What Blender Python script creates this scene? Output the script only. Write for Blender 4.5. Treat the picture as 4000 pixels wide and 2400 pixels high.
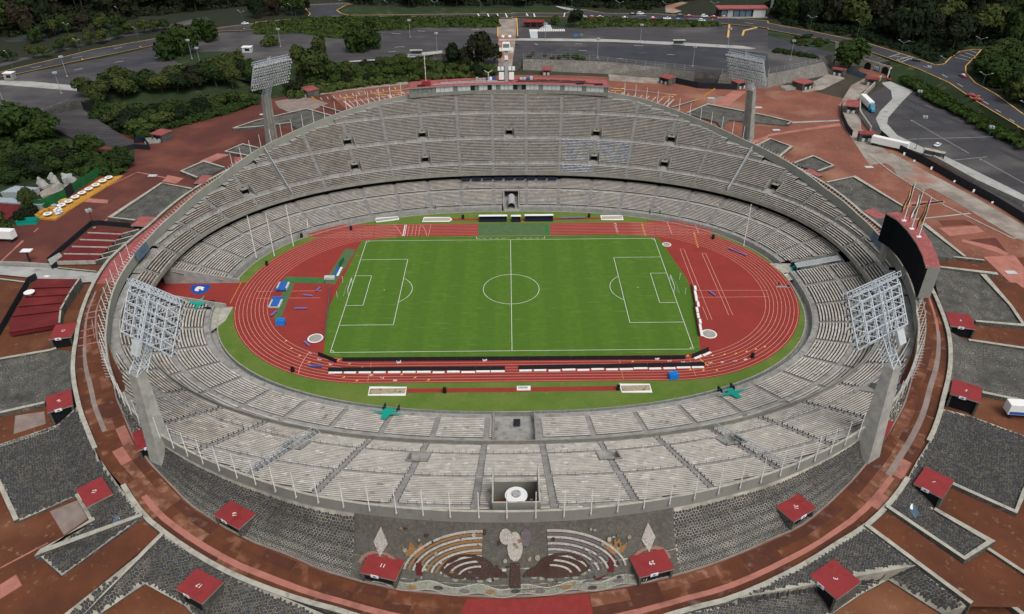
import bpy, bmesh, math, random
from mathutils import Vector, Matrix, noise
from mathutils.geometry import tessellate_polygon
for o in list(bpy.data.objects): bpy.data.objects.remove(o)
R = math.radians
SC = bpy.context.scene
COL = SC.collection
random.seed(7)
# ---------------------------------------------------------------- camera, light, exposure
CAM = [-0.565824, -207.829132, 128.929416, 0.003753, 0.579482, -0.007344, 2920.468382]
cx, cy, cz, pan, tilt, roll, foc = CAM
cam = bpy.data.cameras.new('camera'); camo = bpy.data.objects.new('camera', cam); COL.objects.link(camo)
cp, sp, ct, st, cr, sr = math.cos(pan), math.sin(pan), math.cos(tilt), math.sin(tilt), math.cos(roll), math.sin(roll)
fw = Vector((sp*ct, cp*ct, -st)); rt = Vector((cp, -sp, 0)); up = rt.cross(fw)
rt2 = cr*rt + sr*up; up2 = -sr*rt + cr*up
M = Matrix((rt2, up2, -fw)).transposed().to_4x4(); M.translation = (cx, cy, cz)
camo.matrix_world = M
cam.sensor_width = 36; cam.lens = foc*36/4000; cam.clip_end = 4000; cam.clip_start = 1
SC.camera = camo
SC.render.resolution_x = 1024; SC.render.resolution_y = 614
w = bpy.data.worlds.new('World'); SC.world = w; w.use_nodes = True
wn = w.node_tree.nodes; wl = w.node_tree.links
sky = wn.new('ShaderNodeTexSky'); sky.sky_type = 'NISHITA'; sky.sun_disc = False
SUN_EL, SUN_ROT = R(58), R(150)
sky.sun_elevation = SUN_EL; sky.sun_rotation = SUN_ROT; sky.dust_density = 4; sky.air_density = 1.0; sky.ozone_density = 1
hs = wn.new('ShaderNodeHueSaturation'); hs.inputs['Saturation'].default_value = .35
wl.new(sky.outputs[0], hs.inputs['Color'])
wl.new(hs.outputs[0], wn['Background'].inputs[0]); wn['Background'].inputs[1].default_value = .12
sd = bpy.data.lights.new('sun', 'SUN'); so = bpy.data.objects.new('sun', sd); COL.objects.link(so)
sd.energy = 1.25; sd.angle = R(25); sd.color = (1, .97, .92)
sdir = Vector((math.sin(SUN_ROT)*math.cos(SUN_EL), math.cos(SUN_ROT)*math.cos(SUN_EL), math.sin(SUN_EL)))
so.rotation_euler = sdir.to_track_quat('Z', 'Y').to_euler()
vs = SC.view_settings; vs.view_transform = 'Standard'; vs.look = 'None'; vs.gamma = 1; vs.exposure = 0.22
vs.use_curve_mapping = False
# ---------------------------------------------------------------- materials
MATS = {}
def mat(name, col, col2=None, scale=.3, rough=.85, bump=0, bscale=3, detail=4, lo=.35, hi=.65, stretch=None, metal=0, spec=.3, extra=None):
    if name in MATS: return MATS[name]
    m = bpy.data.materials.new(name); m.use_nodes = True; nt = m.node_tree; n = nt.nodes; l = nt.links
    b = n['Principled BSDF']; b.inputs['Roughness'].default_value = rough; b.inputs['Metallic'].default_value = metal
    b.inputs['Specular IOR Level'].default_value = spec
    b.inputs['Base Color'].default_value = (*col, 1)
    geo = n.new('ShaderNodeNewGeometry'); vec = geo.outputs['Position']
    if stretch:
        mp = n.new('ShaderNodeMapping'); mp.inputs['Scale'].default_value = stretch; l.new(vec, mp.inputs[0]); vec = mp.outputs[0]
    if col2:
        t = n.new('ShaderNodeTexNoise'); t.inputs['Scale'].default_value = scale; t.inputs['Detail'].default_value = detail; t.inputs['Roughness'].default_value = .65
        l.new(vec, t.inputs['Vector'])
        r = n.new('ShaderNodeMapRange'); r.inputs[1].default_value = lo; r.inputs[2].default_value = hi; l.new(t.outputs[0], r.inputs[0])
        mx = n.new('ShaderNodeMix'); mx.data_type = 'RGBA'; mx.inputs[6].default_value = (*col, 1); mx.inputs[7].default_value = (*col2, 1)
        l.new(r.outputs[0], mx.inputs[0]); l.new(mx.outputs[2], b.inputs['Base Color'])
        m['mix'] = mx.name
    if bump:
        t2 = n.new('ShaderNodeTexNoise'); t2.inputs['Scale'].default_value = bscale; t2.inputs['Detail'].default_value = 5
        l.new(vec, t2.inputs['Vector'])
        bp = n.new('ShaderNodeBump'); bp.inputs['Strength'].default_value = bump; bp.inputs['Distance'].default_value = .1
        l.new(t2.outputs[0], bp.inputs['Height']); l.new(bp.outputs[0], b.inputs['Normal'])
    if extra: extra(m, n, l, b, geo.outputs['Position'])
    MATS[name] = m; return m
def over(m, n, l, b, colr, fac):   # mix a colour over the present base colour with factor socket
    mx = n.new('ShaderNodeMix'); mx.data_type = 'RGBA'; mx.inputs[7].default_value = (*colr, 1)
    src = b.inputs['Base Color'].links[0].from_socket if b.inputs['Base Color'].links else None
    if src: l.new(src, mx.inputs[6])
    else: mx.inputs[6].default_value = b.inputs['Base Color'].default_value
    l.new(fac, mx.inputs[0]); l.new(mx.outputs[2], b.inputs['Base Color'])
def noise_fac(n, l, vec, scale, lo, hi, detail=4, w=None):
    t = n.new('ShaderNodeTexNoise'); t.inputs['Scale'].default_value = scale; t.inputs['Detail'].default_value = detail; l.new(vec, t.inputs['Vector'])
    r = n.new('ShaderNodeMapRange'); r.inputs[1].default_value = lo; r.inputs[2].default_value = hi; l.new(t.outputs[0], r.inputs[0]); return r.outputs[0]
def stained(colr, scale, lo, hi):
    def f(m, n, l, b, vec): over(m, n, l, b, colr, noise_fac(n, l, vec, scale, lo, hi, 6))
    return f
def mapping(n, l, vec, sc):
    mp = n.new('ShaderNodeMapping'); mp.inputs['Scale'].default_value = sc; l.new(vec, mp.inputs[0]); return mp.outputs[0]
def stone_extra(scale, mortar=(.30, .285, .24)):
    def f(m, n, l, b, vec):
        v = n.new('ShaderNodeTexVoronoi'); v.feature = 'DISTANCE_TO_EDGE'; v.inputs['Scale'].default_value = scale; l.new(vec, v.inputs['Vector'])
        r = n.new('ShaderNodeMapRange'); r.inputs[1].default_value = .03; r.inputs[2].default_value = .10; r.inputs[3].default_value = 1; r.inputs[4].default_value = 0
        l.new(v.outputs['Distance'], r.inputs[0])
        n2 = noise_fac(n, l, vec, .25, .3, .75)
        mu = n.new('ShaderNodeMath'); mu.operation = 'MULTIPLY'; l.new(r.outputs[0], mu.inputs[0]); l.new(n2, mu.inputs[1])
        over(m, n, l, b, mortar, mu.outputs[0])
        bp = n.new('ShaderNodeBump'); bp.inputs['Strength'].default_value = .6; bp.inputs['Distance'].default_value = .08; bp.invert = True
        l.new(r.outputs[0], bp.inputs['Height']); l.new(bp.outputs[0], b.inputs['Normal'])
    return f
def slab_lines(sx, sy, colr, wd=.02):
    def f(m, n, l, b, vec):
        br = n.new('ShaderNodeTexBrick'); br.offset = 0; br.inputs['Scale'].default_value = 1; br.inputs['Brick Width'].default_value = sx; br.inputs['Row Height'].default_value = sy
        br.inputs['Mortar Size'].default_value = wd; br.inputs['Mortar Smooth'].default_value = .3
        l.new(vec, br.inputs['Vector']); over(m, n, l, b, colr, br.outputs['Fac'])
        over(m, n, l, b, (.30, .12, .075), noise_fac(n, l, vec, .045, .52, .66, 3))
    return f
def grass_extra(m, n, l, b, vec):
    sx = n.new('ShaderNodeSeparateXYZ'); l.new(vec, sx.inputs[0])
    def stripes(out, width, off=0):
        a = n.new('ShaderNodeMath'); a.operation = 'ADD'; a.inputs[1].default_value = 1000+off; l.new(out, a.inputs[0])
        d = n.new('ShaderNodeMath'); d.operation = 'DIVIDE'; d.inputs[1].default_value = width*2; l.new(a.outputs[0], d.inputs[0])
        f = n.new('ShaderNodeMath'); f.operation = 'FRACT'; l.new(d.outputs[0], f.inputs[0])
        r = n.new('ShaderNodeMapRange'); r.interpolation_type = 'SMOOTHSTEP'; p = n.new('ShaderNodeMath'); p.operation = 'PINGPONG'; p.inputs[1].default_value = .5; l.new(f.outputs[0], p.inputs[0])
        r.inputs[1].default_value = .2; r.inputs[2].default_value = .3; l.new(p.outputs[0], r.inputs[0]); return r.outputs[0]
    s1 = stripes(sx.outputs[0], 5.25)
    mu = n.new('ShaderNodeMath'); mu.operation = 'MULTIPLY'; mu.inputs[1].default_value = .42; l.new(s1, mu.inputs[0])
    over(m, n, l, b, (.052, .128, .010), mu.outputs[0])
    over(m, n, l, b, (.16, .22, .05), noise_fac(n, l, mapping(n, l, vec, (.5, 3, 1)), .25, .60, .80, 8))
    over(m, n, l, b, (.05, .115, .012), noise_fac(n, l, mapping(n, l, vec, (.3, 4, 1)), .8, .50, .85, 4))
def bench_extra(m, n, l, b, vec):
    v = n.new('ShaderNodeTexVoronoi'); v.inputs['Scale'].default_value = 1.0; l.new(vec, v.inputs['Vector'])
    r = n.new('ShaderNodeSeparateColor'); l.new(v.outputs['Color'], r.inputs[0])
    mr = n.new('ShaderNodeMapRange'); mr.inputs[1].default_value = .90; mr.inputs[2].default_value = 1.0; l.new(r.outputs[0], mr.inputs[0])
    over(m, n, l, b, (.60, .575, .53), mr.outputs[0])
    mr = n.new('ShaderNodeMapRange'); mr.inputs[1].default_value = .97; mr.inputs[2].default_value = 1.02; l.new(r.outputs[1], mr.inputs[0])
    over(m, n, l, b, (.13, .115, .10), mr.outputs[0])
mat('bench', (.50, .47, .415), (.36, .335, .295), .4, .85, extra=bench_extra)
mat('bench_weathered', (.50, .46, .40), (.30, .265, .22), .35, .85, extra=bench_extra)
def blue_extra(m, n, l, b, vec):
    c = n.new('ShaderNodeTexVoronoi'); c.inputs['Scale'].default_value = 1.2; l.new(vec, c.inputs['Vector'])
    r = n.new('ShaderNodeSeparateColor'); l.new(c.outputs['Color'], r.inputs[0])
    g = n.new('ShaderNodeMath'); g.operation = 'GREATER_THAN'; g.inputs[1].default_value = .58; l.new(r.outputs[0], g.inputs[0]); over(m, n, l, b, (.28, .36, .52), g.outputs[0])
    g = n.new('ShaderNodeMath'); g.operation = 'GREATER_THAN'; g.inputs[1].default_value = .8; l.new(r.outputs[1], g.inputs[0]); over(m, n, l, b, (.52, .46, .30), g.outputs[0])
mat('bench_blue', (.58, .58, .58), None, extra=blue_extra)
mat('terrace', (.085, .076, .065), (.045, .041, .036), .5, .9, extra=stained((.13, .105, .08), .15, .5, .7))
mat('aisle', (.28, .27, .25), (.19, .18, .17), .6, .9)
mat('walkway', (.34, .335, .315), (.22, .21, .19), .35, .9, extra=stained((.13, .115, .10), .6, .55, .75))
mat('rim_concrete', (.265, .270, .235), (.225, .228, .20), .25, .85, stretch=(1, 1, .2), extra=stained((.16, .16, .14), .5, .6, .8))
mat('parapet', (.28, .275, .235), (.2, .195, .165), .5, .85)
mat('concrete', (.36, .355, .32), (.25, .245, .22), .5, .85, bump=.2)
mat('pale_concrete', (.43, .41, .34), (.30, .285, .24), .45, .85, extra=stained((.22, .21, .18), .9, .58, .75))
mat('grey_pave', (.40, .40, .38), (.30, .30, .285), .12, .9, extra=stained((.22, .22, .21), .3, .55, .75))
mat('brown_concrete', (.36, .32, .27), (.20, .165, .14), .12, .9, extra=slab_lines(4, 5, (.17, .14, .11), .06))
mat('asphalt', (.070, .065, .067), (.040, .038, .041), .06, .95, extra=stained((.105, .096, .094), .035, .52, .7), stretch=(.5, 2, 1))
mat('asphalt_dark', (.045, .047, .055), (.032, .034, .040), .1, .9, extra=stained((.075, .075, .08), .08, .55, .75))
mat('plaza', (.135, .044, .019), (.085, .029, .014), .09, .95, bump=.1, extra=lambda m, n, l, b, v: (stained((.20, .085, .042), .05, .53, .72)(m, n, l, b, v), stained((.24, .155, .10), .8, .62, .78)(m, n, l, b, v)))
mat('plaza_far', (.24, .088, .056), (.165, .062, .042), .08, .95, bump=.1, extra=lambda m, n, l, b, v: (stained((.30, .15, .10), .05, .53, .72)(m, n, l, b, v), stained((.30, .21, .15), 1.2, .60, .78)(m, n, l, b, v)))
mat('plaza_dark', (.115, .035, .026), (.085, .027, .022), .1, .95, extra=stained((.17, .055, .035), .06, .5, .7))
mat('plaza_pink', (.42, .17, .13), (.33, .13, .10), .3, .9, extra=stained((.25, .10, .075), .3, .55, .75))
mat('plaza_grey', (.27, .22, .19), (.20, .15, .13), .3, .9)
SLABS = [mat('slab_a', (.135, .044, .019), (.088, .030, .015), .3, .95, bump=.1, extra=stained((.28, .13, .075), .25, .55, .75)),
         mat('slab_b', (.185, .072, .040), (.13, .047, .027), .3, .95, bump=.1, extra=stained((.32, .18, .12), .5, .5, .75)),
         mat('slab_c', (.10, .033, .018), (.07, .025, .015), .3, .95, extra=stained((.19, .12, .10), .4, .58, .75)),
         mat('slab_d', (.40, .16, .12), (.30, .115, .085), .3, .95, extra=stained((.22, .11, .085), .4, .5, .7))]
mat('red_paint', (.26, .032, .03), (.21, .026, .025), .6, .75, extra=stained((.24, .02, .02), .35, .55, .75))
mat('red_roof', (.26, .03, .032), (.215, .026, .028), .5, .8, bump=.08, extra=stained((.20, .018, .02), .45, .58, .72))
mat('red_pale', (.33, .095, .09), (.25, .07, .065), .4, .8, extra=stained((.48, .17, .15), 1, .55, .75))
mat('terrace_red', (.13, .012, .014), (.10, .010, .012), .4, .85, extra=stained((.17, .02, .02), .2, .5, .7))
mat('stone_far', (.045, .043, .039), (.085, .081, .072), .35, .95, extra=stone_extra(1.7, (.26, .25, .21)))
mat('stone_pale', (.11, .10, .09), (.16, .148, .13), .8, .95, extra=stone_extra(1.3, (.34, .32, .28)))
mat('mortar', (.42, .40, .33), (.20, .19, .16), .2, .95)
STONES = [mat('stone_a', (.060, .057, .052), (.036, .034, .032), 1.1, .85, bump=.4), mat('stone_b', (.105, .096, .083), (.06, .055, .048), 1.1, .9, bump=.4), mat('stone_c', (.058, .062, .070), (.036, .038, .045), 1.1, .85, bump=.4)]
mat('grass', (.082, .165, .015), (.066, .140, .012), .5, .95, bump=.5, bscale=6, extra=grass_extra)
mat('grass_verge', (.080, .150, .018), (.125, .175, .032), .12, .95, bump=.6, bscale=4, extra=stained((.20, .20, .06), .5, .60, .8))
mat('forest_floor', (.014, .022, .009), (.022, .022, .012), .1, 1, bump=.8, bscale=1)
mat('wild_grass', (.024, .045, .012), (.014, .025, .009), .12, 1, bump=.8, bscale=1, extra=stained((.085, .085, .035), .15, .58, .75))
mat('soil', (.06, .05, .035), (.035, .035, .02), .1, 1, bump=.6, bscale=1)
mat('track', (.275, .034, .026), (.235, .030, .023), .12, .9, extra=stained((.22, .024, .018), .25, .56, .8))
mat('white', (.78, .78, .76), None, rough=.6)
mat('line_white', (.72, .70, .66), None, rough=.7)
mat('track_line', (.80, .42, .33), None, rough=.7)
mat('yellow_line', (.72, .42, .10), (.55, .30, .08), .8, .8)
mat('arrow_yellow', (.80, .48, .08), None, rough=.8)
mat('carpet', (.035, .13, .035), (.05, .16, .05), .4, .95)
mat('carpet_pale', (.085, .14, .06), (.065, .12, .045), .4, .95)
mat('blue_logo', (.008, .065, .32), None, rough=.6)
mat('blue', (.02, .12, .42), (.015, .09, .34), 2, .5)
mat('blue_tarp', (.01, .22, .62), (.01, .15, .5), 3, .4, bump=.5)
mat('navy', (.01, .016, .04), (.008, .012, .025), 1, .6)
mat('screen', (.004, .006, .009), None, rough=.7, spec=.05)
mat('black', (.008, .009, .012), None, rough=.6)
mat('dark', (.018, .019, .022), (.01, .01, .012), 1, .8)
mat('fence_black', (.010, .013, .018), (.016, .02, .026), .8, .7)
mat('steel', (.56, .61, .65), (.44, .49, .53), 2, .5)
mat('lamp_grey', (.42, .44, .44), (.24, .25, .25), 2, .6)
mat('lamp_glass', (.75, .76, .75), None, rough=.2)
mat('pole_green', (.05, .13, .10), None, rough=.6)
mat('turquoise', (.0, .33, .24), (.0, .26, .2), 2, .7)
mat('sand', (.42, .34, .25), (.30, .25, .17), 1.2, 1, bump=.5, extra=stained((.16, .15, .05), .8, .55, .62))
mat('sand_clean', (.46, .38, .31), (.38, .31, .25), 1.2, 1)
mat('glass', (.13, .15, .155), (.20, .22, .22), .5, .15, spec=.6)
mat('panel_white', (.52, .55, .55), (.42, .45, .45), .6, .5)
mat('blue_steel', (.10, .155, .20), (.07, .11, .15), .5, .6)
mat('yellow_deck', (.55, .27, .04), (.42, .21, .03), .4, .8)
mat('green_metal', (.012, .13, .035), (.008, .08, .025), .4, .7)
mat('orange_mesh', (.75, .20, .04), None)
mat('metal_roof', (.36, .42, .46), (.26, .31, .34), .3, .5)
mat('trunk', (.085, .06, .042), (.05, .037, .027), 2, .95)
mat('skin', (.42, .24, .16), None, rough=.6)
mat('purple', (.16, .14, .36), None, rough=.6)
mat('tyre', (.012, .012, .012), None)
def leafmat(name, a, b2):
    def f(m, n, l, b, vec):
        oi = n.new('ShaderNodeObjectInfo'); mr = n.new('ShaderNodeMapRange'); mr.inputs[3].default_value = 0; mr.inputs[4].default_value = .75; l.new(oi.outputs['Random'], mr.inputs[0])
        over(m, n, l, b, b2, mr.outputs[0])
    return mat(name, a, tuple(c*.55 for c in a), .6, .9, extra=f, spec=.1)
leafmat('leaf', (.036, .062, .014), (.018, .034, .011)); leafmat('leaf_olive', (.062, .078, .021), (.036, .050, .016)); leafmat('leaf_dark', (.014, .025, .010), (.024, .024, .013))
leafmat('leaf_brown', (.036, .028, .017), (.020, .024, .011)); leafmat('leaf_bush', (.040, .072, .014), (.060, .075, .022))
# ---------------------------------------------------------------- mesh helpers
DBG = None
class MB:
    def __init__(s): s.v = []; s.f = []; s.m = []; s.mats = []
    def mi(s, name):
        if name not in s.mats: s.mats.append(name)
        return s.mats.index(name)
    def poly(s, pts, m):
        b = len(s.v); s.v += [tuple(p) for p in pts]; s.f.append(tuple(range(b, b+len(pts)))); s.m.append(s.mi(m))
    def hexa(s, p, m, top=None):   # 8 points, bottom 4 ccw then top 4
        b = len(s.v); s.v += [tuple(q) for q in p]; k = s.mi(m); kt = s.mi(top) if top else k
        for f, mm in (((3, 2, 1, 0), k), ((4, 5, 6, 7), kt), ((0, 1, 5, 4), k), ((1, 2, 6, 5), k), ((2, 3, 7, 6), k), ((3, 0, 4, 7), k)):
            s.f.append(tuple(b+i for i in f)); s.m.append(mm)
    def box(s, c, d, m, ang=0, top=None):  # centre x,y, bottom z; dims
        x, y, z = c; a, b2, h = d[0]/2, d[1]/2, d[2]; ca, sa = math.cos(ang), math.sin(ang)
        q = [(x+ca*u-sa*v, y+sa*u+ca*v) for u, v in ((-a, -b2), (a, -b2), (a, b2), (-a, b2))]
        s.hexa([(u, v, z) for u, v in q]+[(u, v, z+h) for u, v in q], m, top)
    def prism(s, xy, z0, z1, m, top=None):
        n = len(xy); A = sum(xy[i][0]*xy[(i+1) % n][1]-xy[(i+1) % n][0]*xy[i][1] for i in range(n))
        if A < 0: xy = xy[::-1]
        zb = z0 if callable(z0) else (lambda x, y: z0); zt = z1 if callable(z1) else (lambda x, y: z1)
        b = len(s.v); s.v += [(x, y, zb(x, y)) for x, y in xy]+[(x, y, zt(x, y)) for x, y in xy]
        k = s.mi(m); kt = s.mi(top) if top else k
        s.f.append(tuple(b+n+i for i in range(n))); s.m.append(kt)
        s.f.append(tuple(b+n-1-i for i in range(n))); s.m.append(k)
        for i in range(n): j = (i+1) % n; s.f.append((b+i, b+j, b+n+j, b+n+i)); s.m.append(k)
    def tube(s, a, b2, r, m, n=6, r2=None):
        a = Vector(a); b2 = Vector(b2); d = (b2-a).normalized(); r2 = r if r2 is None else r2
        x = d.orthogonal().normalized(); y = d.cross(x); b = len(s.v)
        for p, rr in ((a, r), (b2, r2)):
            for i in range(n):
                t = 2*math.pi*i/n; s.v.append(tuple(p+x*math.cos(t)*rr+y*math.sin(t)*rr))
        k = s.mi(m)
        for i in range(n): j = (i+1) % n; s.f.append((b+i, b+j, b+n+j, b+n+i)); s.m.append(k)
        s.f.append(tuple(b+n+i for i in range(n))); s.m.append(k); s.f.append(tuple(b+n-1-i for i in range(n))); s.m.append(k)
    def lathe(s, c, prof, m, n=16):
        b = len(s.v); k = s.mi(m)
        for r, z in prof:
            for i in range(n): t = 2*math.pi*i/n; s.v.append((c[0]+r*math.cos(t), c[1]+r*math.sin(t), c[2]+z))
        for q in range(len(prof)-1):
            for i in range(n): j = (i+1) % n; s.f.append((b+q*n+i, b+q*n+j, b+(q+1)*n+j, b+(q+1)*n+i)); s.m.append(k)
        s.f.append(tuple(b+(len(prof)-1)*n+i for i in range(n))); s.m.append(k)
        s.f.append(tuple(b+n-1-i for i in range(n))); s.m.append(k)
    def wallstrip(s, pts, th, z0, z1, m, top=None, closed=False):  # thick wall along a polyline of xy
        n = len(pts); P = [Vector(p[:2]) for p in pts]; L = []; Rr = []
        for i in range(n):
            if closed: a, c = P[i-1], P[(i+1) % n]
            else: a, c = P[max(0, i-1)], P[min(n-1, i+1)]
            d = (c-a).normalized(); nn = Vector((-d.y, d.x))
            if 0 < i < n-1 or closed:
                d1 = (P[i]-a).normalized(); cs = max(.5, abs(nn.dot(Vector((-d1.y, d1.x))))); 
            else: cs = 1
            L.append(P[i]+nn*th/2/cs); Rr.append(P[i]-nn*th/2/cs)
        zb = z0 if callable(z0) else (lambda i: z0); zt = z1 if callable(z1) else (lambda i: z1)
        for i in range(n if closed else n-1):
            j = (i+1) % n
            s.hexa([(*Rr[i], zb(i)), (*Rr[j], zb(j)), (*L[j], zb(j)), (*L[i], zb(i)), (*Rr[i], zt(i)), (*Rr[j], zt(j)), (*L[j], zt(j)), (*L[i], zt(i))], m, top)
    def mesh(s, name):
        me = bpy.data.meshes.new(name); me.from_pydata(s.v, [], s.f)
        for mm in s.mats: me.materials.append(MATS[mm])
        me.polygons.foreach_set('material_index', s.m); me.update(); return me
    def build_split(s, name, parent=None):
        P = {}
        def find(a):
            while P[a] != a: P[a] = P[P[a]]; a = P[a]
            return a
        key = [tuple(round(c, 2) for c in v) for v in s.v]
        for k in key: P.setdefault(k, k)
        for f in s.f:
            r0 = find(key[f[0]])
            for i in f[1:]: P[find(key[i])] = r0
        G = {}
        for f, m in zip(s.f, s.m): G.setdefault(find(key[f[0]]), []).append((f, m))
        for fs in G.values():
            q = MB(); q.mats = s.mats[:]; mp_ = {}
            for f, m in fs:
                t = []
                for i in f:
                    if i not in mp_: mp_[i] = len(q.v); q.v.append(s.v[i])
                    t.append(mp_[i])
                q.f.append(tuple(t)); q.m.append(m)
            q.build(name, parent)
    def build(s, name, parent=None, loc=None):
        o = bpy.data.objects.new(name, s.mesh(name)); COL.objects.link(o)
        if loc: o.location = loc
        if parent: o.parent = parent
        return o
def tag(o, label=None, cat=None, group=None, kind=None):
    if DBG and label and len(label.split()) > 16: DBG.write('LONG %s\n' % label)
    if label: o['label'] = label
    if cat: o['category'] = cat
    if group: o['group'] = group
    if kind: o['kind'] = kind
    return o
def empty(name, loc=(0, 0, 0), rz=0, label=None, cat=None, group=None):
    o = bpy.data.objects.new(name, None); COL.objects.link(o); o.location = loc; o.rotation_euler.z = rz
    return tag(o, label, cat, group)
def copy_tree(o, parent=None):
    c = o.copy(); COL.objects.link(c)
    if parent: c.parent = parent
    for ch in KIDS(o): copy_tree(ch, c)
    return c
def KIDS(o): return [x for x in bpy.data.objects if x.parent == o] if not hasattr(o, 'children') else list(o.children)
def gz(y): return 6+4*min(1, max(0, (y+90)/130))
def GZ(x, y): return gz(y)
def sheet(name, xy, z, m, parent=None, kind=None):
    """flat or draped ground sheet (z number, or 'g'+offset draped on the sloping plaza)"""
    n = len(xy); A = sum(xy[i][0]*xy[(i+1) % n][1]-xy[(i+1) % n][0]*xy[i][1] for i in range(n))
    if A < 0: xy = xy[::-1]
    if DBG:
        def ori(a, b, c): return (b[0]-a[0])*(c[1]-a[1])-(b[1]-a[1])*(c[0]-a[0])
        for i in range(n):
            for j in range(i+2, n):
                if i == 0 and j == n-1: continue
                a, b, c, d = xy[i], xy[(i+1) % n], xy[j], xy[(j+1) % n]
                if ori(a, b, c)*ori(a, b, d) < 0 and ori(c, d, a)*ori(c, d, b) < 0: DBG.write('CROSS %s %s n=%d %s %s | %s %s\n' % (name, m, n, a, b, c, d))
    me = bpy.data.meshes.new(name); bm = bmesh.new()
    zz = 0 if isinstance(z, str) else z
    bv = [bm.verts.new((x, y, zz)) for x, y in xy]
    for t in tessellate_polygon([[Vector((x, y, 0)) for x, y in xy]]):
        try: bm.faces.new([bv[i] for i in t])
        except Exception: pass
    if DBG:
        bm.normal_update(); ar = sum(f.calc_area() for f in bm.faces)
        if abs(ar-abs(A/2)) > .02*abs(A/2): DBG.write('AREA %s %s %.1f vs %.1f\n' % (name, m, ar, abs(A/2)))
    if isinstance(z, str):
        off = float(z[1:])
        for yk in (-90, 40):
            bmesh.ops.bisect_plane(bm, geom=bm.verts[:]+bm.edges[:]+bm.faces[:], plane_co=(0, yk, 0), plane_no=(0, 1, 0))
        for v in bm.verts: v.co.z = gz(v.co.y)+off
    bm.normal_update()
    for f in bm.faces:
        if f.normal.z < 0: f.normal_flip()
    bm.to_mesh(me); bm.free(); me.materials.append(MATS[m])
    o = bpy.data.objects.new(name, me); COL.objects.link(o)
    if parent: o.parent = parent
    if kind: o['kind'] = kind
    return o
def line_mb(mb, pts, wd, z, m, closed=False):
    P = [Vector(p[:2]) for p in pts]; n = len(P); zf = z if callable(z) else (lambda x, y: z)
    for i in range(n if closed else n-1):
        a, b = P[i], P[(i+1) % n]; d = (b-a)
        if d.length < 1e-6: continue
        d.normalize(); nn = Vector((-d.y, d.x))*wd/2
        mb.poly([(q.x, q.y, zf(q.x, q.y)) for q in (a-nn, b-nn, b+nn, a+nn)], m)
def text_obj(name, s, size, loc, rot, m, parent=None, ext=.01):
    cu = bpy.data.curves.new(name, 'FONT'); cu.body = s; cu.size = size; cu.extrude = ext; cu.align_x = 'CENTER'; cu.align_y = 'CENTER'; cu.resolution_u = 2
    to = bpy.data.objects.new('tmp', cu); COL.objects.link(to); dg = bpy.context.evaluated_depsgraph_get()
    me = bpy.data.meshes.new_from_object(to.evaluated_get(dg)); bpy.data.objects.remove(to)
    me.materials.clear(); me.materials.append(MATS[m])
    o = bpy.data.objects.new(name, me); COL.objects.link(o); o.location = loc; o.rotation_euler = rot
    if parent: o.parent = parent
    return o
def interp(tab, x):
    if x <= tab[0][0]: return tab[0][1]
    for (a, va), (b, vb) in zip(tab, tab[1:]):
        if x <= b: return va+(vb-va)*(x-a)/(b-a)
    return tab[-1][1]
def polar_tab(pts):
    T = sorted((math.degrees(math.atan2(y+1.5, x)), math.hypot(x, y+1.5)) for x, y in pts)
    return [(T[-1][0]-360, T[-1][1])]+T+[(T[0][0]+360, T[0][1])]
# ================================================================ SETTING: ground levels
# base terrain (plaza level, falling gently towards the near side), with the stadium pit left open
RING_OUT = polar_tab([(-122.2,-28.6),(-116.8,-43.9),(-111.2,-57.4),(-105.3,-67.7),(-96.5,-80.5),(-89.3,-89.9)] + [(-81.9,-96.6),(-73.5,-105.6),(-67.5,-110),(-60.1,-114.8),(-53,-118.8),(-47,-121.5)] + [(-38.8,-124.6),(-31,-127)]
    + [(0, -134.5)] + [(-120.2,48.5),(-123.8,23.6),(-126.3,8.8),(-127.2,-0.8)] + [(86.5,-92.3),(81.4,-98.3),(74.4,-105.1),(68.4,-109.8),(62.1,-113.4),(54.7,-117.8),(45.6,-122.4)] + [(37.9,-125.6),(30.1,-127.5)]
    + [(120.6,-32.8),(116.8,-45.3),(111.6,-56.7),(102.9,-70.8),(94.4,-83.3)] + [(108.6,79.8),(114.3,65.2),(119,52.2),(122.7,28.3)] + [(60, 128), (-60, 128), (0, 138)])
FOOT = polar_tab([(-77.8,-91.1),(-71.9,-96.3),(-67.2,-100.9),(-64.3,-103.1)] + [(-49.9,-111.8),(-43.3,-114.3),(-36.7,-117.7),(-32.5,-119.3),(-20.1,-122.6),(-14.7,-123.3),(-0.6,-124.3)]
    + [(8.7,-123.6),(18.1,-122.6),(29.9,-119.9),(36.1,-117.9),(48.8,-112.3)] + [(55.8,-109.2),(65.7,-101.6),(72.5,-95.6),(76.7,-91.4)] + [(-96.2,-67.2),(-91.3,-74.1),(-87.5,-79.8),(-99.5,-60.8)] + [(98.4,-63.8),(91.7,-74.2),(87.6,-79.2)] + [(-118, -30), (115, -36), (124, 5), (-123, 5), (0, 128), (70, 112), (-70, 112)])
def pr(tab, th): return interp(tab, (th+180) % 360-180)
def polar_xy(tab, th, dr=0):
    r = pr(tab, th)+dr; return (r*math.cos(R(th)), -1.5+r*math.sin(R(th)))
NTH = 180
OUTSIDE = set()
def top_names(): return {o.name for o in bpy.data.objects if o.parent is None}
THS = [-180+i*360/NTH for i in range(NTH)]
def rough(n, amp, sc): return amp*noise.noise(Vector((n*sc, 3.1, 0)))
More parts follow.
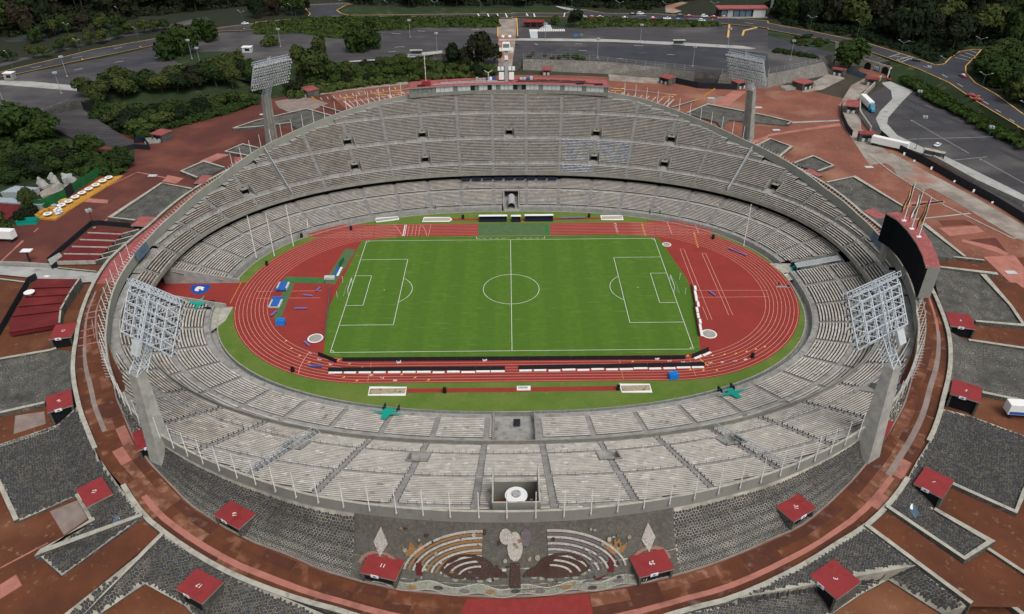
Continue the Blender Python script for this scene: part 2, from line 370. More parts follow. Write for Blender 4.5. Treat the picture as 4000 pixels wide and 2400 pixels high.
# ground sheet with the pit left open: rings out to the horizon
mb = MB(); radii = [0, 12, 30, 60, 110, 200, 400, 800, 1600]
ring_pts = []
for q in radii:
    row = []
    for th in THS:
        x, y = polar_xy(RING_OUT, th, q-.2); row.append((x, y, gz(y)-.15 if q < 300 else 9.4))
    ring_pts.append(row)
for a, b in zip(ring_pts, ring_pts[1:]):
    for i in range(NTH): j = (i+1) % NTH; mb.poly([a[i], b[i], b[j], a[j]], 'soil')
g = mb.build('ground'); g['kind'] = 'structure'
FT = 'g0.0'
# plazas (red volcanic paving) draped on the ground
def setting(o): o['kind'] = 'structure'; return o
near_out = [polar_xy(RING_OUT, th, -.1) for th in range(-178, -2, 2)]
left_pl = [polar_xy(RING_OUT, th, -.1) for th in range(182, 89, -2)]
# whole plaza ring as one draped sheet: wedge strips
mb = MB()
def plaza_outer(th):
    a = (th+180) % 360-180
    if -180 <= a <= -20: return 90
    if a > 150: return 92
    if a > 118: return interp([(118, 62), (150, 92)], a)
    if a > 62: return 62
    return interp([(-20, 90), (52, 90), (62, 66)], a)
for k, (m1, rng) in enumerate((('plaza', range(-180, 0, 2)), ('plaza_far', range(0, 118, 2)), ('plaza_dark', range(118, 180, 2)))):
    for th in rng:
        for f0, f1 in ((0, .2), (.2, .45), (.45, 1)):
            q = []
            for t2, ff in ((th, f0), (th, f1), (th+2, f1), (th+2, f0)):
                x, y = polar_xy(RING_OUT, t2, plaza_outer(t2)*ff); q.append((x, y, gz(y)+.0))
            mb.poly(q, m1)
setting(mb.build('plaza'))
OUTSIDE |= top_names()-{'camera', 'sun'}
S0 = top_names()
# ================================================================ STADIUM
A0, B0, NE, YC = 111.5, 78.5, 2.3, -1.5
dense = []
for i in range(7200):
    th = 2*math.pi*i/7200; c, s = math.cos(th), math.sin(th)
    dense.append((A0*math.copysign(abs(c)**(2/NE), c), YC+B0*math.copysign(abs(s)**(2/NE), s)))
# arc length from the top centre, clockwise -> use parameter s in block units
i0 = 1800; cum = [0]
for i in range(7200):
    a, b = dense[(i0+i) % 7200], dense[(i0+i+1) % 7200]; cum.append(cum[-1]+math.dist(a, b))
LEN = cum[-1]; NB = 46; BL = LEN/NB
import bisect
def curve(s):   # s in block units, 0 at far centre, going to the left (counter-clockwise)
    d = (s % NB)*BL; i = min(7199, max(0, bisect.bisect_left(cum, d)-1)); f = (d-cum[i])/max(1e-9, cum[i+1]-cum[i])
    a, b = dense[(i0+i) % 7200], dense[(i0+i+1) % 7200]
    x, y = a[0]+(b[0]-a[0])*f, a[1]+(b[1]-a[1])*f
    gx = math.copysign(abs(x/A0)**(NE-1), x)/A0; gy = math.copysign(abs((y-YC)/B0)**(NE-1), y-YC)/B0
    l = math.hypot(gx, gy); return x, y, gx/l, gy/l
RIM = [(-180, 8.0), (-170.3, 7.2), (-166, 6.9), (-161.3, 7.2), (-154.8, 8.9), (-149, 11.3), (-142.7, 14.6), (-137.3, 17.8), (-132.9, 20.4), (-129.6, 22), (-115.7, 29), (-111.5, 31.2), (-109, 32.4), (-104.4, 33.8), (-99.8, 34.7), (-95.5, 35.3), (-90, 35.6), (-84.5, 35.2), (-79.9, 34.2), (-75.4, 33), (-70.6, 31.2), (-64.7, 29), (-50.5, 21.9), (-44.3, 18.6), (-36.1, 14), (-31.7, 11.9), (-24.5, 9), (-17.6, 7.5), (-10.2, 7.8), (-3, 8.6), (4, 9.2), (11.1, 10.4), (20.4, 13.5), (33.3, 21), (40.8, 25.2), (48.4, 30.5), (56.1, 36), (62.4, 40.5), (70.3, 43.6), (80, 44.8), (90, 45), (100, 44.8), (109.4, 43.3), (116.5, 40.4), (122.9, 37.2), (127.5, 34.2), (134.9, 29.4), (143.7, 23.6), (154.1, 15.7), (165.7, 10.4), (173.5, 8.7), (180, 8.0)]
FR = [0, .05, .17, .34, .66, .83, .95]
COLS = []   # per column edge: s, base x,y, normal, t_rim
for k in range(NB):
    for f in FR:
        s = k+f-.5; x, y, nx, ny = curve(s); t = 15
        for _ in range(12):
            a = math.degrees(math.atan2(y+ny*t, x+nx*t)); t = .4*t+.6*interp(RIM, a)
        COLS.append((s, x, y, nx, ny, t))
NC = len(COLS); NF = len(FR)
def bp(c, t, z): return (c[1]+c[3]*t, c[2]+c[4]*t, z)
D, RZ, Z0 = .80, .362, 7.35
ROWS = []; t = .55; z = Z0; seg = 0
for n in (6, 14, 15, 18):
    for i in range(n): ROWS.append((t, t+D, z, seg, i, n, False)); t += D; z += RZ
    ROWS.append((t, t+1.5, z, seg, n, n, True)); t += 1.5; z += .95; seg += 1
ROWS = ROWS[:-1]
def zat(t):
    for r in ROWS:
        if t < r[1]: return r[2]
    return ROWS[-1][2]
def zrim(c): return 8+.42*c[5]+2.0
def zfl(c): return min(zat(c[5]-.01), zrim(c)-.6)
stad = empty('stadium', (0, 0, 0), 0, 'oval concrete football stadium with grey terraces around the pitch', 'stadium')
# vomitories: (block-boundary or centre s, row start, row end)
W1, W2 = 6, 21
VOM = [(0, W2)]
for sgn in (1, -1):
    VOM += [(2.5*sgn, W2), (4.5*sgn, W2), (2.5*sgn, W1), (4.5*sgn, W1), (7.5*sgn, W1), (23+1.5*sgn, W1), (23+3.5*sgn, W1), (23+6.5*sgn, W1)]
def in_vom(sm, r):
    for vs_, w_ in VOM:
        d = (sm-vs_+NB/2) % NB-NB/2
        if abs(d) < .17 and w_ < r <= w_+6: return True
    return False
CAULD = 23.0
def in_cauldron(sm, tm):
    d = (sm-CAULD+NB/2) % NB-NB/2
    return abs(d) < .34 and tm > 24.3
blocks = {}; bench_list = []; aisle_mb = MB(); fill_mb = MB()
def is_blue(k, seg): return (seg == 2 and k in (NB-1, NB-2)) and False
for k in range(NB):
    for ri, (t0, t1, z, seg, i, n, walk) in enumerate(ROWS):
        run = []
        for q in range(NF):
            ci = k*NF+q; c0 = COLS[ci]; c1 = COLS[(ci+1) % NC]
            tr = min(c0[5], c1[5]); sm = c0[0]+(.025 if q == 0 else .02)
            smid = (c0[0]+c1[0])/2 if ci+1 < NC else c0[0]+.025
            ok = t1 <= tr-.9 and not in_vom(smid, ri) and not in_cauldron(smid, (t0+t1)/2)
            ais = q in (0, NF-1)
            if ok:
                m = 'walkway' if walk else ('aisle' if ais else 'terrace')
                key = (k, seg); b = blocks.setdefault(key, MB())
                zp = ROWS[ri-1][2] if ri else z-RZ
                b.poly([bp(c0, t0, z), bp(c0, t1, z), bp(c1, t1, z), bp(c1, t0, z)][::-1] if False else [bp(c1, t0, z), bp(c1, t1, z), bp(c0, t1, z), bp(c0, t0, z)], m)
                b.poly([bp(c1, t0, zp), bp(c1, t0, z), bp(c0, t0, z), bp(c0, t0, zp)], 'walkway' if i == 0 and not ais else m)
                if ais and not walk:   # half steps in the aisle
                    zz = z+RZ/2; b.poly([bp(c1, t0+.4, zz), bp(c1, t1, zz), bp(c0, t1, zz), bp(c0, t0+.4, zz)], 'aisle'); b.poly([bp(c1, t0+.4, z), bp(c1, t0+.4, zz), bp(c0, t0+.4, zz), bp(c0, t0+.4, z)], 'aisle')
            bench_ok = ok and not ais and not walk
            if bench_ok: run.append(ci)
            if (not bench_ok or q == NF-1) and run:
                bench_list.append((k, seg, ri, run[0], run[-1]+1, t0, z)); run = []
# floor strip between the last row and the rim wall
for ci in range(NC):
    c0, c1 = COLS[ci], COLS[(ci+1) % NC]; tr = min(c0[5], c1[5]); k = ci//NF
    smid = c0[0]+.02
    if in_cauldron(smid, 30): continue
    last = None
    for r in ROWS:
        if r[1] <= tr-.9: last = r
    if last:
        b = blocks.setdefault((k, last[3]), MB()); z = last[2]
        b.poly([bp(c1, last[1]-.02, z+.12), bp(c1, c1[5]+.2, z+.12), bp(c0, c0[5]+.2, z+.12), bp(c0, last[1]-.02, z+.12)], 'walkway')
        b.poly([bp(c1, last[1]-.02, z-.01), bp(c1, last[1]-.02, z+.12), bp(c0, last[1]-.02, z+.12), bp(c0, last[1]-.02, z-.01)], 'walkway')
BLK = {}
for (k, seg), b in blocks.items():
    BLK[(k, seg)] = b.build('seating_block', stad)
def bench_mesh(mb, a, b2, t0, z, m):
    idx = list(range(a, b2+1)); T0, T1, H0, H1 = t0+.30, t0+.64, z+.27, z+.39
    st = idx
    prev = None
    for n_, ii in enumerate(st):
        c = COLS[ii % NC]; cur = [bp(c, T0, H0), bp(c, T1, H0), bp(c, T1, H1), bp(c, T0, H1)]
        if prev:
            for e in range(4): f = (e+1) % 4; mb.poly([prev[e], cur[e], cur[f], prev[f]], m)
        if n_ == 0: mb.poly(cur[::-1] if False else cur, m)
        if n_ == len(st)-1: mb.poly(cur[::-1], m)
        prev = cur
def bench_mat(k, seg, ri):
    if k in (NB-1, NB-2) and seg == 2 and False: return 'bench_blue'
    if k in (NB-2, NB-3) and ((seg == 1 and ri >= 7) or (seg == 0 and k == NB-2)): return 'bench_blue'
    kk = (k*7+seg*3) % 5
    return 'bench_weathered' if 12 < k % NB < 20 or 4 < k < 13 else 'bench'
def bdist(b):
    c = COLS[((b[3]+b[4])//2) % NC]; return math.hypot(c[1]+c[3]*b[5]-cx, c[2]+c[4]*b[5]-cy)
bench_list.sort(key=bdist)
stuff = MB()
for n_, (k, seg, ri, a, b2, t0, z) in enumerate(bench_list):
    if n_ < 300:
        m1 = MB(); bench_mesh(m1, a, b2, t0, z, 'bench'); m1.build('bench', BLK.get((k, seg), stad))
    else: bench_mesh(stuff, a, b2, t0, z, bench_mat(k, seg, ri))
tag(stuff.build('bench_rows', stad), kind='stuff')
# parapet between the tiers
idx = range(NC)
mb = MB()
for ci in idx:
    c0, c1 = COLS[ci], COLS[(ci+1) % NC]
    for (ta, tb, za, zb2, mm) in ((-.15, .15, 6.9, 8.4, 'parapet'), (.15, .55, 7.0, 7.36, 'walkway')):
        mb.hexa([bp(c0, ta, za), bp(c0, tb, za), bp(c1, tb, za), bp(c1, ta, za), bp(c0, ta, zb2), bp(c0, tb, zb2), bp(c1, tb, zb2), bp(c1, ta, zb2)][0:4][::-1]+[bp(c1, ta, zb2), bp(c1, tb, zb2), bp(c0, tb, zb2), bp(c0, ta, zb2)][0:4] if False else
                [bp(c0, tb, za), bp(c0, ta, za), bp(c1, ta, za), bp(c1, tb, za), bp(c0, tb, zb2), bp(c0, ta, zb2), bp(c1, ta, zb2), bp(c1, tb, zb2)], mm)
mb.build('parapet', stad)
# soffit under the front of the upper tier and back wall of the gap
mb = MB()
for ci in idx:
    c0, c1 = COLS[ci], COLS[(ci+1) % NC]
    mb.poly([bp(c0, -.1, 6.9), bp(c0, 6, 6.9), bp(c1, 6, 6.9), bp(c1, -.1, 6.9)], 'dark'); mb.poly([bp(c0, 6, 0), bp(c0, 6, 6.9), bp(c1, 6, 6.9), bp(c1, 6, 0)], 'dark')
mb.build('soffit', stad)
# blue boxes in the gap below the far stand
mb = MB()
for q in range(9):
    s = -1.45+q*.33+.02
    a, b2 = curve(s), curve(s+.27); ca = (0, *a), (0, *b2)
    mb.hexa([bp(ca[0], -1.0, 5.2), bp(ca[0], -1.3, 5.2), bp(ca[1], -1.3, 5.2), bp(ca[1], -1.0, 5.2), bp(ca[0], -1.0, 6.5), bp(ca[0], -1.3, 6.5), bp(ca[1], -1.3, 6.5), bp(ca[1], -1.0, 6.5)], 'navy')
mb.build('box_seats', stad)
# rim wall
mb = MB()
for ci in idx:
    c0, c1 = COLS[ci], COLS[(ci+1) % NC]; z0, z1 = zrim(c0), zrim(c1)
    mb.hexa([bp(c0, c0[5]+.30, z0-3.1), bp(c0, c0[5]-.05, z0-3.1), bp(c1, c1[5]-.05, z1-3.1), bp(c1, c1[5]+.30, z1-3.1), bp(c0, c0[5]+.45, z0), bp(c0, c0[5]+.05, z0), bp(c1, c1[5]+.05, z1), bp(c1, c1[5]+.45, z1)], 'rim_concrete')
mb.build('rim_wall', stad)
mb = MB()
for ci in idx:
    c0, c1 = COLS[ci], COLS[(ci+1) % NC]; z0, z1 = zrim(c0), zrim(c1)
    mb.hexa([bp(c0, c0[5]+.50, z0), bp(c0, c0[5], z0), bp(c1, c1[5], z1), bp(c1, c1[5]+.50, z1), bp(c0, c0[5]+.50, z0+.07), bp(c0, c0[5], z0+.07), bp(c1, c1[5], z1+.07), bp(c1, c1[5]+.50, z1+.07)], 'pale_concrete')
mb.build('rim_coping', stad)
# vomitories
for vs_, w_ in VOM:
    a, mdl, b2 = (0, *curve(vs_-.165)), (0, *curve(vs_)), (0, *curve(vs_+.165))
    tr = ROWS[w_]; t0 = tr[0]; zf = tr[2]-.0; t1 = ROWS[w_+6][1]; zt = ROWS[w_+6][2]+.5
    v = MB()
    v.poly([bp(b2, t0, zf+.02), bp(b2, t1, zf+.02), bp(a, t1, zf+.02), bp(a, t0, zf+.02)], 'walkway')
    def wall(p, q, za0, za1, zb0, zb1, m, th=.25):
        d = Vector((q[0]-p[0], q[1]-p[1])).normalized(); nn = Vector((-d.y, d.x))*th/2
        v.hexa([(p[0]-nn.x, p[1]-nn.y, za0), (q[0]-nn.x, q[1]-nn.y, zb0), (q[0]+nn.x, q[1]+nn.y, zb0), (p[0]+nn.x, p[1]+nn.y, za0), (p[0]-nn.x, p[1]-nn.y, za1), (q[0]-nn.x, q[1]-nn.y, zb1), (q[0]+nn.x, q[1]+nn.y, zb1), (p[0]+nn.x, p[1]+nn.y, za1)], m)
    for e in (a, b2): wall(bp(e, t0+1.5, 0), bp(e, t1, 0), zf-.3, zf+1.35, zf-.3, zt+.35, 'parapet')
    wall(bp(a, t1, 0), bp(b2, t1, 0), zf, zt+.4, zf, zt+.4, 'parapet')
    # dark doorway in the back wall plus lintel
    for (u0, u1, z0_, z1_, m_, off) in ((-.085, .085, zf, zf+2.15, 'black', -.16), (-.02, .02, zf+2.3, zf+2.75, 'navy', -.22)):
        e0, e1 = (0, *curve(vs_+u0)), (0, *curve(vs_+u1))
        v.poly([bp(e1, t1+off, z0_), bp(e1, t1+off, z1_), bp(e0, t1+off, z1_), bp(e0, t1+off, z0_)], m_); v.poly([bp(e1, t1+off, z0_), bp(e1, t1+off, z1_), bp(e0, t1+off, z1_), bp(e0, t1+off, z0_)][::-1], m_)
    e0, e1 = (0, *curve(vs_-.085)), (0, *curve(vs_+.085))
    v.hexa([bp(e0, t1-.1, zf+2.15), bp(e0, t1-1.9, zf+2.15), bp(e1, t1-1.9, zf+2.15), bp(e1, t1-.1, zf+2.15), bp(e0, t1-.1, zf+2.3), bp(e0, t1-1.9, zf+2.3), bp(e1, t1-1.9, zf+2.3), bp(e1, t1-.1, zf+2.3)], 'parapet')
    for e in (e0, e1): wall(bp(e, t1-1.9, 0), bp(e, t1-.1, 0), zf, zf+2.15, zf, zf+2.15, 'dark', .15)
    v.build('vomitory', stad)
# railings beside walkways and aisles (thin dark posts)
rl = MB(); mat('rail_grey', (.07, .075, .085), None)
for k in range(NB):
    for ri, (t0, t1, z, seg, i, n, walk) in enumerate(ROWS):
        if walk:
            for f in [x*.11+.06 for x in range(9)]:
                c = (0, *curve(k+f-.5)); tr = interp(RIM, math.degrees(math.atan2(c[2]+c[4]*t1, c[1]+c[3]*t1)))
                if t1 < tr-1 and not in_vom(c[0]+k+f-.5, ri+1): rl.tube(bp(c, t0+.1, z), bp(c, t0+.1, z+.95), .035, 'dark', 4)
        elif i % 2 == 0:
            for q in (1, NF-1):
                c = COLS[k*NF+q]
                if t1 < c[5]-1.2 and not in_vom(c[0]-.01, ri) and not in_vom(c[0]+.01, ri) and not in_cauldron(c[0], t0): rl.box((c[1]+c[3]*(t0+.3), c[2]+c[4]*(t0+.3), z), (.06, .35, .75), 'rail_grey', math.atan2(c[4], c[3])-math.pi/2)
tag(rl.build('railing_posts', stad), kind='stuff')
# ---- lower tier
TL0 = -17.6
LROWS = []; t = -15.7; z = 1.15
for i in range(11): LROWS.append((t, t+.85, z, 0, False)); t += .85; z += .185
LROWS.append((t, t+1.3, z, 0, True)); t += 1.3; z += .185
for i in range(8): LROWS.append((t, t+.85, z, 1, False)); t += .85; z += .185
def lcut(x, y, t=None):
    if x < -60 and -9.5 < y < 5.5: return True
    if x > 60 and 7.5 < y < 14.5: return True
    if y < -50 and abs(x-.3) < 5.2: return True
    if y > 40 and abs(x-.5) < 3.0 and (t is None or t < -8): return True
    return False
lb = {}; lbench = MB(); LS = []
NL = NB*6; LF = [0, .055, .2, .5, .8, .945]
LC = []
for k in range(NB):
    for f in LF: s = k+f-.5; LC.append((s, *curve(s)))
def addcut(lst): return lst
for k in range(NB):
    for ri, (t0, t1, z, seg, walk) in enumerate(LROWS):
        for q in range(6):
            ci = k*6+q; c0, c1 = LC[ci], LC[(ci+1) % len(LC)]
            subs = 4 if q in (1, 2, 3, 4) else 1
            for u in range(subs):
                if subs == 1: a, b2 = c0, c1
                else:
                    s0 = c0[0]+(c1[0]-c0[0])*u/subs; s1 = c0[0]+(c1[0]-c0[0])*(u+1)/subs
                    xm = c0[1]*.5+c1[1]*.5; ym = c0[2]*.5+c1[2]*.5
                    near_cut = lcut(xm-14*c0[3], ym-14*c0[4]) or any(lcut(xm+dx-c0[3]*8, ym+dy-c0[4]*8, -15) for dx in (-5, 0, 5) for dy in (-5, 0, 5))
                    if not near_cut:
                        if u: continue
                        a, b2 = c0, c1
                    else: a, b2 = (s0, *curve(s0)), (s1, *curve(s1))
                pm = bp(a, (t0+t1)/2, 0); pn = bp(b2, (t0+t1)/2, 0)
                if lcut((pm[0]+pn[0])/2, (pm[1]+pn[1])/2, t0): continue
                ais = q in (0, 5); m = 'walkway' if walk else ('aisle' if ais else 'terrace')
                b = lb.setdefault((k, seg), MB()); zp = z-.185
                b.poly([bp(b2, t0, z), bp(b2, t1, z), bp(a, t1, z), bp(a, t0, z)], m); b.poly([bp(b2, t0, zp), bp(b2, t0, z), bp(a, t0, z), bp(a, t0, zp)], m)
                if not ais and not walk:
                    T0, T1, H0, H1 = t0+.2, t0+.66, z+.2, z+.33
                    pr_ = [bp(a, T0, H0), bp(a, T1, H0), bp(a, T1, H1), bp(a, T0, H1)]; cu_ = [bp(b2, T0, H0), bp(b2, T1, H0), bp(b2, T1, H1), bp(b2, T0, H1)]
                    for e in range(4): f = (e+1) % 4; lbench.poly([pr_[e], cu_[e], cu_[f], pr_[f]], 'bench')
                    lbench.poly(pr_, 'bench'); lbench.poly(cu_[::-1], 'bench')
                elif walk:
                    rl2 = None
for key, b in lb.items(): b.build('seating_block', stad)
tag(lbench.build('bench_rows', stad), kind='stuff')
# lower front wall, walkway behind it, moat
mb = MB(); rail = MB(); moat = MB()
NW = 368
for i in range(NW):
    a, b2 = (0, *curve(i*NB/NW)), (0, *curve((i+1)*NB/NW)); pm = bp(a, TL0, 0); pn = bp(b2, TL0, 0); mx_, my_ = (pm[0]+pn[0])/2, (pm[1]+pn[1])/2
    if not lcut(mx_, my_, -17):
        mb.hexa([bp(a, TL0+.3, -1.5), bp(a, TL0, -1.5), bp(b2, TL0, -1.5), bp(b2, TL0+.3, -1.5), bp(a, TL0+.3, 1.0), bp(a, TL0, 1.0), bp(b2, TL0, 1.0), bp(b2, TL0+.3, 1.0)], 'concrete')
        mb.poly([bp(b2, TL0+.3, .95), bp(b2, -15.7, .95), bp(a, -15.7, .95), bp(a, TL0+.3, .95)], 'walkway')
        rail.tube(bp(a, TL0+.15, 1.9), bp(b2, TL0+.15, 1.9), .04, 'blue_steel', 4)
        if i % 1 == 0: rail.tube(bp(a, TL0+.15, 1.0), bp(a, TL0+.15, 1.9), .04, 'blue_steel', 4)
    if not (mx_ < -60 and -9.5 < my_ < 5.5) and not (mx_ > 60 and 7.5 < my_ < 14.5):
        moat.poly([bp(b2, TL0-2.2, -1.4), bp(b2, TL0, -1.4), bp(a, TL0, -1.4), bp(a, TL0-2.2, -1.4)], 'concrete')
        moat.hexa([bp(a, TL0-1.75, -1.5), bp(a, TL0-2.05, -1.5), bp(b2, TL0-2.05, -1.5), bp(b2, TL0-1.75, -1.5), bp(a, TL0-1.75, .12), bp(a, TL0-2.05, .12), bp(b2, TL0-2.05, .12), bp(b2, TL0-1.75, .12)], 'concrete')
mb.build_split('front_wall', stad); tag(rail.build('front_railing', stad), kind='stuff'); moat.build_split('moat', stad)
sheet('pit_floor', [(x_+nx_*5.5, y_+ny_*5.5) for x_, y_, nx_, ny_ in [curve(i*NB/90) for i in range(90)]], -1.6, 'concrete', None, 'structure')
# side walls of the openings through the lower tier
mb = MB()
def cutwall(p, q, z0a, z1a, z1b, m='concrete', th=.4):
    d = Vector((q[0]-p[0], q[1]-p[1])).normalized(); nn = Vector((-d.y, d.x))*th/2
    mb.hexa([(p[0]-nn.x, p[1]-nn.y, z0a), (q[0]-nn.x, q[1]-nn.y, z0a), (q[0]+nn.x, q[1]+nn.y, z0a), (p[0]+nn.x, p[1]+nn.y, z0a), (p[0]-nn.x, p[1]-nn.y, z1a), (q[0]-nn.x, q[1]-nn.y, z1b), (q[0]+nn.x, q[1]+nn.y, z1b), (p[0]+nn.x, p[1]+nn.y, z1a)], m)
for y in (-9.5, 5.5): cutwall((-115, y), (-90, y), -1.4, 6.6, 1.3)
for y in (7.5, 14.5): cutwall((96, y), (111, y), -.2, 1.4, 4.6)
cutwall((111, 7.5), (111, 14.5), -.2, 4.6, 4.6)
for x in (-4.9, 5.5): cutwall((x, -62), (x, -80), -1.4, 1.6, 5.2, 'parapet')
for x in (-2.5, 3.5): cutwall((x, 59.5), (x, 69), -.2, 1.4, 3.6)
mb.poly([(5.4, -62.4, .1), (5.4, -80, .6), (-4.8, -80, .6), (-4.8, -62.4, .1)][::-1], 'walkway')
mb.build_split('passage_walls', stad)
mb = MB(); mb.poly([(96, 7.5, .05), (111, 7.5, .05), (111, 14.5, .05), (96, 14.5, .05)], 'walkway'); mb.poly([(-2.5, 57.5, .03), (3.5, 57.5, .03), (3.5, 76, .03), (-2.5, 76, .03)], 'walkway'); mb.poly([(-117, -9.5, .02), (-85, -9.5, .02), (-85, 5.5, .02), (-117, 5.5, .02)], 'track'); mb.poly([(92, 3.5, .04), (98, 6, .04), (98, 15, .04), (89, 15, .04), (91.2, 9, .04)], 'pale_concrete')
mb.poly([(-93.4, -9.3, .04), (-88, -9.3, .04), (-88, -17, .04), (-91, -24, .04), (-93.6, -23, .04)][::-1], 'pale_concrete'); mb.build_split('passage_floor', stad)
# ---- outer face: embankment of lava stone
def tfoot(c):
    t = c[5]+.4
    while t < c[5]+14:
        x, y = c[1]+c[3]*t, c[2]+c[4]*t
        if math.hypot(x, y+1.5) >= pr(FOOT, math.degrees(math.atan2(y+1.5, x))): break
        t += .1
    return max(t, c[5]+.5)
EC = []
for ci in idx:
    c = COLS[ci]; EC.append((c, tfoot(c)))
emb = empty('embankment', (0, 0, 0), 0, 'dark lava stone embankment sloping down from the stadium rim', 'embankment')
def emb_pt(s, v, off=0):
    """point on the embankment: s block units, v 0 at top .. 1 at foot"""
    f = (s+.5) % NB; k = int(f); fr = f-k
    q = max(i for i in range(NF) if FR[i] <= fr+1e-9); a = EC[k*NF+q]; b = EC[(k*NF+q+1) % NC]; nx_ = FR[q+1] if q+1 < NF else 1; u = (fr-FR[q])/(nx_-FR[q])
    def e(E):
        c, tf = E; top = Vector(bp(c, c[5]+.28, zrim(c)-2.9)); bot = Vector(bp(c, tf, 12.15)); sag = max(0, top.z-bot.z)*.26*4*v*(1-v); n = (bot-top).cross(Vector((-c[4], c[3], 0))).normalized()
        if n.z < 0: n = -n
        return top+(bot-top)*v+n*off-Vector((0, 0, sag))
    return e(a)*(1-u)+e(b)*u
mb = MB()
for ci in idx:
    s0 = COLS[ci][0]; s1 = COLS[(ci+1) % NC][0]
    if s1 < s0: s1 += NB
    s1 -= 1e-6
    near = 11 < s0 < 35
    for q in range(5):
        v0, v1 = q/5, (q+1)/5; mb.poly([emb_pt(s0, v0), emb_pt(s0, v1), emb_pt(s1, v1), emb_pt(s1, v0)], 'mortar' if near else 'stone_far')
mb.build('slope', emb)
def jit_hex(nu, nv, u0, u1, v0, v1, jit=.62):
    """irregular six-sided cells: returns list of (centre, corners) in uv"""
    du, dv = (u1-u0)/nu, (v1-v0)/nv; V = {}
    def vert(a, b):
        if (a, b) not in V: V[(a, b)] = (u0+(a*.5+random.uniform(-jit, jit)*.5)*du, v0+(b/3.0+random.uniform(-jit, jit)*.45)*dv)
        return V[(a, b)]
    cells = []
    for j in range(nv):
        for i in range(nu):
            a = 2*i+(j % 2); b = 3*j
            cells.append([vert(a, b+1), vert(a, b+3), vert(a+1, b+4), vert(a+2, b+3), vert(a+2, b+1), vert(a+1, b)])
    return cells
def stone_into(mb, P, n, h, gap):
    c = sum(P, Vector())/len(P); base = [c+(p-c)*(1-gap*.6) for p in P]; topv = [c+(p-c)*(1-gap*2.0)+n*h for p in P]
    m = random.choice(('stone_a', 'stone_a', 'stone_b', 'stone_c')); b = len(mb.v); k = len(P); mi = mb.mi(m)
    mb.v += [tuple(p) for p in base]+[tuple(p) for p in topv]
    mb.f.append(tuple(b+k+i for i in range(k))); mb.m.append(mi)
    for i in range(k): j = (i+1) % k; mb.f.append((b+i, b+j, b+k+j, b+k+i)); mb.m.append(mi)
def mural_zone(s): return abs(s-23) < 1.95
cells = jit_hex(int(22*BL/.52)*1, 28, 12, 34, 0, 1)
ss = []
for c in cells:
    sm = sum(p[0] for p in c)/6; vm = sum(p[1] for p in c)/6
    if vm > .985 or vm < .035 or mural_zone(sm) : continue
    L0 = (emb_pt(sm, 0)-emb_pt(sm, 1)).length
    if L0 < 4 and random.random() < .5: continue
    P = [emb_pt(u, min(1, max(0, v))) for u, v in c]
    if (P[0]-P[3]).length < .15: continue
    n = (P[2]-P[0]).cross(P[4]-P[0])
    if n.length < 1e-4: continue
    n.normalize(); 
    if n.z < 0: n = -n; P = P[::-1]
    cc = sum(P, Vector())/6; ss.append(((cc-Vector((cx, cy, cz))).length, P, n))
ss.sort(key=lambda a: a[0])
smb = MB()
for i, (d_, P, n) in enumerate(ss):
    if i < 300:
        m1 = MB(); stone_into(m1, P, n, .10, .13); m1.build('stone', emb)
    else: stone_into(smb, P, n, .10, .13)
tag(smb.build('stones', emb), kind='stuff')
# low kerb at the foot of the slope
mb = MB()
fk = [tuple(emb_pt(12+i*.2, 1)[:2]) for i in range(110)]
mb.wallstrip(fk, .35, 12.1, 12.42, 'plaza_grey'); mb.build('kerb', emb)
T0_ = top_names()
# ================================================================ ring walk around the stadium
mb = MB()
for i in range(NTH):
    a, b2 = THS[i], THS[i]+360/NTH
    def inner(th):
        x, y = polar_xy(FOOT, th, -2.2); return (x, y, 10.0)
    def outer(th, d=0):
        x, y = polar_xy(RING_OUT, th, d); return (x, y, 10.0)
    m = 'plaza' if -175 < a < -5 else ('red_pale' if 165 < a or a < -172 else 'plaza_far')
    mb.poly([inner(a), outer(a), outer(b2), inner(b2)], m)
ringw = mb.build('ring_walk'); ringw['kind'] = 'structure'
# slabs of the near part of the walk, each a piece of its own
n_s = 0
th = -172.0
while th < -8 and n_s < 290:
    step = random.uniform(2.3, 3.4)
    ri, ro = pr(FOOT, th+step/2)+.6, pr(RING_OUT, th+step/2)-.9
    cuts = [0, random.uniform(.28, .38), random.uniform(.6, .72), 1]
    patch = -140 < th < -128 or -55 < th < -42
    for f0, f1 in zip(cuts, cuts[1:]):
        P = []
        for t2, ff in ((th+.03, f0+.004), (th+.03, f1-.004), (th+step-.03, f1-.004), (th+step-.03, f0+.004)):
            a, b2 = pr(FOOT, t2)+.5, pr(RING_OUT, t2)-.7; r = a+(b2-a)*ff; P.append((r*math.cos(R(t2)), -1.5+r*math.sin(R(t2))))
        m = random.choice([1, 1, 3, 1, 0, 2]) if patch else random.choice([0, 0, 0, 2, 0, 0, 2, 1] )
        if abs(th+89.5) < 5.5: m = None
        if f1 == 1 and random.random() < .35 and not patch: m = 2
        s = MB(); s.prism(P, 9.9, 10.04, ('slab_' + 'abcd'[m]) if m is not None else 'red_paint'); s.build('paving_slab', ringw); n_s += 1
    th += step
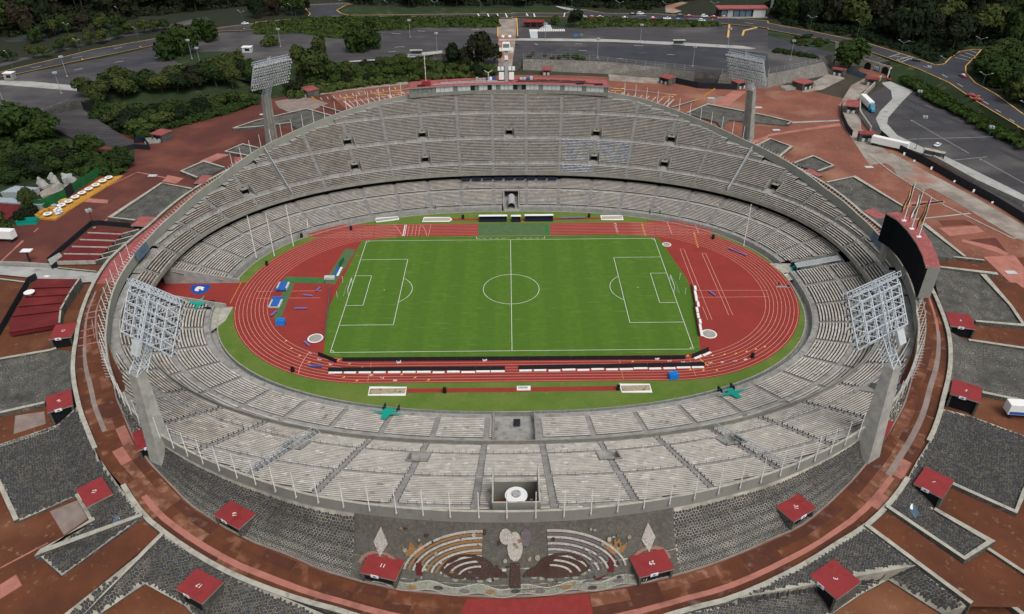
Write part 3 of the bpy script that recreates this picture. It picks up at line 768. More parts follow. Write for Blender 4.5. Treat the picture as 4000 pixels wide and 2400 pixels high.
# pale repair strip that follows the walk
def arc_strip(name, th0, th1, f0, f1, z, m, tab=RING_OUT):
    mb = MB(); n = max(2, int(abs(th1-th0)/2))
    for i in range(n):
        a, b2 = th0+(th1-th0)*i/n, th0+(th1-th0)*(i+1)/n; q = []
        for t2, ff in ((a, f0), (a, f1), (b2, f1), (b2, f0)):
            x0, x1 = pr(FOOT, t2), pr(RING_OUT, t2); r = x0+(x1-x0)*ff; q.append((r*math.cos(R(t2)), -1.5+r*math.sin(R(t2)), z))
        mb.poly(q, m)
    o = mb.build(name, ringw); return o
arc_strip('repair_strip', -128, -98, .62, .78, 10.055, 'plaza_pink'); arc_strip('repair_strip', -84, -50, .60, .74, 10.055, 'plaza_pink')
arc_strip('repair_strip', -172, -140, .55, .68, 10.055, 'plaza_grey'); arc_strip('repair_strip', -50, -20, .5, .66, 10.055, 'plaza_grey'); arc_strip('repair_strip', -20, -5, .5, .64, 10.055, 'plaza_pink')
sheet('red_carpet_area', [polar_xy(RING_OUT, t, -1.0) for t in range(-95, -83, 2)]+[polar_xy(FOOT, t, .6) for t in range(-84, -96, -2)], 10.06, 'red_paint', ringw)
# painted markings near the left end
mk = MB()
for q in ([(-119.6,-33.3,10.07),(-116.2,-31.8,10.07),(-116,-32.4,10.07),(-119.4,-33.9,10.07)] , [(-117.9,-39.4,10.07),(-113.3,-36.5,10.07),(-113.1,-36.9,10.07),(-117.7,-39.9,10.07)], [(-115.7,-46.4,10.07),(-110.6,-44.4,10.07),(-110.4,-44.8,10.07),(-115.5,-46.9,10.07)], [(-116.8,-42.9,10.07),(-112.6,-40.5,10.07),(-112.4,-40.9,10.07),(-116.6,-43.2,10.07)], [(-117.6,-33.9,10.07),(-112.6,-42.9,10.07),(-112.4,-42.8,10.07),(-117.4,-33.8,10.07)], [(-118.2,-36.9,10.07),(-113.3,-46.2,10.07),(-113.1,-46.1,10.07),(-117.9,-36.9,10.07)], [(-116.6,-32.9,10.07),(-112.4,-41.5,10.07),(-112.3,-41.5,10.07),(-116.5,-32.8,10.07)], [(-121.2,-30.7,10.07),(-116.5,-28.6,10.07),(-116.3,-29.1,10.07),(-121,-31.1,10.07)]):
    mk.poly(q, 'plaza_pink')
mk.build('painted_lines', ringw)
# coping wall on the outer edge of the walk, with gaps for the radial ramps
cop = empty('ring_coping', (0, 0, 0), 0, 'pale concrete coping wall on the outer edge of the circular red walk', 'wall')
for (a0, a1) in ((-130.6, -49.2), (-231, -137.6), (-42.6, 52)):
    mb = MB(); n = int((a1-a0)/2.0)
    pts = [polar_xy(RING_OUT, a0+(a1-a0)*i/n) for i in range(n+1)]
    mb.wallstrip(pts, 1.0, 5.0, 10.75, 'stone_far', 'pale_concrete'); mb.build_split('coping', cop)
OUTSIDE |= top_names()-T0_
# ================================================================ FIELD
fld = MB()
fp = []
for i in range(180):
    x, y, nx, ny = curve(i*NB/180); fp.append((x+nx*(TL0-1.9), y+ny*(TL0-1.9)))
o = sheet('field_verge', fp, 0.0, 'grass_verge', None, 'structure')
TX, TY, TRO, TRI, TH = 1.65, -.5, 47.75, 37.3, 42.4
def oval(r, n=40):
    P = []
    for i in range(n+1): t = -math.pi/2+math.pi*i/n; P.append((TX+TH+r*math.cos(t), TY+r*math.sin(t)))
    for i in range(n+1): t = math.pi/2+math.pi*i/n; P.append((TX-TH+r*math.cos(t), TY+r*math.sin(t)))
    return P
trk = sheet('running_track', oval(TRO), .03, 'track', None, 'structure')
sheet('track_chute', [(-74.4,47.6),(-74.7,37.4),(-69.3,37.2),(-59.1,35.5),(-44.3,37.6),(-45.4,46.9)], .032, 'track', trk)
sheet('track_chute', [(51.9,48),(74.9,47.5),(74.7,37.6),(65.5,37.5),(50.5,39.1)], .032, 'track', trk)
sheet('exit_passage', [(-124.4,11.8),(-119,11),(-89.7,6.9),(-89.5,-7.2),(-104.2,-4.5),(-115,-3.1)], .034, 'track', trk)
sheet('pole_vault_runway', [(-23.2,51.7),(-11.8,51.5),(-11.8,49.9),(-23.1,49.9)], .03, 'track', trk)
sheet('long_jump_runway', [(4,51.3),(34.9,51.6),(34.8,50.2),(4,49.4)], .03, 'track', trk)
sheet('long_jump_runway', [(-28.8,-50.6),(-0.1,-50.6),(-0.1,-52.5),(-28.6,-52.4)], .03, 'track', trk)
sheet('long_jump_runway', [(-0.1,-50.6),(28.7,-50.3),(28.8,-52.3),(-0.2,-52.5)], .03, 'track', trk)
LN = MB()
for i in range(9): line_mb(LN, oval(TRI+.25+1.22*i, 48), .09, .05, 'track_line', True)
# straight lane lines of the far chutes
for i in range(9):
    y = TY+TRI+.25+1.22*i; line_mb(LN, [(-84+1.1*i if i < 3 else -84, y), (88-.5*i, y)], .08, .051, 'track_line')
LN.build('lane_lines', trk)
mk = MB()
def L(pts, w_, m='track_line', z=.055): line_mb(mk, pts, w_, z, m)
L([(-39.9,46.8),(-39.7,37.6)], .35, 'line_white'); L([(-39.3,46.8),(-39.1,37.5)], .2, 'line_white')
for q in (1480, 1510, 1535, 1560): L([[(-38.3,46.6),(-38.1,37.5)][0], [(-38.3,46.6),(-38.1,37.5)][1]] if q == 1480 else [(p[0]+(q-1480)*.052, p[1]) for p in [(-38.3,46.6),(-38.1,37.5)]], .1)
L([(-30.1,47),(-30.3,37.4)], .1); L([(59.6,47.2),(59.6,37.3)], .15); L([(69.7,47),(69.6,37.9)], .15)
L([(-44.5,46.9),(-42.8,44.7),(-41.2,40.9),(-40,37.6)], .12); L([(-33.6,46.7),(-32.2,43.2),(-31.3,39.9),(-30.8,37.4)], .12)
L([(-58.7,-33.8),(-59.4,-37.3),(-59.7,-41.1),(-59.4,-43.7)], .12); L([(-39.9,-38.8),(-39.6,-47.6)], .1, 'yellow_line'); L([(30.4,-38.5),(30.4,-47.4)], .1, 'yellow_line'); L([(50.4,-38.5),(50.5,-46.3)], .1, 'yellow_line')
L([(52.9,-37.8),(55,-42.1)], .3, 'yellow_line'); L([(-83.3,-0.2),(-61.7,-0.1)], .1); L([(-82.1,-4.4),(-61.5,-4.4)], .1); L([(59.8,-2),(83.4,-2.4)], .1); L([(59.9,-6.2),(82.2,-6.3)], .1)
L([(60.3,25.8),(61.7,25.8)], .1); L([(60.3,25.8),(59.8,-6.8)], .1); L([(61.7,25.8),(61.3,-11.9)], .1)
L([(67.4,22.5),(68.7,22.4)], .1); L([(67.4,22.5),(67.1,-12)], .1); L([(68.7,22.4),(68.4,-12)], .1)
L([(60,-11.8),(60,-19.1)], .1); L([(61.3,-11.9),(61.3,-19.1)], .1); L([(67.1,-12),(67,-16.5)], .1); L([(68.3,-12),(68.3,-16.5)], .1)
L([(-89.9,6.8),(-89.6,-7.2)], .15, 'yellow_line')
for p in [(49.7,45.4),(49.7,44.1),(49.6,42.9),(49.6,41.6),(49.6,40.3),(49.6,39.1),(49.6,37.9),(49.6,36.6),(67.8,37.7),(67.7,36.3),(67.6,34.8),(67.4,33.2),(67.3,31.6),(67.1,30.1),(67,28.5),(66.9,27.2)] + [(50.1,-37.1),(34,-39.6),(37.8,-40.7),(57.2,-37.2),(60.7,-36.7),(64.1,-36.3),(67.4,-35.4),(70.4,-34.3),(73.3,-33.2),(49.5,-43.6),(53.1,-43.9),(56.8,-44)] + [(-66.8,-28),(-64.3,-31.8),(-61.1,-35.4),(-57.7,-38.5),(-49.5,-37.6),(-46.1,-39.4),(-42.3,-41.1),(-46.6,-45.5),(-42.7,-47),(-30.7,-44.6),(-26.9,-45.9),(-23.1,-47)]:
    mk.poly([(p[0]-.45, p[1]-.35, .056), (p[0]+.4, p[1]-.1, .056), (p[0]+.3, p[1]+.5, .056)], 'arrow_yellow')
mk.build('track_markings', trk)
def ground_num(ch, p, ang, size, m='line_white', z=.06):
    return text_obj('lane_number', ch, size, (p[0], p[1], z), (0, 0, ang), m, trk)
for n_, p in enumerate([(39.6,38.3),(39.6,39.5),(39.6,40.6),(39.6,41.7),(39.6,42.8),(39.6,43.9),(39.6,45),(39.6,46.1)]): ground_num(str(n_+1), p, -math.pi/2+.05, 1.25)
for n_, (p, a) in enumerate(zip([(-58.3,-34.1),(-55,-37.2),(-51.4,-39.5),(-47.6,-41.7)], (-.6, -.5, -.4, -.3))): ground_num(str(n_+1), p, math.pi/2+a+math.pi, 1.6)
for n_, p in enumerate([(-39,-44.7),(-36,-45.9),(-32.2,-47.1)]): ground_num(str(n_+6), p, -math.pi/2, 1.6)
for n_, p in enumerate([(44.5,-39.5),(48.2,-40),(52,-40.5),(55.8,-40.6),(59.3,-40.3),(62.9,-39.8),(66.1,-39.2)]): ground_num(str(n_+2), p, -math.pi/2+.12+.03*n_, 1.6)
# grass pitch
gp = [(-54.4,34),(-57.6,-9.8)] + [(-57.8,-9.8),(-54.2,-35),(-50.8,-36.3),(-48.3,-36.7)] + [(-0,-36.9),(26.6,-36.7),(50,-36.7),(54.3,-34.9),(55.9,-23.2),(57.6,-11.8)] + [(58.7,-1.8),(58.4,6.1),(54.2,34.1),(49.3,36.2),(39.5,37.1),(15.8,37)] + [(-13.7,37),(-40.8,37.2)]
pit = sheet('pitch', gp, .06, 'grass', None, 'structure')
pl = MB()
def W(pts, closed=False, w_=.14): line_mb(pl, pts, w_, .075, 'line_white', closed)
W([(-52.5, -34), (52.5, -34), (52.5, 34), (-52.5, 34)], True); W([(0, -34), (0, 34)])
W([(9.15*math.cos(t*math.pi/32), 9.15*math.sin(t*math.pi/32)) for t in range(64)], True)
for s in (-1, 1):
    W([(s*52.5, 20.16), (s*36, 20.16), (s*36, -20.16), (s*52.5, -20.16)]); W([(s*52.5, 9.16), (s*47, 9.16), (s*47, -9.16), (s*52.5, -9.16)])
    W([(s*(41.5-9.15*math.cos(t)), 9.15*math.sin(t)) for t in [(-53+106*i/20)*math.pi/180 for i in range(21)]])
    for y in (-1, 1): W([(s*(52.5-math.cos(t)), y*(34-math.sin(t))) for t in [math.pi/2*i/6 for i in range(7)]])
    pl.poly([(s*41.5-.15, -.15, .076), (s*41.5+.15, -.15, .076), (s*41.5+.15, .15, .076), (s*41.5-.15, .15, .076)], 'line_white')
W([(-12.5, 36.4), (-12.5, 35.2)]); W([(12.5, 36.2), (12.5, 35.2)]); 
for i in range(5): W([(-12.5+i*2.3, 35.2), (-11.2+i*2.3, 35.2)])
for i in range(5): W([(2.2+i*2.3, 35), (3.5+i*2.3, 35)])
pl.build('pitch_lines', pit)
# artificial turf mats
def carpet(m, pts, lab): tag(sheet('turf_mat', pts, .07, m), lab, 'turf mat')
carpet('carpet_pale', [(-12.1,47.1),(0.6,47)]+[(13,47),(12.7,37.2),(0.5,37.1)]+[(-12,37.3)], 'pale green turf mat laid across the far straight in front of the dugouts')
carpet('carpet', [(13,47.1),(14.7,47.1),(14.7,37.1),(12.7,37.1)], 'bright green narrow turf strip at the right end of the mat by the dugouts')
carpet('carpet_pale', [(-59.3,28.4),(-55.2,27.7),(-58.3,3.9),(-62.2,4.6)], 'pale green turf strip running along the left end of the pitch')
carpet('carpet', [(-75.8,9.1),(-61.8,7.9),(-61.9,4.4),(-76.3,5.5)], 'bright green turf strip crossing the left red infield')
carpet('carpet_pale', [(-74.5,5),(-71.8,4.6),(-71.7,-0.1),(-71.4,-8.8)]+[(-71.2,-16.8),(-73.3,-16.7)]+[(-74.4,-6.3)], 'olive turf strip running towards the blue tarpaulin on the left infield')
sheet('logo_panel', [(p[0]*1.0, p[1]) for p in [(-105.6,1.9),(-105.8,3.7),(-104.3,4.5),(-101.1,4.6),(-99.7,4.2),(-99.1,3),(-99.4,0.1),(-100.5,-1.5),(-102.2,-1.6),(-103.9,-0.5)]], .05, 'blue_logo', trk)
lg = MB(); z = .062
lg.poly([(x, y, z) for x, y in [(-103.7,0.8),(-103.9,2.3),(-103.5,3.3),(-102.1,3.2),(-101,2.6),(-101.2,1.7),(-100.7,0.9),(-101.4,0.8),(-102,1.6),(-102.7,1.5),(-102.1,0.4),(-103,0.3)]], 'line_white'); lg.build('logo_emblem', trk)
for i, pts in enumerate(([(-33.2,52.6),(-23.4,52.6),(-22.5,50.8),(-23.3,49.4),(-33.6,49.3)], [(35,52.8),(43.2,52.9),(43.1,49.5),(34.9,49.5)], [(-38.6,-50.1),(-28.7,-50.2),(-28.7,-53.2),(-38.6,-53.2)], [(29.1,-49.9),(37.2,-49.9),(37.2,-52.9),(29.3,-53)], [(-51.9,52.3),(-43.5,53.7),(-42.9,51.6),(-51.1,49.2)])):
    lab = ('pale sand pit behind the left end of the far straight', 'sand pit right of the far dugouts', 'weedy sand pit at the near left end of the long jump runway', 'brown sand pit at the near right end of the long jump runway', 'small grey concrete pit on the far left verge')[i]
    e = empty('sand_pit', (0, 0, 0), 0, lab, 'sand pit'); sheet('sand', pts, .05, ('sand_clean', 'sand_clean', 'sand', 'sand', 'concrete')[i], e)
    m1 = MB(); m1.wallstrip(pts, .45, 0, .12, 'white', closed=True); m1.build('border', e)
for p, lab in zip([(-58.3,-26.8)]+[(58.7,-26.5)]+[(56.2,29.3)], ('near the left end of the pitch', 'near the right end of the pitch', 'at the far right corner of the pitch')):
    m1 = MB(); m1.lathe((p[0], p[1], .03), [(2.3 if 'far' not in lab else 1.6, 0), (2.3 if 'far' not in lab else 1.6, .05)], 'white', 28); m1.lathe((p[0], p[1], .08), [(1.9 if 'far' not in lab else 1.3, 0), (1.9 if 'far' not in lab else 1.3, .02)], 'concrete', 28)
    tag(m1.build('throwing_circle'), 'round concrete throwing circle '+lab, 'throwing circle')
# goals
def goal(loc, rz, lab, w_=7.32, h=2.44, d=1.8, net=True):
    g = empty('football_goal', loc, rz, lab, 'goal')
    f = MB(); r = .09
    f.tube((0, -w_/2, 0), (0, -w_/2, h), r, 'white'); f.tube((0, w_/2, 0), (0, w_/2, h), r, 'white'); f.tube((0, -w_/2, h), (0, w_/2, h), r, 'white'); f.build('goal_frame', g)
    s = MB()
    for y in (-w_/2, w_/2): s.tube((0, y, h), (d, y, .05), .025, 'steel', 4)
    s.tube((d, -w_/2, .05), (d, w_/2, .05), .03, 'steel', 4); s.build('back_stay', g); return g
goal((52.5, 0, .06), 0, 'white football goal at the right end of the pitch'); goal((-52.5, 0, .06), math.pi, 'white football goal at the left end of the pitch')
p = [(-76.2,39.9),(-74.8,39.9)][0]
goal((p[0], p[1]+5, .05), .25, 'spare white goal standing on the far left end of the straight', 6.5, 2.4)
for i, (a, lab) in enumerate((([(-55.8,4.8)][0], 'upper of two white net posts behind the left goal'), ([(-55.9,-4.6)][0], 'lower of two white net posts behind the left goal'), ([(56,4.8)][0], 'upper of two white net posts behind the right goal'), ([(56,-4.4)][0], 'lower of two white net posts behind the right goal'))):
    m1 = MB(); m1.tube((a[0], a[1], 0), (a[0], a[1], 2.6), .06, 'white'); tag(m1.build('net_post'), lab, 'post', 'net posts behind the goals')
# ================================================================ things on the field
def dugout(x0, x1, y, lab):
    g = empty('dugout', ((x0+x1)/2, y, .03), 0, lab, 'dugout', 'dugouts behind the far straight'); L_ = x1-x0
    m1 = MB(); m1.box((0, .9, 0), (L_, .12, 1.9), 'navy'); m1.box((-L_/2, .1, 0), (.1, 1.7, 1.9), 'glass'); m1.box((L_/2, .1, 0), (.1, 1.7, 1.9), 'glass'); m1.build('shell', g)
    m1 = MB(); m1.box((0, .35, 1.9), (L_+.3, 1.3, .14), 'white'); m1.build('roof', g)
    for i in range(int(L_/.75)):
        m1 = MB(); x = -L_/2+.5+i*.75; m1.box((x, 0, .3), (.55, .5, .15), 'purple'); m1.box((x, .28, .45), (.55, .12, .75), 'navy'); m1.build('seat', g)
    m1 = MB(); m1.box((0, -.9, 0), (L_, .5, .9), 'navy'); m1.build('front_panel', g)
q = [(-11.9,48.6),(-1.3,48.4),(0.4,48.3),(3.9,48.3),(5.6,48.7),(16.3,48.5)]
dugout(q[0][0], q[1][0], q[0][1]+1, 'long white roofed dugout left of the small middle one'); dugout(q[2][0], q[3][0], q[2][1]+1, 'short dugout in the middle of three behind the far straight'); dugout(q[4][0], q[5][0], q[4][1]+1, 'long white roofed dugout right of the small middle one')
# advertising boards
def boards(name_label, pts, h, step, group=None, mt='black', back='white', lean=.35):
    a, b2 = Vector(pts[0]), Vector(pts[1]); d = b2-a; n = max(1, int(d.length/step)); g = empty('advertising_board', (a.x, a.y, .04), math.atan2(d.y, d.x), name_label, 'board', group); L_ = d.length
    for i in range(n):
        m1 = MB(); x = L_*(i+.5)/n; w_ = L_/n-.05
        m1.hexa([(x-w_/2, 0, 0), (x+w_/2, 0, 0), (x+w_/2, .12, 0), (x-w_/2, .12, 0), (x-w_/2, lean, h), (x+w_/2, lean, h), (x+w_/2, lean+.12, h), (x-w_/2, lean+.12, h)], mt); m1.build('panel', g)
        if back:
            m1 = MB(); yy = -.55 if random.random() < .75 else -.8; m1.box((x, yy, 0), (w_*random.uniform(.8, .97), .75, .14), back); m1.build('base_plate', g)
boards('long black advertising board along the near touchline of the pitch', [(-48.2,-38.3)]+[(49.2,-38.8)], 1.1, 4.0, None, 'black', None)
boards('left black board with white base plates standing on the near lanes', [(-51.3,-42.9),(-2,-43)], 1.1, 4.0)
boards('right black board with white base plates standing on the near lanes', [(1.7,-42.8),(53.9,-42)], 1.1, 4.0)
boards('short slanting black board at the near left corner of the track', [(-55.8,-35.4),(-49.8,-39)], 1.1, 3.0, None, 'black', None)
boards('short slanting black board at the near right corner of the track', [(51.3,-38.3),(56.8,-34.9)], 1.1, 3.0)
boards('dark board along the left end line of the pitch', [(-59.9,1.6),(-58.1,-9.8)]+[] , 1.0, 3.0, None, 'blue_steel', None)
boards('dark board continuing the left end line down to the near corner', [(-58.1,-9.8),(-55.7,-28.3)], 1.0, 3.0, None, 'blue_steel', None)
boards('white backed black board along the right end line of the pitch', [(58,-11.8),(59.5,1.1)], 1.0, 3.0)
boards('white backed black board continuing the right end line to the near corner', [(55.8,-27.7),(57.6,-11.8)], 1.0, 3.0)
boards('blue and white banner lying on the turf strip at the left', [(-59.1,9.2),(-58.7,15.1)], .9, 1.3, None, 'blue', 'white'); boards('green and white banner upright on the turf strip at the left', [(-58.7,15.5),(-57.9,19.8)], 1.3, 1.3, None, 'green_metal', None)
# small mats, benches, tarps
def mat_obj(p, d, h, ang, m, name, lab, cat, group=None, legs=True):
    g = MB(); g.box((0, 0, h*.55 if legs else 0), (d[0], d[1], h*.45 if legs else h), m)
    if legs:
        for x in (-d[0]*.4, d[0]*.4): g.box((x, 0, 0), (.12, d[1]*.8, h*.55), 'dark')
    o = g.build(name, None, (p[0], p[1], .06)); o.rotation_euler.z = ang; return tag(o, lab, cat, group)
BL_ = [('b2', '603,1322', 1.35, 2.2, 'purple bench nearest the left goal on the left infield'), ('b2', '500,1380', -.2, 3.2, 'purple bench lying level with the logo passage on the left infield'), ('b3', '435,22', 0, 3.8, 'long purple bench in the middle of the left infield'), ('b3', '172,72', 1.2, 2.2, 'purple bench beside the inner lane of the left bend'), ('b3', '493,362', -.75, 2.6, 'purple bench below the round throwing circle on the left'), ('b3', '575,582', -.1, 4.0, 'blue bench lying across the near left lanes'), ('c2', '1932,1360', -.95, 2.6, 'purple bench alone on the right infield'), ('c2', '2175,958', -.7, 6, 'long purple bench on the far right bend'), ('c2', '510,634', 0, 3.2, 'left one of three purple benches on the far runway'), ('c2', '585,630', 0, 3.2, 'middle one of three purple benches on the far runway'), ('c2', '665,628', 0, 3.2, 'right one of three purple benches on the far runway')]
def ptf(t, s, z=0): return None
for (p, a, l_, lab) in (([(-63.1,0.3)][0], 1.3, 2.6, 0), ([(-65.7,-3.4)][0], -.25, 3.3, 1), ([(-66.2,-11)][0], 0, 3.9, 2), ([(-74,-13.8)][0], 1.2, 2.8, 3), ([(-60.1,-29.9)][0], -.85, 3.0, 4), ([(-55.3,-40.8)][0], -.05, 4.0, 5), ([(64.7,-4.4)][0], -1.1, 3.2, 6), ([(79.9,22.9)][0], -.85, 7.5, 7), ([(20.9,50.5)][0], 0, 3.2, 8), ([(23.9,50.7)][0], 0, 3.2, 9), ([(27.1,50.9)][0], 0, 3.2, 10)):
    mat_obj(p, (l_, .55), .5, a, 'purple' if lab != 5 else 'blue', 'low_bench', BL_[lab][4], 'bench', 'loose benches on the athletics field')
def tarp(p, ang, lab, s=2.2):
    g = empty('covered_cart', (p[0], p[1], .05), ang, lab, 'cart'); m1 = MB()
    b = [(-s, -s*.8), (s, -s*.8), (s*1.05, s*.8), (-s*.95, s*.8)]; m1.hexa([(x*.62, y*.62, 0) for x, y in b]+[(x*.55, y*.5, 1.5) for x, y in b], 'blue_tarp'); m1.box((0, 0, 1.5), (s*.7, .4, .25), 'blue_tarp', .3); m1.build('tarpaulin', g)
    m1 = MB(); m1.box((0, 0, 0), (s*1.5, .2, .15), 'dark'); m1.build('runner', g)
tarp([(-70.5,-18.9)][0], 0, 'bright blue tarpaulin covered cart on the left infield'); tarp([(44.1,-46.9)][0], .2, 'bright blue tarpaulin covered cart on the near right lanes')
for p, lab in zip([(-75.2,2),(-74.9,-7.2)], ('upper blue and white landing mat on the left bend', 'lower blue and white landing mat on the left bend')):
    g = empty('landing_mat', (p[0], p[1], .05), 0, lab, 'mat', 'blue and white landing mats'); k = 1 if 'upper' in lab else -1
    m1 = MB(); m1.box((0, .6*k, 0), (3.6, 4.6, .5), 'panel_white'); m1.build('pad', g); m1 = MB(); m1.box((0, .6*k, .5), (2.3, 4.4, .2), 'blue'); m1.build('centre_strip', g); m1 = MB(); m1.box((0, -2.0*k, .5), (3.5, 1.2, .25), 'blue'); m1.build('front_pad', g)
g = MB(); p = [(-60.8,7.6)][0]; g.box((p[0], p[1], .05), (3.4, 1.6, .8), 'panel_white'); tag(g.build('white_box'), 'white box at the corner where the two green turf strips meet', 'box')
g = MB(); p = [(3,-51.2)][0]; g.box((p[0], p[1], .05), (3.7, 1.6, .35), 'white'); g.box((p[0]-.2, p[1], .4), (2.6, .7, .15), 'lamp_grey'); tag(g.build('white_mat'), 'white mat lying on the long near runway', 'mat')
for p, lab in zip([(-61.2,-42.7),(-18.2,-52.4)]+[(28.4,-52),(68.3,-38.3)]+[(-59.7,42.9),(-18.2,51.4),(-76.9,37.3)]+[(30.3,51.7),(73.8,33.3)]+[(-84.3,17)], ('near left bend of the track', 'left part of the near runway', 'edge of the near right sand pit', 'near right bend of the track', 'far left chute of the track', 'verge left of the far dugouts', 'verge beyond the spare goal', 'runway right of the far dugouts', 'far right corner of the track', 'left bend beside the tall poles')):
    g = empty('loudspeaker', (p[0], p[1], .03), random.uniform(-.3, .3), 'black loudspeaker on the '+lab, 'loudspeaker', 'loudspeakers around the field'); m1 = MB(); m1.hexa([(-.45, -.4, 0), (.45, -.4, 0), (.45, .4, 0), (-.45, .4, 0), (-.42, -.2, 1.6), (.42, -.2, 1.6), (.42, .35, 1.6), (-.42, .35, 1.6)], 'black'); m1.build('cabinet', g); m1 = MB(); m1.box((0, -.42, .3), (.6, .06, 1.0), 'dark'); m1.build('grille', g)
for i, (p, t_) in enumerate(zip([(-32.1,-39,0.06),(-7.8,-38.4,0.06)]+[(41.1,-38.5,0.06)]+[(-5.3,53.7,0.06)]+[(91.9,7.3,0.06)], ('behind the long near board', 'behind the long near board right of centre', 'behind the near board at the right', 'on the verge beyond the dugouts', 'beside the right bend of the track'))):
    g = empty('equipment_case', p, .2, 'small white equipment case '+t_, 'case'); m1 = MB(); m1.box((0, 0, 0), (1.2, .8, .45), 'white'); m1.build('body', g); m1 = MB(); m1.box((0, 0, .45), (.9, .5, .12), 'dark'); m1.build('lid', g)
# tall white poles on the far verge
for i, (b_, lab) in enumerate(zip([(-89.4,22.2,0)]+[(-83.4,23.4,0),(-78.4,30.6,0),(-86.9,15.1,0)][0:2]+[(83.4,27.5,0)], ('leftmost tall white pole on the left verge', 'middle tall white pole on the left verge', 'rightmost tall white pole on the left verge', 'tall white pole on the far right verge'))):
    m1 = MB(); m1.tube((0, 0, 0), (0, 0, 16.5), .16, 'white', 8, .11); m1.lathe((0, 0, 0), [(.35, 0), (.35, .2)], 'concrete', 10); tag(m1.build('flag_pole', None, b_), lab, 'pole', 'tall white poles around the track')
# turquoise gate stairs in the front wall
def gate(p, ang, lab, near):
    g = empty('gate_stair', (p[0], p[1], 0), ang, lab, 'stair')   # local -y faces the field
    m1 = MB()
    for i in range(5): m1.box((0, .25+i*.4, 0), (3.6, .4, .25+.2*i), 'turquoise')
    m1.build('steps', g)
    for x in (-1.9, 1.9):
        m1 = MB(); m1.box((x, .9, 0), (.1, 2.2, 1.9), 'navy'); m1.build('gate_leaf', g)
    if near:
        m1 = MB(); z = 2.0
        m1.poly([(-.9, 2.2, z), (.9, 2.2, z), (1.0, 3.4, z+.1), (4.6, 3.8, z+.15), (1.0, 4.6, z+.25), (.7, 6.8, z+.65), (-.7, 6.8, z+.65), (-1.0, 4.6, z+.25), (-4.6, 3.8, z+.15), (-1.0, 3.4, z+.1)], 'turquoise'); m1.build('painted_arrow', g)
gate([(-31.3,-58.9)][0], math.pi-.2, 'turquoise gate stair with a winged mat in the near left stand', True)
gate([(56.7,-52.4)][0], math.pi+.32, 'turquoise gate stair with a winged mat in the near right stand', True)
gate([(-31.1,58.2)][0], 0, 'turquoise gate stair at the foot of the far stand, left', False); gate([(55.8,52.3)][0], -.05, 'turquoise gate stair at the foot of the far stand, right', False)
gate([(-94,-10.1)][0], math.pi/2+.0, 'turquoise gate stair beside the left passage', True); gate([(95.3,10.6)][0], -math.pi/2-.1, 'turquoise gate below the right passage', False)
g = empty('players_tunnel', (.5, 59.8, 0), 0, 'black arched tunnel tube in the middle of the far stand', 'tunnel'); m1 = MB()
arc = [(1.35*math.cos(t*math.pi/10), 1.3+1.2*math.sin(t*math.pi/10)) for t in range(11)]; arc = [(1.35, 0)]+arc+[(-1.35, 0)]
for a, b2 in zip(arc, arc[1:]): m1.poly([(a[0], 0, a[1]), (b2[0], 0, b2[1]), (b2[0], 7, b2[1]+.8), (a[0], 7, a[1]+.8)], 'lamp_grey'); m1.poly([(a[0]*.95, 0, a[1]*.97), (a[0]*.95, 7, a[1]*.97+.8), (b2[0]*.95, 7, b2[1]*.97+.8), (b2[0]*.95, 0, b2[1]*.97)], 'black')
m1.build('cover', g); m1 = MB(); m1.poly([(1.3, 6.9, 0), (-1.3, 6.9, 0), (-1.3, 6.9, 3.2), (1.3, 6.9, 3.2)], 'black'); m1.build('doorway', g)
g = empty('steel_stair', (1.0, -63.6, .1), 0, 'small black steel stair in the middle gap of the near stand', 'stair')
for i in range(7): m1 = MB(); m1.box((0, -i*.5, .12*i), (1.5, .38, .1), 'dark'); m1.build('step', g)
for x in (-.8, .8): m1 = MB(); m1.tube((x, .3, 0), (x, -3.4, .9), .05, 'dark'); m1.build('rail', g)
# right passage cover frame
g = empty('passage_frame', (96, 11, 0), 0, 'light steel frame with netting over the right passage ramp', 'frame'); m1 = MB()
for y in (-2.6, .2): m1.tube((0, y, 2.2), (14, y, 5.0), .08, 'steel')
for x in (0, 4.6, 9.3, 14): m1.tube((x, -2.6, 2.2+.2*x), (x, .2, 2.2+.2*x), .06, 'steel'); m1.tube((x, -2.6, 0), (x, -2.6, 2.2+.2*x), .05, 'steel')
m1.build('frame_bars', g); m1 = MB(); m1.hexa([(0, -2.5, 2.1), (14, -2.5, 4.9), (14, .1, 4.9), (0, .1, 2.1), (0, -2.5, 2.14), (14, -2.5, 4.94), (14, .1, 4.94), (0, .1, 2.14)], 'lamp_grey'); m1.build('net_cover', g)
# radial barrier fences on the stands
def radial_fence(s, t0, t1, lab, frame=True):
    c = (0, *curve(s)); g = empty('barrier_fence', bp(c, t0, zat(t0)), 0, lab, 'fence'); o = Vector(bp(c, t0, zat(t0)))
    m1 = MB(); n = int((t1-t0)/1.6)
    def P(t, h, k=0): q = Vector(bp(c, t, zat(t)+h))-o; return q+Vector((-c[4]*k, c[3]*k, 0))
    for h in (1.1, 2.4): m1.tube(P(t0, h), P(t1, h), .06, 'steel')
    m1.build('rails', g)
    for i in range(n+1):
        m2 = MB(); t = t0+(t1-t0)*i/n; m2.tube(P(t, 0), P(t, 2.5), .05, 'steel', 5); m2.tube(P(t, 2.4), P(t, 1.0, 1.5), .035, 'steel', 4); m2.build('post', g)
    m1 = MB(); m1.tube(P(t0, 1.0, 1.5), P(t1, 1.0, 1.5), .05, 'steel'); m1.tube(P(t0, 2.4), P(t0, 1.0, 1.5), .05, 'steel'); m1.build('lower_rail', g)
radial_fence(19.5, 1, 28, 'slanting white steel barrier fence across the near left seats'); radial_fence(26.55, 1, 27, 'slanting white steel barrier fence across the near right seats')
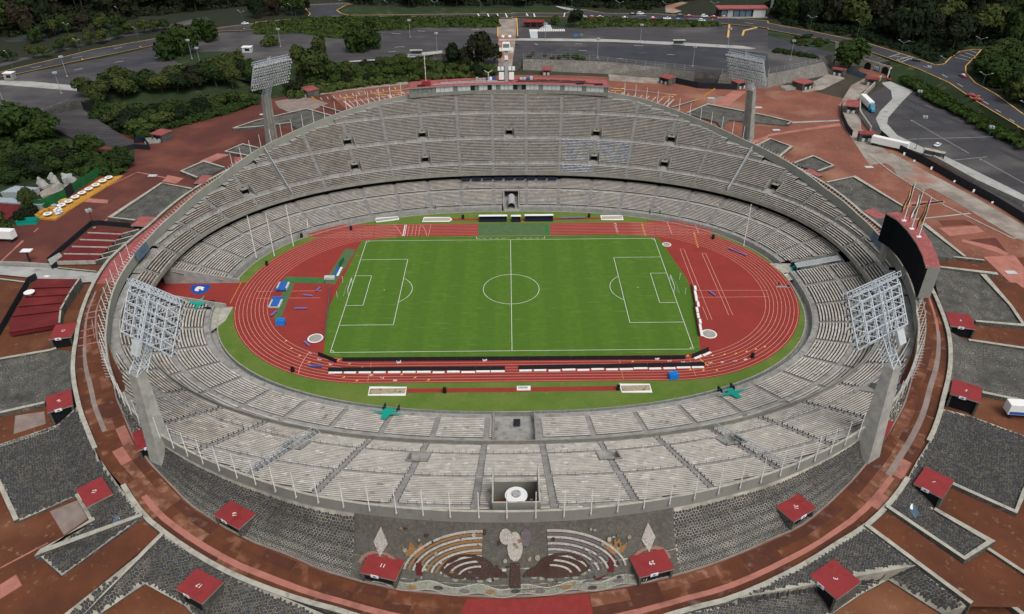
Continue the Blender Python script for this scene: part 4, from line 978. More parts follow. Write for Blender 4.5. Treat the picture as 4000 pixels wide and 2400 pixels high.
for s, lab in ((6.5, 'pale grey dividing barrier running up the far left seats'), (39.5, 'pale grey dividing barrier running up the far right seats')):
    c = (0, *curve(s)); m1 = MB(); t = .6
    while t < 36 and t+1 < interp(RIM, math.degrees(math.atan2(c[2]+c[4]*t, c[1]+c[3]*t))):
        p, q = bp(c, t, 0), bp(c, t+1, 0); nn = Vector((-c[4], c[3]))*.14; za, zb = 7.6+.455*t, 7.6+.455*(t+1)
        m1.hexa([(p[0]-nn.x, p[1]-nn.y, za), (q[0]-nn.x, q[1]-nn.y, zb), (q[0]+nn.x, q[1]+nn.y, zb), (p[0]+nn.x, p[1]+nn.y, za), (p[0]-nn.x, p[1]-nn.y, za+1.6), (q[0]-nn.x, q[1]-nn.y, zb+1.6), (q[0]+nn.x, q[1]+nn.y, zb+1.6), (p[0]+nn.x, p[1]+nn.y, za+1.6)], 'lamp_grey'); t += 1
    tag(m1.build('dividing_barrier'), lab, 'barrier')
# ================================================================ cauldron pit at the near rim
g = empty('cauldron_pit', (0, 0, 0), 0, 'sunken red floored pit in the middle of the near stand', 'pit'); zc_ = zat(26); a, b2 = (0, *curve(23.48)), (0, *curve(22.52))
ta, tb = 24.5, 35.0
zr = zrim(COLS[NF*23])-.2
def pw(p, q, z0, z1, m, name):
    m1 = MB(); d = Vector((q[0]-p[0], q[1]-p[1])).normalized(); nn = Vector((-d.y, d.x))*.15
    m1.hexa([(p[0]-nn.x, p[1]-nn.y, z0), (q[0]-nn.x, q[1]-nn.y, z0), (q[0]+nn.x, q[1]+nn.y, z0), (p[0]+nn.x, p[1]+nn.y, z0), (p[0]-nn.x, p[1]-nn.y, z1), (q[0]-nn.x, q[1]-nn.y, z1), (q[0]+nn.x, q[1]+nn.y, z1), (p[0]+nn.x, p[1]+nn.y, z1)], m, 'pale_concrete'); m1.build(name, g)
XL, XR, YF, YN = -4.0, 4.6, -104.2, -113.9
pw((XL, YF), (XR, YF), 15.2, 20.4, 'rim_concrete', 'inner_wall'); pw((XL, YF), (XL, YN), 15.2, zr+.4, 'rim_concrete', 'side_wall'); pw((XR, YF), (XR, YN), 15.2, zr+.4, 'rim_concrete', 'side_wall'); pw((XL, YN), (XR, YN), 15.2, zr+.6, 'rim_concrete', 'outer_wall')
m1 = MB(); m1.poly([(XL, YN, 15.3), (XR, YN, 15.3), (XR, YF, 15.3), (XL, YF, 15.3)], 'red_paint'); m1.build('floor', g)
def fillp(x0, x1):
    m1 = MB(); m1.hexa([(x0, -114.6, 18), (x1, -114.6, 18), (x1, -103.4, 18), (x0, -103.4, 18), (x0, -114.6, 21.9), (x1, -114.6, 21.9), (x1, -108.6, 21.9), (x0, -108.6, 21.9)], 'walkway'); m1.build('landing', g)
for x0, x1 in ((-5.2, XL-.15), (XR+.15, 5.2)): fillp(x0, x1)
cd = empty('cauldron', (.35, -108.6, 16.0), 0, 'round white fire cauldron on black legs in the red pit', 'cauldron')
m1 = MB(); m1.lathe((0, 0, 4.3), [(.4, 0), (1.5, .4), (2.15, .9), (2.15, 1.0), (1.6, 1.08), (.8, 1.2)], 'white', 32); m1.build('dish', cd); m1 = MB(); m1.lathe((0, 0, 5.5), [(.85, 0), (.85, .35), (.75, .45)], 'lamp_grey', 20); m1.build('burner', cd)
for i in range(4):
    t = math.pi/4+i*math.pi/2; m1 = MB(); m1.tube((2.2*math.cos(t), 2.2*math.sin(t), -.6), (-.3*math.cos(t), -.3*math.sin(t), 4.6), .10, 'black'); m1.build('leg', cd)
m1 = MB(); m1.tube((0, 0, 4.4), (-.5, -1.2, 0), .06, 'yellow_line'); m1.build('hose', cd)
g = empty('spiral_ladder', (3.1, -108.2, 15.3), 0, 'light wire ladder beside the cauldron', 'ladder')
for i in range(9): m1 = MB(); m1.box((-.3+.06*i, 0, .3+i*.5), (.6, .3, .06), 'lamp_grey'); m1.build('rung', g)
# ================================================================ flag poles and pickets on the rim
fp0 = None; n_ = 0; s = 0; PK = MB()
def rim_pt(s, off, dz):
    x, y, nx, ny = curve(s); t = 15
    for _ in range(12): a = math.degrees(math.atan2(y+ny*t, x+nx*t)); t = .4*t+.6*interp(RIM, a)
    return Vector((x+nx*(t+off), y+ny*(t+off), 8+.42*t+2.0+dz)), Vector((nx, ny, 0)), math.degrees(math.atan2(y+ny*t, x+nx*t))
prev = None; acc = 0; s = 0
while s < NB:
    p, n, a = rim_pt(s, .62, 0)
    if prev is not None: acc += (p-prev).length
    prev = p; s += .02
    if acc > 4.9 or n_ == 0:
        acc = 0
        if (-14 < a < 38) or (abs(a) > 172 and a > 0) or (152 < a < 172) : continue
        if 68 < a < 112: continue
        if fp0 is None:
            m1 = MB(); m1.tube((0, 0, -1.4), (0, 0, 5.2), .11, 'white', 6, .07); m1.box((0, 0, -1.5), (.35, .35, .4), 'lamp_grey'); fp0 = m1.build('rim_pole', None, p)
            o = fp0
        else: o = fp0.copy(); COL.objects.link(o); o.location = p
        side = 'far left' if 112 <= a <= 152 else 'far right' if 38 <= a <= 68 else 'left' if (a > 172 or a < -140) else 'right' if a > -40 else 'near left' if a < -90 else 'near right'
        tag(o, 'thin white pole in the even row along the %s stadium rim' % side, 'pole', 'white rim poles on the %s stretch' % side); n_ += 1
s = 0
pk = MB(); prev = None; acc = 0
while s < NB:
    p, n, a = rim_pt(s, .45, -.4)
    if prev is not None: acc += (p-prev).length
    prev = p; s += .02
    if acc > 1.35 and ((-35 < a < 40) or abs(a) > 147):
        acc = 0; pk.tube(p, p+n*1.25+Vector((0, 0, .75)), .045, 'white', 4)
tag(pk.build('rim_spikes', stad), kind='stuff')
# small dark display boards on the rim
for s, lab, w_ in ((11.1, 'small dark blue display board on the left rim', 8.0), (35.0, 'small dark blue display board on the right rim', 10)):
    p, n, a = rim_pt(s, -.5, 0); g = empty('display_board', p, math.atan2(n.y, n.x)-math.pi/2, lab, 'display board'); 
    for i in range(4): m1 = MB(); m1.hexa([(-w_/2+w_/4*i+.04, -.9, -2.0), (-w_/2+w_/4*(i+1)-.04, -.9, -2.0), (-w_/2+w_/4*(i+1)-.04, -.6, -2.0), (-w_/2+w_/4*i+.04, -.6, -2.0), (-w_/2+w_/4*i+.04, -.35, .9), (-w_/2+w_/4*(i+1)-.04, -.35, .9), (-w_/2+w_/4*(i+1)-.04, -.05, .9), (-w_/2+w_/4*i+.04, -.05, .9)], 'blue_steel'); m1.build('panel', g)
# ================================================================ floodlight towers
def tower(base, top, lab, az=None):
    g = empty('floodlight_tower', base, 0, lab, 'floodlight tower', 'floodlight towers around the stadium'); b = Vector(base); T = Vector(top)-b
    ang = math.atan2(-T.y-b.y-1.5, -T.x-b.x)     # towards the field centre
    if az: ang = R(az)
    ca, sa = math.cos(ang), math.sin(ang); F_ = Vector((ca, sa, 0)); S_ = Vector((-sa, ca, 0))
    m1 = MB(); q0 = [(-2.1, -1.7), (1.5, -1.7), (1.5, 1.7), (-2.1, 1.7)]; w0, w1 = 1.0, .72
    lo = [F_*u*1.05+S_*v*1.15 for u, v in q0]; hi = [T+F_*u*.62+S_*v*.85 for u, v in q0]
    m1.hexa([tuple(p) for p in lo]+[tuple(p) for p in hi], 'concrete'); m1.build('concrete_pylon', g)
    for v in (-1, 1):
        m1 = MB(); e = S_*v; m1.hexa([tuple(p) for p in (F_*1.65+e*.75-S_*.2, F_*1.85+e*.75-S_*.2, F_*1.85+e*.75+S_*.2, F_*1.65+e*.75+S_*.2, T+F_*.98+e*.55-S_*.15, T+F_*1.12+e*.55-S_*.15, T+F_*1.12+e*.55+S_*.15, T+F_*.98+e*.55+S_*.15)], 'rim_concrete'); m1.build('rib', g)
    # lattice neck
    nk = MB(); tp = T+F_*4.8+Vector((0, 0, 6.6)); lv = 6
    def ring(t, s1): c = T*(1-t)+tp*t; return [c+F_*u*s1+S_*v*s1 for u, v in ((-1, -1), (1, -1), (1, 1), (-1, 1))]
    rs = [ring(i/lv, 1.25-.35*i/lv) for i in range(lv+1)]
    for a, b2 in zip(rs, rs[1:]):
        for i in range(4): nk.tube(a[i], b2[i], .13, 'steel', 5); nk.tube(a[i], b2[(i+1) % 4], .07, 'steel', 4); nk.tube(b2[i], b2[(i+1) % 4], .07, 'steel', 4)
    nk.build('lattice_neck', g)
    # head: space frame panel, leaning over the field
    W_, H_, Dp = 15.8, 11.0, 1.7
    Z = Vector((0, 0, 1)); tiltv = (Z*.88+F_*.47 if False else Z*.90+F_*-.0).normalized()
    upv = (Z*.86+F_*.0-F_*.0).normalized(); upv = (Z*.88+F_*.47).normalized(); nrm = (F_*.88-Z*.47).normalized()
    c0 = tp-upv*2.2-nrm*.2
    nx_, nz_ = 5, 5
    def Pn(i, j, d):
        sh = 1.0; return c0+S_*(-W_/2+W_*i/nx_)+upv*(H_*j/nz_)+nrm*d
    hd = MB()
    for j in range(nz_+1):
        for i in range(nx_+1):
            if i < nx_: hd.tube(Pn(i, j, 0), Pn(i+1, j, 0), .13, 'steel', 4)
            if j < nz_: hd.tube(Pn(i, j, 0), Pn(i, j+1, 0), .13, 'steel', 4)
            if i < nx_ and j < nz_:
                m = (Pn(i, j, -Dp)+Pn(i+1, j+1, -Dp))/2
                for q in (Pn(i, j, 0), Pn(i+1, j, 0), Pn(i+1, j+1, 0), Pn(i, j+1, 0)): hd.tube(m, q, .10, 'steel', 4)
                if i < nx_-1: hd.tube(m, (Pn(i+1, j, -Dp)+Pn(i+2, j+1, -Dp))/2, .13, 'steel', 4)
                if j < nz_-1: hd.tube(m, (Pn(i, j+1, -Dp)+Pn(i+1, j+2, -Dp))/2, .13, 'steel', 4)
    hd.build('space_frame', g)
    # central mast up the back
    ms = MB()
    for v in (-.7, .7):
        for d in (-1.9, -.8): ms.tube(c0+S_*v+nrm*d-upv*3, c0+S_*v+upv*H_+nrm*d, .11, 'steel', 5)
    for i in range(13):
        z_ = -3+i*1.2
        for d0, d1, v0, v1 in ((-1.9, -.8, .7, .7), (-.8, -.8, .7, -.7), (-.8, -1.9, -.7, -.7), (-1.9, -1.9, -.7, .7)): ms.tube(c0+S_*v0+nrm*d0+upv*z_, c0+S_*v1+nrm*d1+upv*(z_+1.2), .06, 'steel', 4)
    ms.build('back_mast', g)
    cabm = MB(); cc = c0-nrm*3.2-S_*1.2+upv*.4
    cabm.hexa([tuple(cc+S_*a+nrm*d+upv*h) for a, d, h in ((-1.1, -.35, -2), (1.1, -.35, -2), (1.1, .35, -2), (-1.1, .35, -2), (-1.1, -.35, 1.2), (1.1, -.35, 1.2), (1.1, .35, 1.2), (-1.1, .35, 1.2))], 'panel_white'); cabm.build('control_cabinet', g)
    # catwalks and lamps
    for j in range(nz_+1):
        m1 = MB(); a, b2 = Pn(0, j, .5), Pn(nx_, j, .5); m1.hexa([tuple(q) for q in (a-nrm*.4, b2-nrm*.4, b2+nrm*.4, a+nrm*.4, a-nrm*.4+upv*.08, b2-nrm*.4+upv*.08, b2+nrm*.4+upv*.08, a+nrm*.4+upv*.08)], 'lamp_grey'); m1.tube(a+nrm*.5+upv*.9, b2+nrm*.5+upv*.9, .04, 'steel', 4); m1.build('catwalk', g)
    lm = MB(); lm.tube((-.38, 0, 0), (.0, 0, 0), .22, 'lamp_grey', 8, .40); lm.tube((.0, 0, 0), (.04, 0, 0), .39, 'lamp_glass', 8); lm.box((-.4, 0, -.2), (.3, .25, .4), 'dark'); lme = lm.mesh('lamp')
    for j in range(9):
        for i in range(16):
            p = Pn(i*nx_/15, j*nz_/8, 1.1)+upv*.5+S_*(.4 if j % 2 else 0); o = bpy.data.objects.new('lamp', lme); COL.objects.link(o); o.location = p; o.rotation_euler = (0, R(32+random.uniform(-8, 8)), ang+random.uniform(-.25, .25)); o.parent = g
    # service truss on top
    m1 = MB(); a, b2 = Pn(0, nz_, -1.2)+upv*.2, Pn(nx_, nz_, -1.2)+upv*.2
    for d, h in ((0, 0), (1.2, 0), (0, 1), (1.2, 1)): m1.tube(a+nrm*d+upv*h, b2+nrm*d+upv*h, .07, 'steel', 4)
    for i in range(14):
        u, v = a+(b2-a)*i/13, a+(b2-a)*min(1, (i+1)/13); m1.tube(u, v+upv, .05, 'steel', 4); m1.tube(u+nrm*1.2, v+upv+nrm*1.2, .05, 'steel', 4); m1.tube(u, u+nrm*1.2, .05, 'steel', 4); m1.tube(u, u+upv, .05, 'steel', 4)
    m1.build('service_truss', g); return g
tower((76.6, -89.6, 12.2), (79.0, -84.6, 33), 'near right floodlight tower on a leaning concrete pylon beside the rim', 122); tower((-76.3, -88.6, 12.2), (-77.9, -84.7, 33), 'near left floodlight tower on a leaning concrete pylon beside the rim', 58)
tower((101.5, 97.5, 12.2), (98.2, 93.2, 36), 'far right floodlight tower rising behind the rim'); tower((-100.5, 96, 12.2), (-97.8, 91.4, 36), 'far left floodlight tower rising behind the rim')
# ================================================================ press box on the far rim
pb = empty('press_box', (0, 121, 24), 0, 'long curved press box with a pale red roof on top of the far stand', 'press box')
PBR = 150.0; yc0 = 121.5-24-PBR+22
def pbp(x, d, z): # d depth outward
    y = 119.5-(x*x)/330; return (x, y+d, z-0)
N_ = 46
fas = MB(); rf = MB(); sl = MB(); und = MB()
for i in range(N_):
    x0, x1 = -43+86*i/N_, -43+86*(i+1)/N_
    sl.hexa([pbp(x0, 0, 27.3), pbp(x1, 0, 27.3), pbp(x1, 9, 27.3), pbp(x0, 9, 27.3), pbp(x0, -.3, 28.9), pbp(x1, -.3, 28.9), pbp(x1, 9, 28.9), pbp(x0, 9, 28.9)], 'parapet')
    rf.hexa([pbp(x0, -.6, 31.3), pbp(x1, -.6, 31.3), pbp(x1, 9.4, 31.3), pbp(x0, 9.4, 31.3), pbp(x0, -.6, 31.6), pbp(x1, -.6, 31.6), pbp(x1, 9.4, 31.6), pbp(x0, 9.4, 31.6)], 'parapet', 'red_pale')
    und.hexa([pbp(x0, 8.7, 28.9), pbp(x1, 8.7, 28.9), pbp(x1, 9, 28.9), pbp(x0, 9, 28.9), pbp(x0, 8.7, 31.3), pbp(x1, 8.7, 31.3), pbp(x1, 9, 31.3), pbp(x0, 9, 31.3)], 'parapet')
    if i % 1 == 0:
        w_ = MB(); opn = i in (14, 18, 24, 26)
        m_ = 'black' if opn else ('glass' if (i*7) % 5 == 0 or i < 5 else 'panel_white')
        w_.hexa([pbp(x0+.06, 0, 28.95), pbp(x1-.06, 0, 28.95), pbp(x1-.06, .12, 28.95), pbp(x0+.06, .12, 28.95), pbp(x0+.06, 0, 31.25), pbp(x1-.06, 0, 31.25), pbp(x1-.06, .12, 31.25), pbp(x0+.06, .12, 31.25)], m_); w_.build('window_pane', pb)
sl.build('floor_slab', pb); rf.build('roof', pb); und.build('back_wall', pb)
for o_ in list(pb.children): o_.location = (0, -121, -24)
m1 = MB()
for x in (-43, 43): a = pbp(x, 0, 0); m1.hexa([(x-.12, a[1]-.2, 27.4), (x+.12, a[1]-.2, 27.4), (x+.12, a[1]+9, 27.4), (x-.12, a[1]+9, 27.4), (x-.12, a[1]-.2, 31.3), (x+.12, a[1]-.2, 31.3), (x+.12, a[1]+9, 31.3), (x-.12, a[1]+9, 31.3)], 'parapet')
m1.build('end_wall', pb, (0, -121, -24))
m1 = MB()
for i in range(40): x0, x1 = -41+82*i/40, -41+82*(i+1)/40; m1.hexa([pbp(x0, 5.2, 22), pbp(x1, 5.2, 22), pbp(x1, 5.5, 22), pbp(x0, 5.5, 22), pbp(x0, 5.2, 27.3), pbp(x1, 5.2, 27.3), pbp(x1, 5.5, 27.3), pbp(x0, 5.5, 27.3)], 'dark')
m1.build('recess_wall', pb, (0, -121, -24))
for x in (-36, -19, -1, 16, 34):
    m1 = MB(); a = pbp(x, 1.5, 0); m1.box((a[0], a[1]+1, 22), (3.2 if x == -36 else 1.2, 3, 5.3), 'parapet'); m1.build('support', pb, (0, -121, -24))
for i, (x0, x1, d) in enumerate(((-33, -2, 2.2), (3, 40, 2.4), (-30, -5, 4.2), (4, 34, 4.4))):
    m1 = MB()
    for k in range(8):
        a, b2 = pbp(x0+(x1-x0)*k/8, d, 31.75), pbp(x0+(x1-x0)*(k+1)/8, d, 31.75); m1.tube(a, b2, .22, 'dark' if i % 2 else 'lamp_grey', 6)
    m1.build('roof_duct', pb, (0, -121, -24))
for i in range(12):
    x = -30+i*5.6; a = pbp(x, 6.8, 31.6); m1 = MB(); m1.box(a, (4.2, 2.4, .35), 'red_pale', -math.atan(2*x/330)); m1.build('roof_panel', pb, (0, -121, -24))
m1 = MB(); a = pbp(-36, 2.5, 31.6); m1.box(a, (3.6, 3.2, 2.0), 'red_roof'); m1.build('roof_hut', pb, (0, -121, -24))
for x in (-38, 39, 31): m1 = MB(); a = pbp(x, 1.5, 31.6); m1.box(a, (3.5, 1.4, .5), 'dark'); m1.build('roof_case', pb, (0, -121, -24))
def antenna(p, h, lab, col='white'):
    g = empty('antenna_mast', p, 0, lab, 'antenna'); m1 = MB(); m1.tube((0, 0, 0), (0, 0, h), .12, col, 5); m1.build('mast', g)
    for i in range(3): m1 = MB(); m1.tube((-.5, 0, h*(.5+.18*i)), (.5, 0, h*(.5+.18*i)), .06, 'red_roof' if i % 2 else 'white', 4); m1.build('crossbar', g)
a = pbp(-36, 2.5, 0); antenna((a[0], a[1], 33.6), 11, 'red and white radio mast on the left end of the press box roof')
a = pbp(-9, 3, 0); g = empty('twin_floodlight', (a[0], a[1], 31.6), 0, 'small Y shaped lamp post on the press box roof', 'lamp'); m1 = MB(); m1.tube((0, 0, 0), (0, 0, 4), .12, 'white'); m1.tube((0, 0, 4), (-1.8, 0, 5), .1, 'white'); m1.tube((0, 0, 4), (1.8, 0, 5), .1, 'white'); m1.build('post', g)
# control tower with dishes in the middle of the press box roof
a = pbp(-1, 3.6, 0); g = empty('broadcast_mast', (a[0], a[1], 31.6), 0, 'white equipment mast with cabin and dishes above the press box', 'mast')
m1 = MB(); m1.box((0, 0, 0), (1.6, 1.4, 13.5), 'lamp_grey'); m1.box((0, 0, 13.2), (4.6, 1.6, .3), 'lamp_grey'); m1.build('shaft', g)
m1 = MB(); m1.hexa([(-1.9, -1.4, 13.5), (1.9, -1.4, 13.5), (1.9, 1.4, 13.5), (-1.9, 1.4, 13.5), (-1.5, -1.0, 16.6), (1.5, -1.0, 16.6), (1.5, 1.2, 16.6), (-1.5, 1.2, 16.6)], 'white'); m1.build('cabin', g); m1 = MB(); m1.hexa([(-1.4, -1.35, 14.8), (1.4, -1.35, 14.8), (1.4, -1.2, 14.8), (-1.4, -1.2, 14.8), (-1.25, -1.17, 16.2), (1.25, -1.17, 16.2), (1.25, -1, 16.2), (-1.25, -1, 16.2)], 'glass'); m1.build('cabin_window', g)
for x, z, w_, h in ((-2.2, 1, 2.2, 3.2), (2.2, 1, 2.2, 3.2), (-3.2, 5, 1.2, 1.6), (-1.7, 5, 1.2, 1.6), (1.5, 5, 1.3, 1.7), (3.1, 5, 1.2, 1.7), (0, 9.6, 1.5, 1.6), (-2.5, 13.2, 1, 1.4), (2.5, 13.2, 1, 1.4)): m1 = MB(); m1.box((x, -1, z), (w_, .5, h), 'white'); m1.build('speaker_panel', g)
for x in (-1.4, 1.5): m1 = MB(); m1.lathe((x, 0, 18.4), [(.2, 0), (.8, .5), (.75, .9), (.3, 1.2)], 'white', 12); m1.tube((x*.6, 0, 16.6), (x, 0, 18.4), .08, 'steel'); m1.build('radome', g)
for i, x in enumerate((-14, -12.5, -11, -9.5, -8, -6.5, 5.5, 7, 8.5, 10)):
    a = pbp(x, 5, 31.6); m1 = MB(); m1.box((a[0], a[1], a[2]), (1.1, .9, random.uniform(.8, 1.8)), random.choice(('white', 'blue', 'lamp_grey', 'panel_white'))); tag(m1.build('equipment_box'), 'small equipment box in the row on the press box roof beside the mast', 'box', 'equipment boxes on the press box roof')
# ================================================================ big curved video screen with flags
sb = empty('video_screen', (0, 0, 0), 0, 'huge curved black video screen with a red top behind the right rim', 'screen')
# four front top / bottom points
tops = [(114.9,-1.5,27),(116.4,-6.1,27),(116.4,-12.8,27),(115.4,-21.1,27),(113.9,-27.7,27),(111.7,-34.4,27)]; btop = [(118.7,-0.8,27),(121,-6.2,27),(121,-12.9,27),(119.7,-20.5,27),(117.7,-28,27),(115.5,-34.6,27)]
zt_, zb_ = 27.0, 17.5
fr = MB(); tp_ = MB(); bk = MB()
for i in range(5):
    a, b2 = tops[i], tops[i+1]; c_, d_ = btop[i], btop[i+1]
    m1 = MB()
    e = .25
    m1.hexa([(a[0]-.05, a[1], zb_), (b2[0]-.05, b2[1], zb_), (b2[0]+.5, b2[1], zb_), (a[0]+.5, a[1], zb_), (a[0]-.05, a[1], zt_-.35), (b2[0]-.05, b2[1], zt_-.35), (b2[0]+.5, b2[1], zt_-.35), (a[0]+.5, a[1], zt_-.35)][::1] , 'screen'); m1.build('screen_panel', sb)
    tp_.hexa([(a[0]-.1, a[1], zt_-.35), (b2[0]-.1, b2[1], zt_-.35), (*d_[:2], zt_-.35), (*c_[:2], zt_-.35), (a[0]-.1, a[1], zt_), (b2[0]-.1, b2[1], zt_), (*d_[:2], zt_), (*c_[:2], zt_)], 'parapet', 'red_pale')
    bk.hexa([(a[0]+.5, a[1], zb_-.2), (b2[0]+.5, b2[1], zb_-.2), (*d_[:2], zb_-.2), (*c_[:2], zb_-.2), (a[0]+.5, a[1], zt_-.35), (b2[0]+.5, b2[1], zt_-.35), (*d_[:2], zt_-.35), (*c_[:2], zt_-.35)], 'rim_concrete')
tp_.build('top_slab', sb); bk.build('housing', sb)
for i in (0, 2, 4):
    a, c_ = tops[i], btop[i]; m1 = MB(); m1.box(((a[0]+c_[0])/2+.5, (a[1]+c_[1])/2-1, 11), (1.2, 2.2, zb_-11.2), 'rim_concrete'); m1.build('leg', sb)
for p, cols_, lab in zip([(117.9,-6.9,27),(117.8,-12.2,27),(117.6,-17.2,27)], (('navy', 'yellow_line', 'navy'), ('green_metal', 'white', 'red_roof'), ('navy', 'yellow_deck', 'navy')), ('dark and gold flag on the first pole of the video screen', 'green white and red flag on the middle pole of the video screen', 'dark blue flag on the last pole of the video screen')):
    g = empty('flag', p, 0, lab, 'flag', 'flags on top of the video screen'); m1 = MB(); m1.tube((0, 0, 0), (0, 0, 12.5), .16, 'white', 6, .1); m1.build('flag_staff', g); m1 = MB(); m1.box((0, 0, 0), (1.3, .9, .25), 'white'); m1.build('foot', g)
    f = MB()
    for k in range(3):
        for i in range(6):
            def fpnt(i, k): z = 12.0-i*1.15-k*.9; return (-.15-.30*k-.04*i*k, .3*math.sin(i*1.3+k), z)
            f.poly([fpnt(i, k), fpnt(i+1, k), fpnt(i+1, k+1), fpnt(i, k+1)], cols_[k])
    o = f.build('cloth', g); sm_ = o.modifiers.new('thick', 'SOLIDIFY'); sm_.thickness = .04
T0_ = top_names()
# ================================================================ stone planters / embankments outside the ring walk
def planter(lab, pts, stone=None, border=None, mat_='stone_far', base=None, n1=250, bw=.9, bh=.55, seed=1):
    """pts: 3-D outline; edges listed in border get a pale coping wall"""
    g = empty('stone_embankment', (0, 0, 0), 0, lab, 'embankment')
    V = [Vector(p) for p in pts]; tris = tessellate_polygon([V])
    mb = MB()
    T3 = []
    for t in tris:
        a, b2, c_ = (V[i] for i in t)
        if (b2-a).cross(c_-a).z < 0: b2, c_ = c_, b2
        mb.poly([a, b2, c_], 'mortar' if stone else mat_); T3.append((a, b2, c_))
    n = len(V)
    for i in range(n):
        a, b2 = V[i], V[(i+1) % n]; mb.poly([(a.x, a.y, 4.5), (b2.x, b2.y, 4.5), (b2.x, b2.y, b2.z), (a.x, a.y, a.z)], 'stone_far')
    mb.build('slope', g)
    if border:
        m1 = MB()
        for run in border:
            P = [V[i % n] for i in run]
            m1.wallstrip([(p.x, p.y) for p in P], bw, 4.5, (lambda i: P[i].z+bh), 'stone_far', 'pale_concrete')
        m1.build('coping', g)
    if stone:
        xs = [v.x for v in V]; ys = [v.y for v in V]; x0, x1, y0, y1 = min(xs), max(xs), min(ys), max(ys)
        def zp(x, y):
            for a, b2, c_ in T3:
                d = (b2.y-c_.y)*(a.x-c_.x)+(c_.x-b2.x)*(a.y-c_.y)
                if abs(d) < 1e-9: continue
                l1 = ((b2.y-c_.y)*(x-c_.x)+(c_.x-b2.x)*(y-c_.y))/d; l2 = ((c_.y-a.y)*(x-c_.x)+(a.x-c_.x)*(y-c_.y))/d; l3 = 1-l1-l2
                if l1 > -1e-6 and l2 > -1e-6 and l3 > -1e-6: return l1*a.z+l2*b2.z+l3*c_.z
            return None
        x0, x1, y0, y1 = max(x0, -135), min(x1, 135), max(y0, -150), min(y1, -20)
        cs = jit_hex(max(1, int((x1-x0)/stone)), max(1, int((y1-y0)/stone*1.15)), x0, x1, y0, y1); L_ = []
        for c in cs:
            zs = [zp(*p) for p in c]
            if any(z is None for z in zs): continue
            P = [Vector((p[0], p[1], z)) for p, z in zip(c, zs)][::-1]; nn = (P[2]-P[0]).cross(P[4]-P[0]).normalized()
            if nn.z < 0: nn = -nn; P = P[::-1]
            cc = sum(P, Vector())/6; L_.append(((cc-Vector((cx, cy, cz))).length, P, nn))
        L_.sort(key=lambda a: a[0]); rest = MB()
        for i, (d_, P, nn) in enumerate(L_):
            if i < n1: m1 = MB(); stone_into(m1, P, nn, .10, .12); m1.build('stone', g)
            else: stone_into(rest, P, nn, .10, .12)
        if rest.v: tag(rest.build('stones', g), kind='stuff')
    return g
Z_R = 10.7
planter('lava stone slope beside hut 17, between ring walk and ramp at the bottom left', [(-68.2,-110.1,10.7),(-60.1,-114.8,10.7),(-53,-118.8,10.7),(-47,-121.8,10.7)]+[(-38.6,-125.5,10.7),(-33.6,-127.7,10.7),(-25,-131,10.7)]+[(-30.1,-135.1,6.4)]+[(-47.4,-134.1,6.4),(-60.7,-122.7,6.4),(-69.8,-118,6.4),(-75.4,-124.4,6.4),(-80.9,-130.7,6.4)]+[(-81.5,-129.9,10),(-75.4,-120.4,10)], .56, [(11, 12, 0)])
planter('lava stone slope beside hut 3, between ring walk and ramp at the bottom right', [(45.6,-122.5,10.7),(54.7,-117.9,10.7),(62.1,-113.5,10.7),(68.4,-109.7,10.7)]+[(74.9,-118.4,10),(80.4,-126.8,10)]+[(80.6,-126.6,6.4),(76.8,-126.2,6.4),(70.1,-118.8,6.4),(63.4,-122.1,6.4),(54.2,-127.5,6.4),(46.2,-135.2,6.4)]+[(29.1,-135,6.4)]+[(20.5,-131.2,10.7),(27.4,-128.5,10.7),(37.8,-125.8,10.7)], .56, [(3, 4, 5)])
planter('long lava stone slope at the lower left with a blue sign lying on it', [(-74,-105.4,10.7),(-81.2,-98.4,10.7),(-86.8,-92.6,10.7),(-89.3,-89.8,10.7)]+[(-89.8,-89.8,10.7),(-95.9,-81.4,10.7),(-103.2,-71.7,10.7)]+[(-107.9,-73.9,7),(-118.2,-80.2,6.8),(-125.3,-84.1,6.68)]+[(-128.6,-78.7,6.85),(-111.4,-92.4,6.5),(-102,-102.8,6.5),(-93,-95.8,6.5)]+[(-85.9,-103.6,7.2),(-92.9,-111.6,7.2)]+[(-85.8,-116.6,7.2)], .6, [(10, 11, 12), (13, 14, 15, 0)])
planter('long lava stone slope at the lower right with a grey sign lying on it', [(86.6,-92.2,10.7),(81.5,-98.2,10.7),(74.4,-105,10.7)]+[(86,-115.1,7.2),(93.2,-111.2,7.2),(86.1,-102.9,7.2)]+[(93.9,-95.4,6.5),(102.9,-103.3,6.5),(108.1,-97.5,6.5),(129.1,-78.9,6.84)]+[(123.2,-84.7,6.66),(108.5,-73.8,7)]+[(99.9,-75.5,10.7),(93.1,-85.2,10.7)], .6, [(2, 3, 4, 5), (6, 7, 8, 9)])
planter('dark stone slope left of the ring walk, above the small orange yard', [(-107.2,-66.3,10.7),(-111.6,-57.3,10.7),(-115,-49.8,10.7)]+[(-122.3,-45.1,7.98),(-123.8,-46,7.95),(-135.1,-49.5,7.85),(-146.9,-52.5,7.75),(-133.7,-74.2,7.09),(-123.6,-70.2,7.21),(-114.5,-66.7,7.32)], None, [(3, 4, 5), (8, 9)])
planter('dark stone slope right of the ring walk between two huts', [(109.8,-60.8,10.7),(112.3,-55.7,10.7),(117.3,-44.2,10.7)]+[(122.8,-45.3,7.98),(135.8,-49.1,7.86),(145.8,-51.9,7.77),(131.6,-74.8,7.07),(124.1,-69.6,7.23),(115.5,-66.3,7.33)]+[(104.1,-69.6,10.7)], None, [(3, 4, 5), (6, 7, 8)])
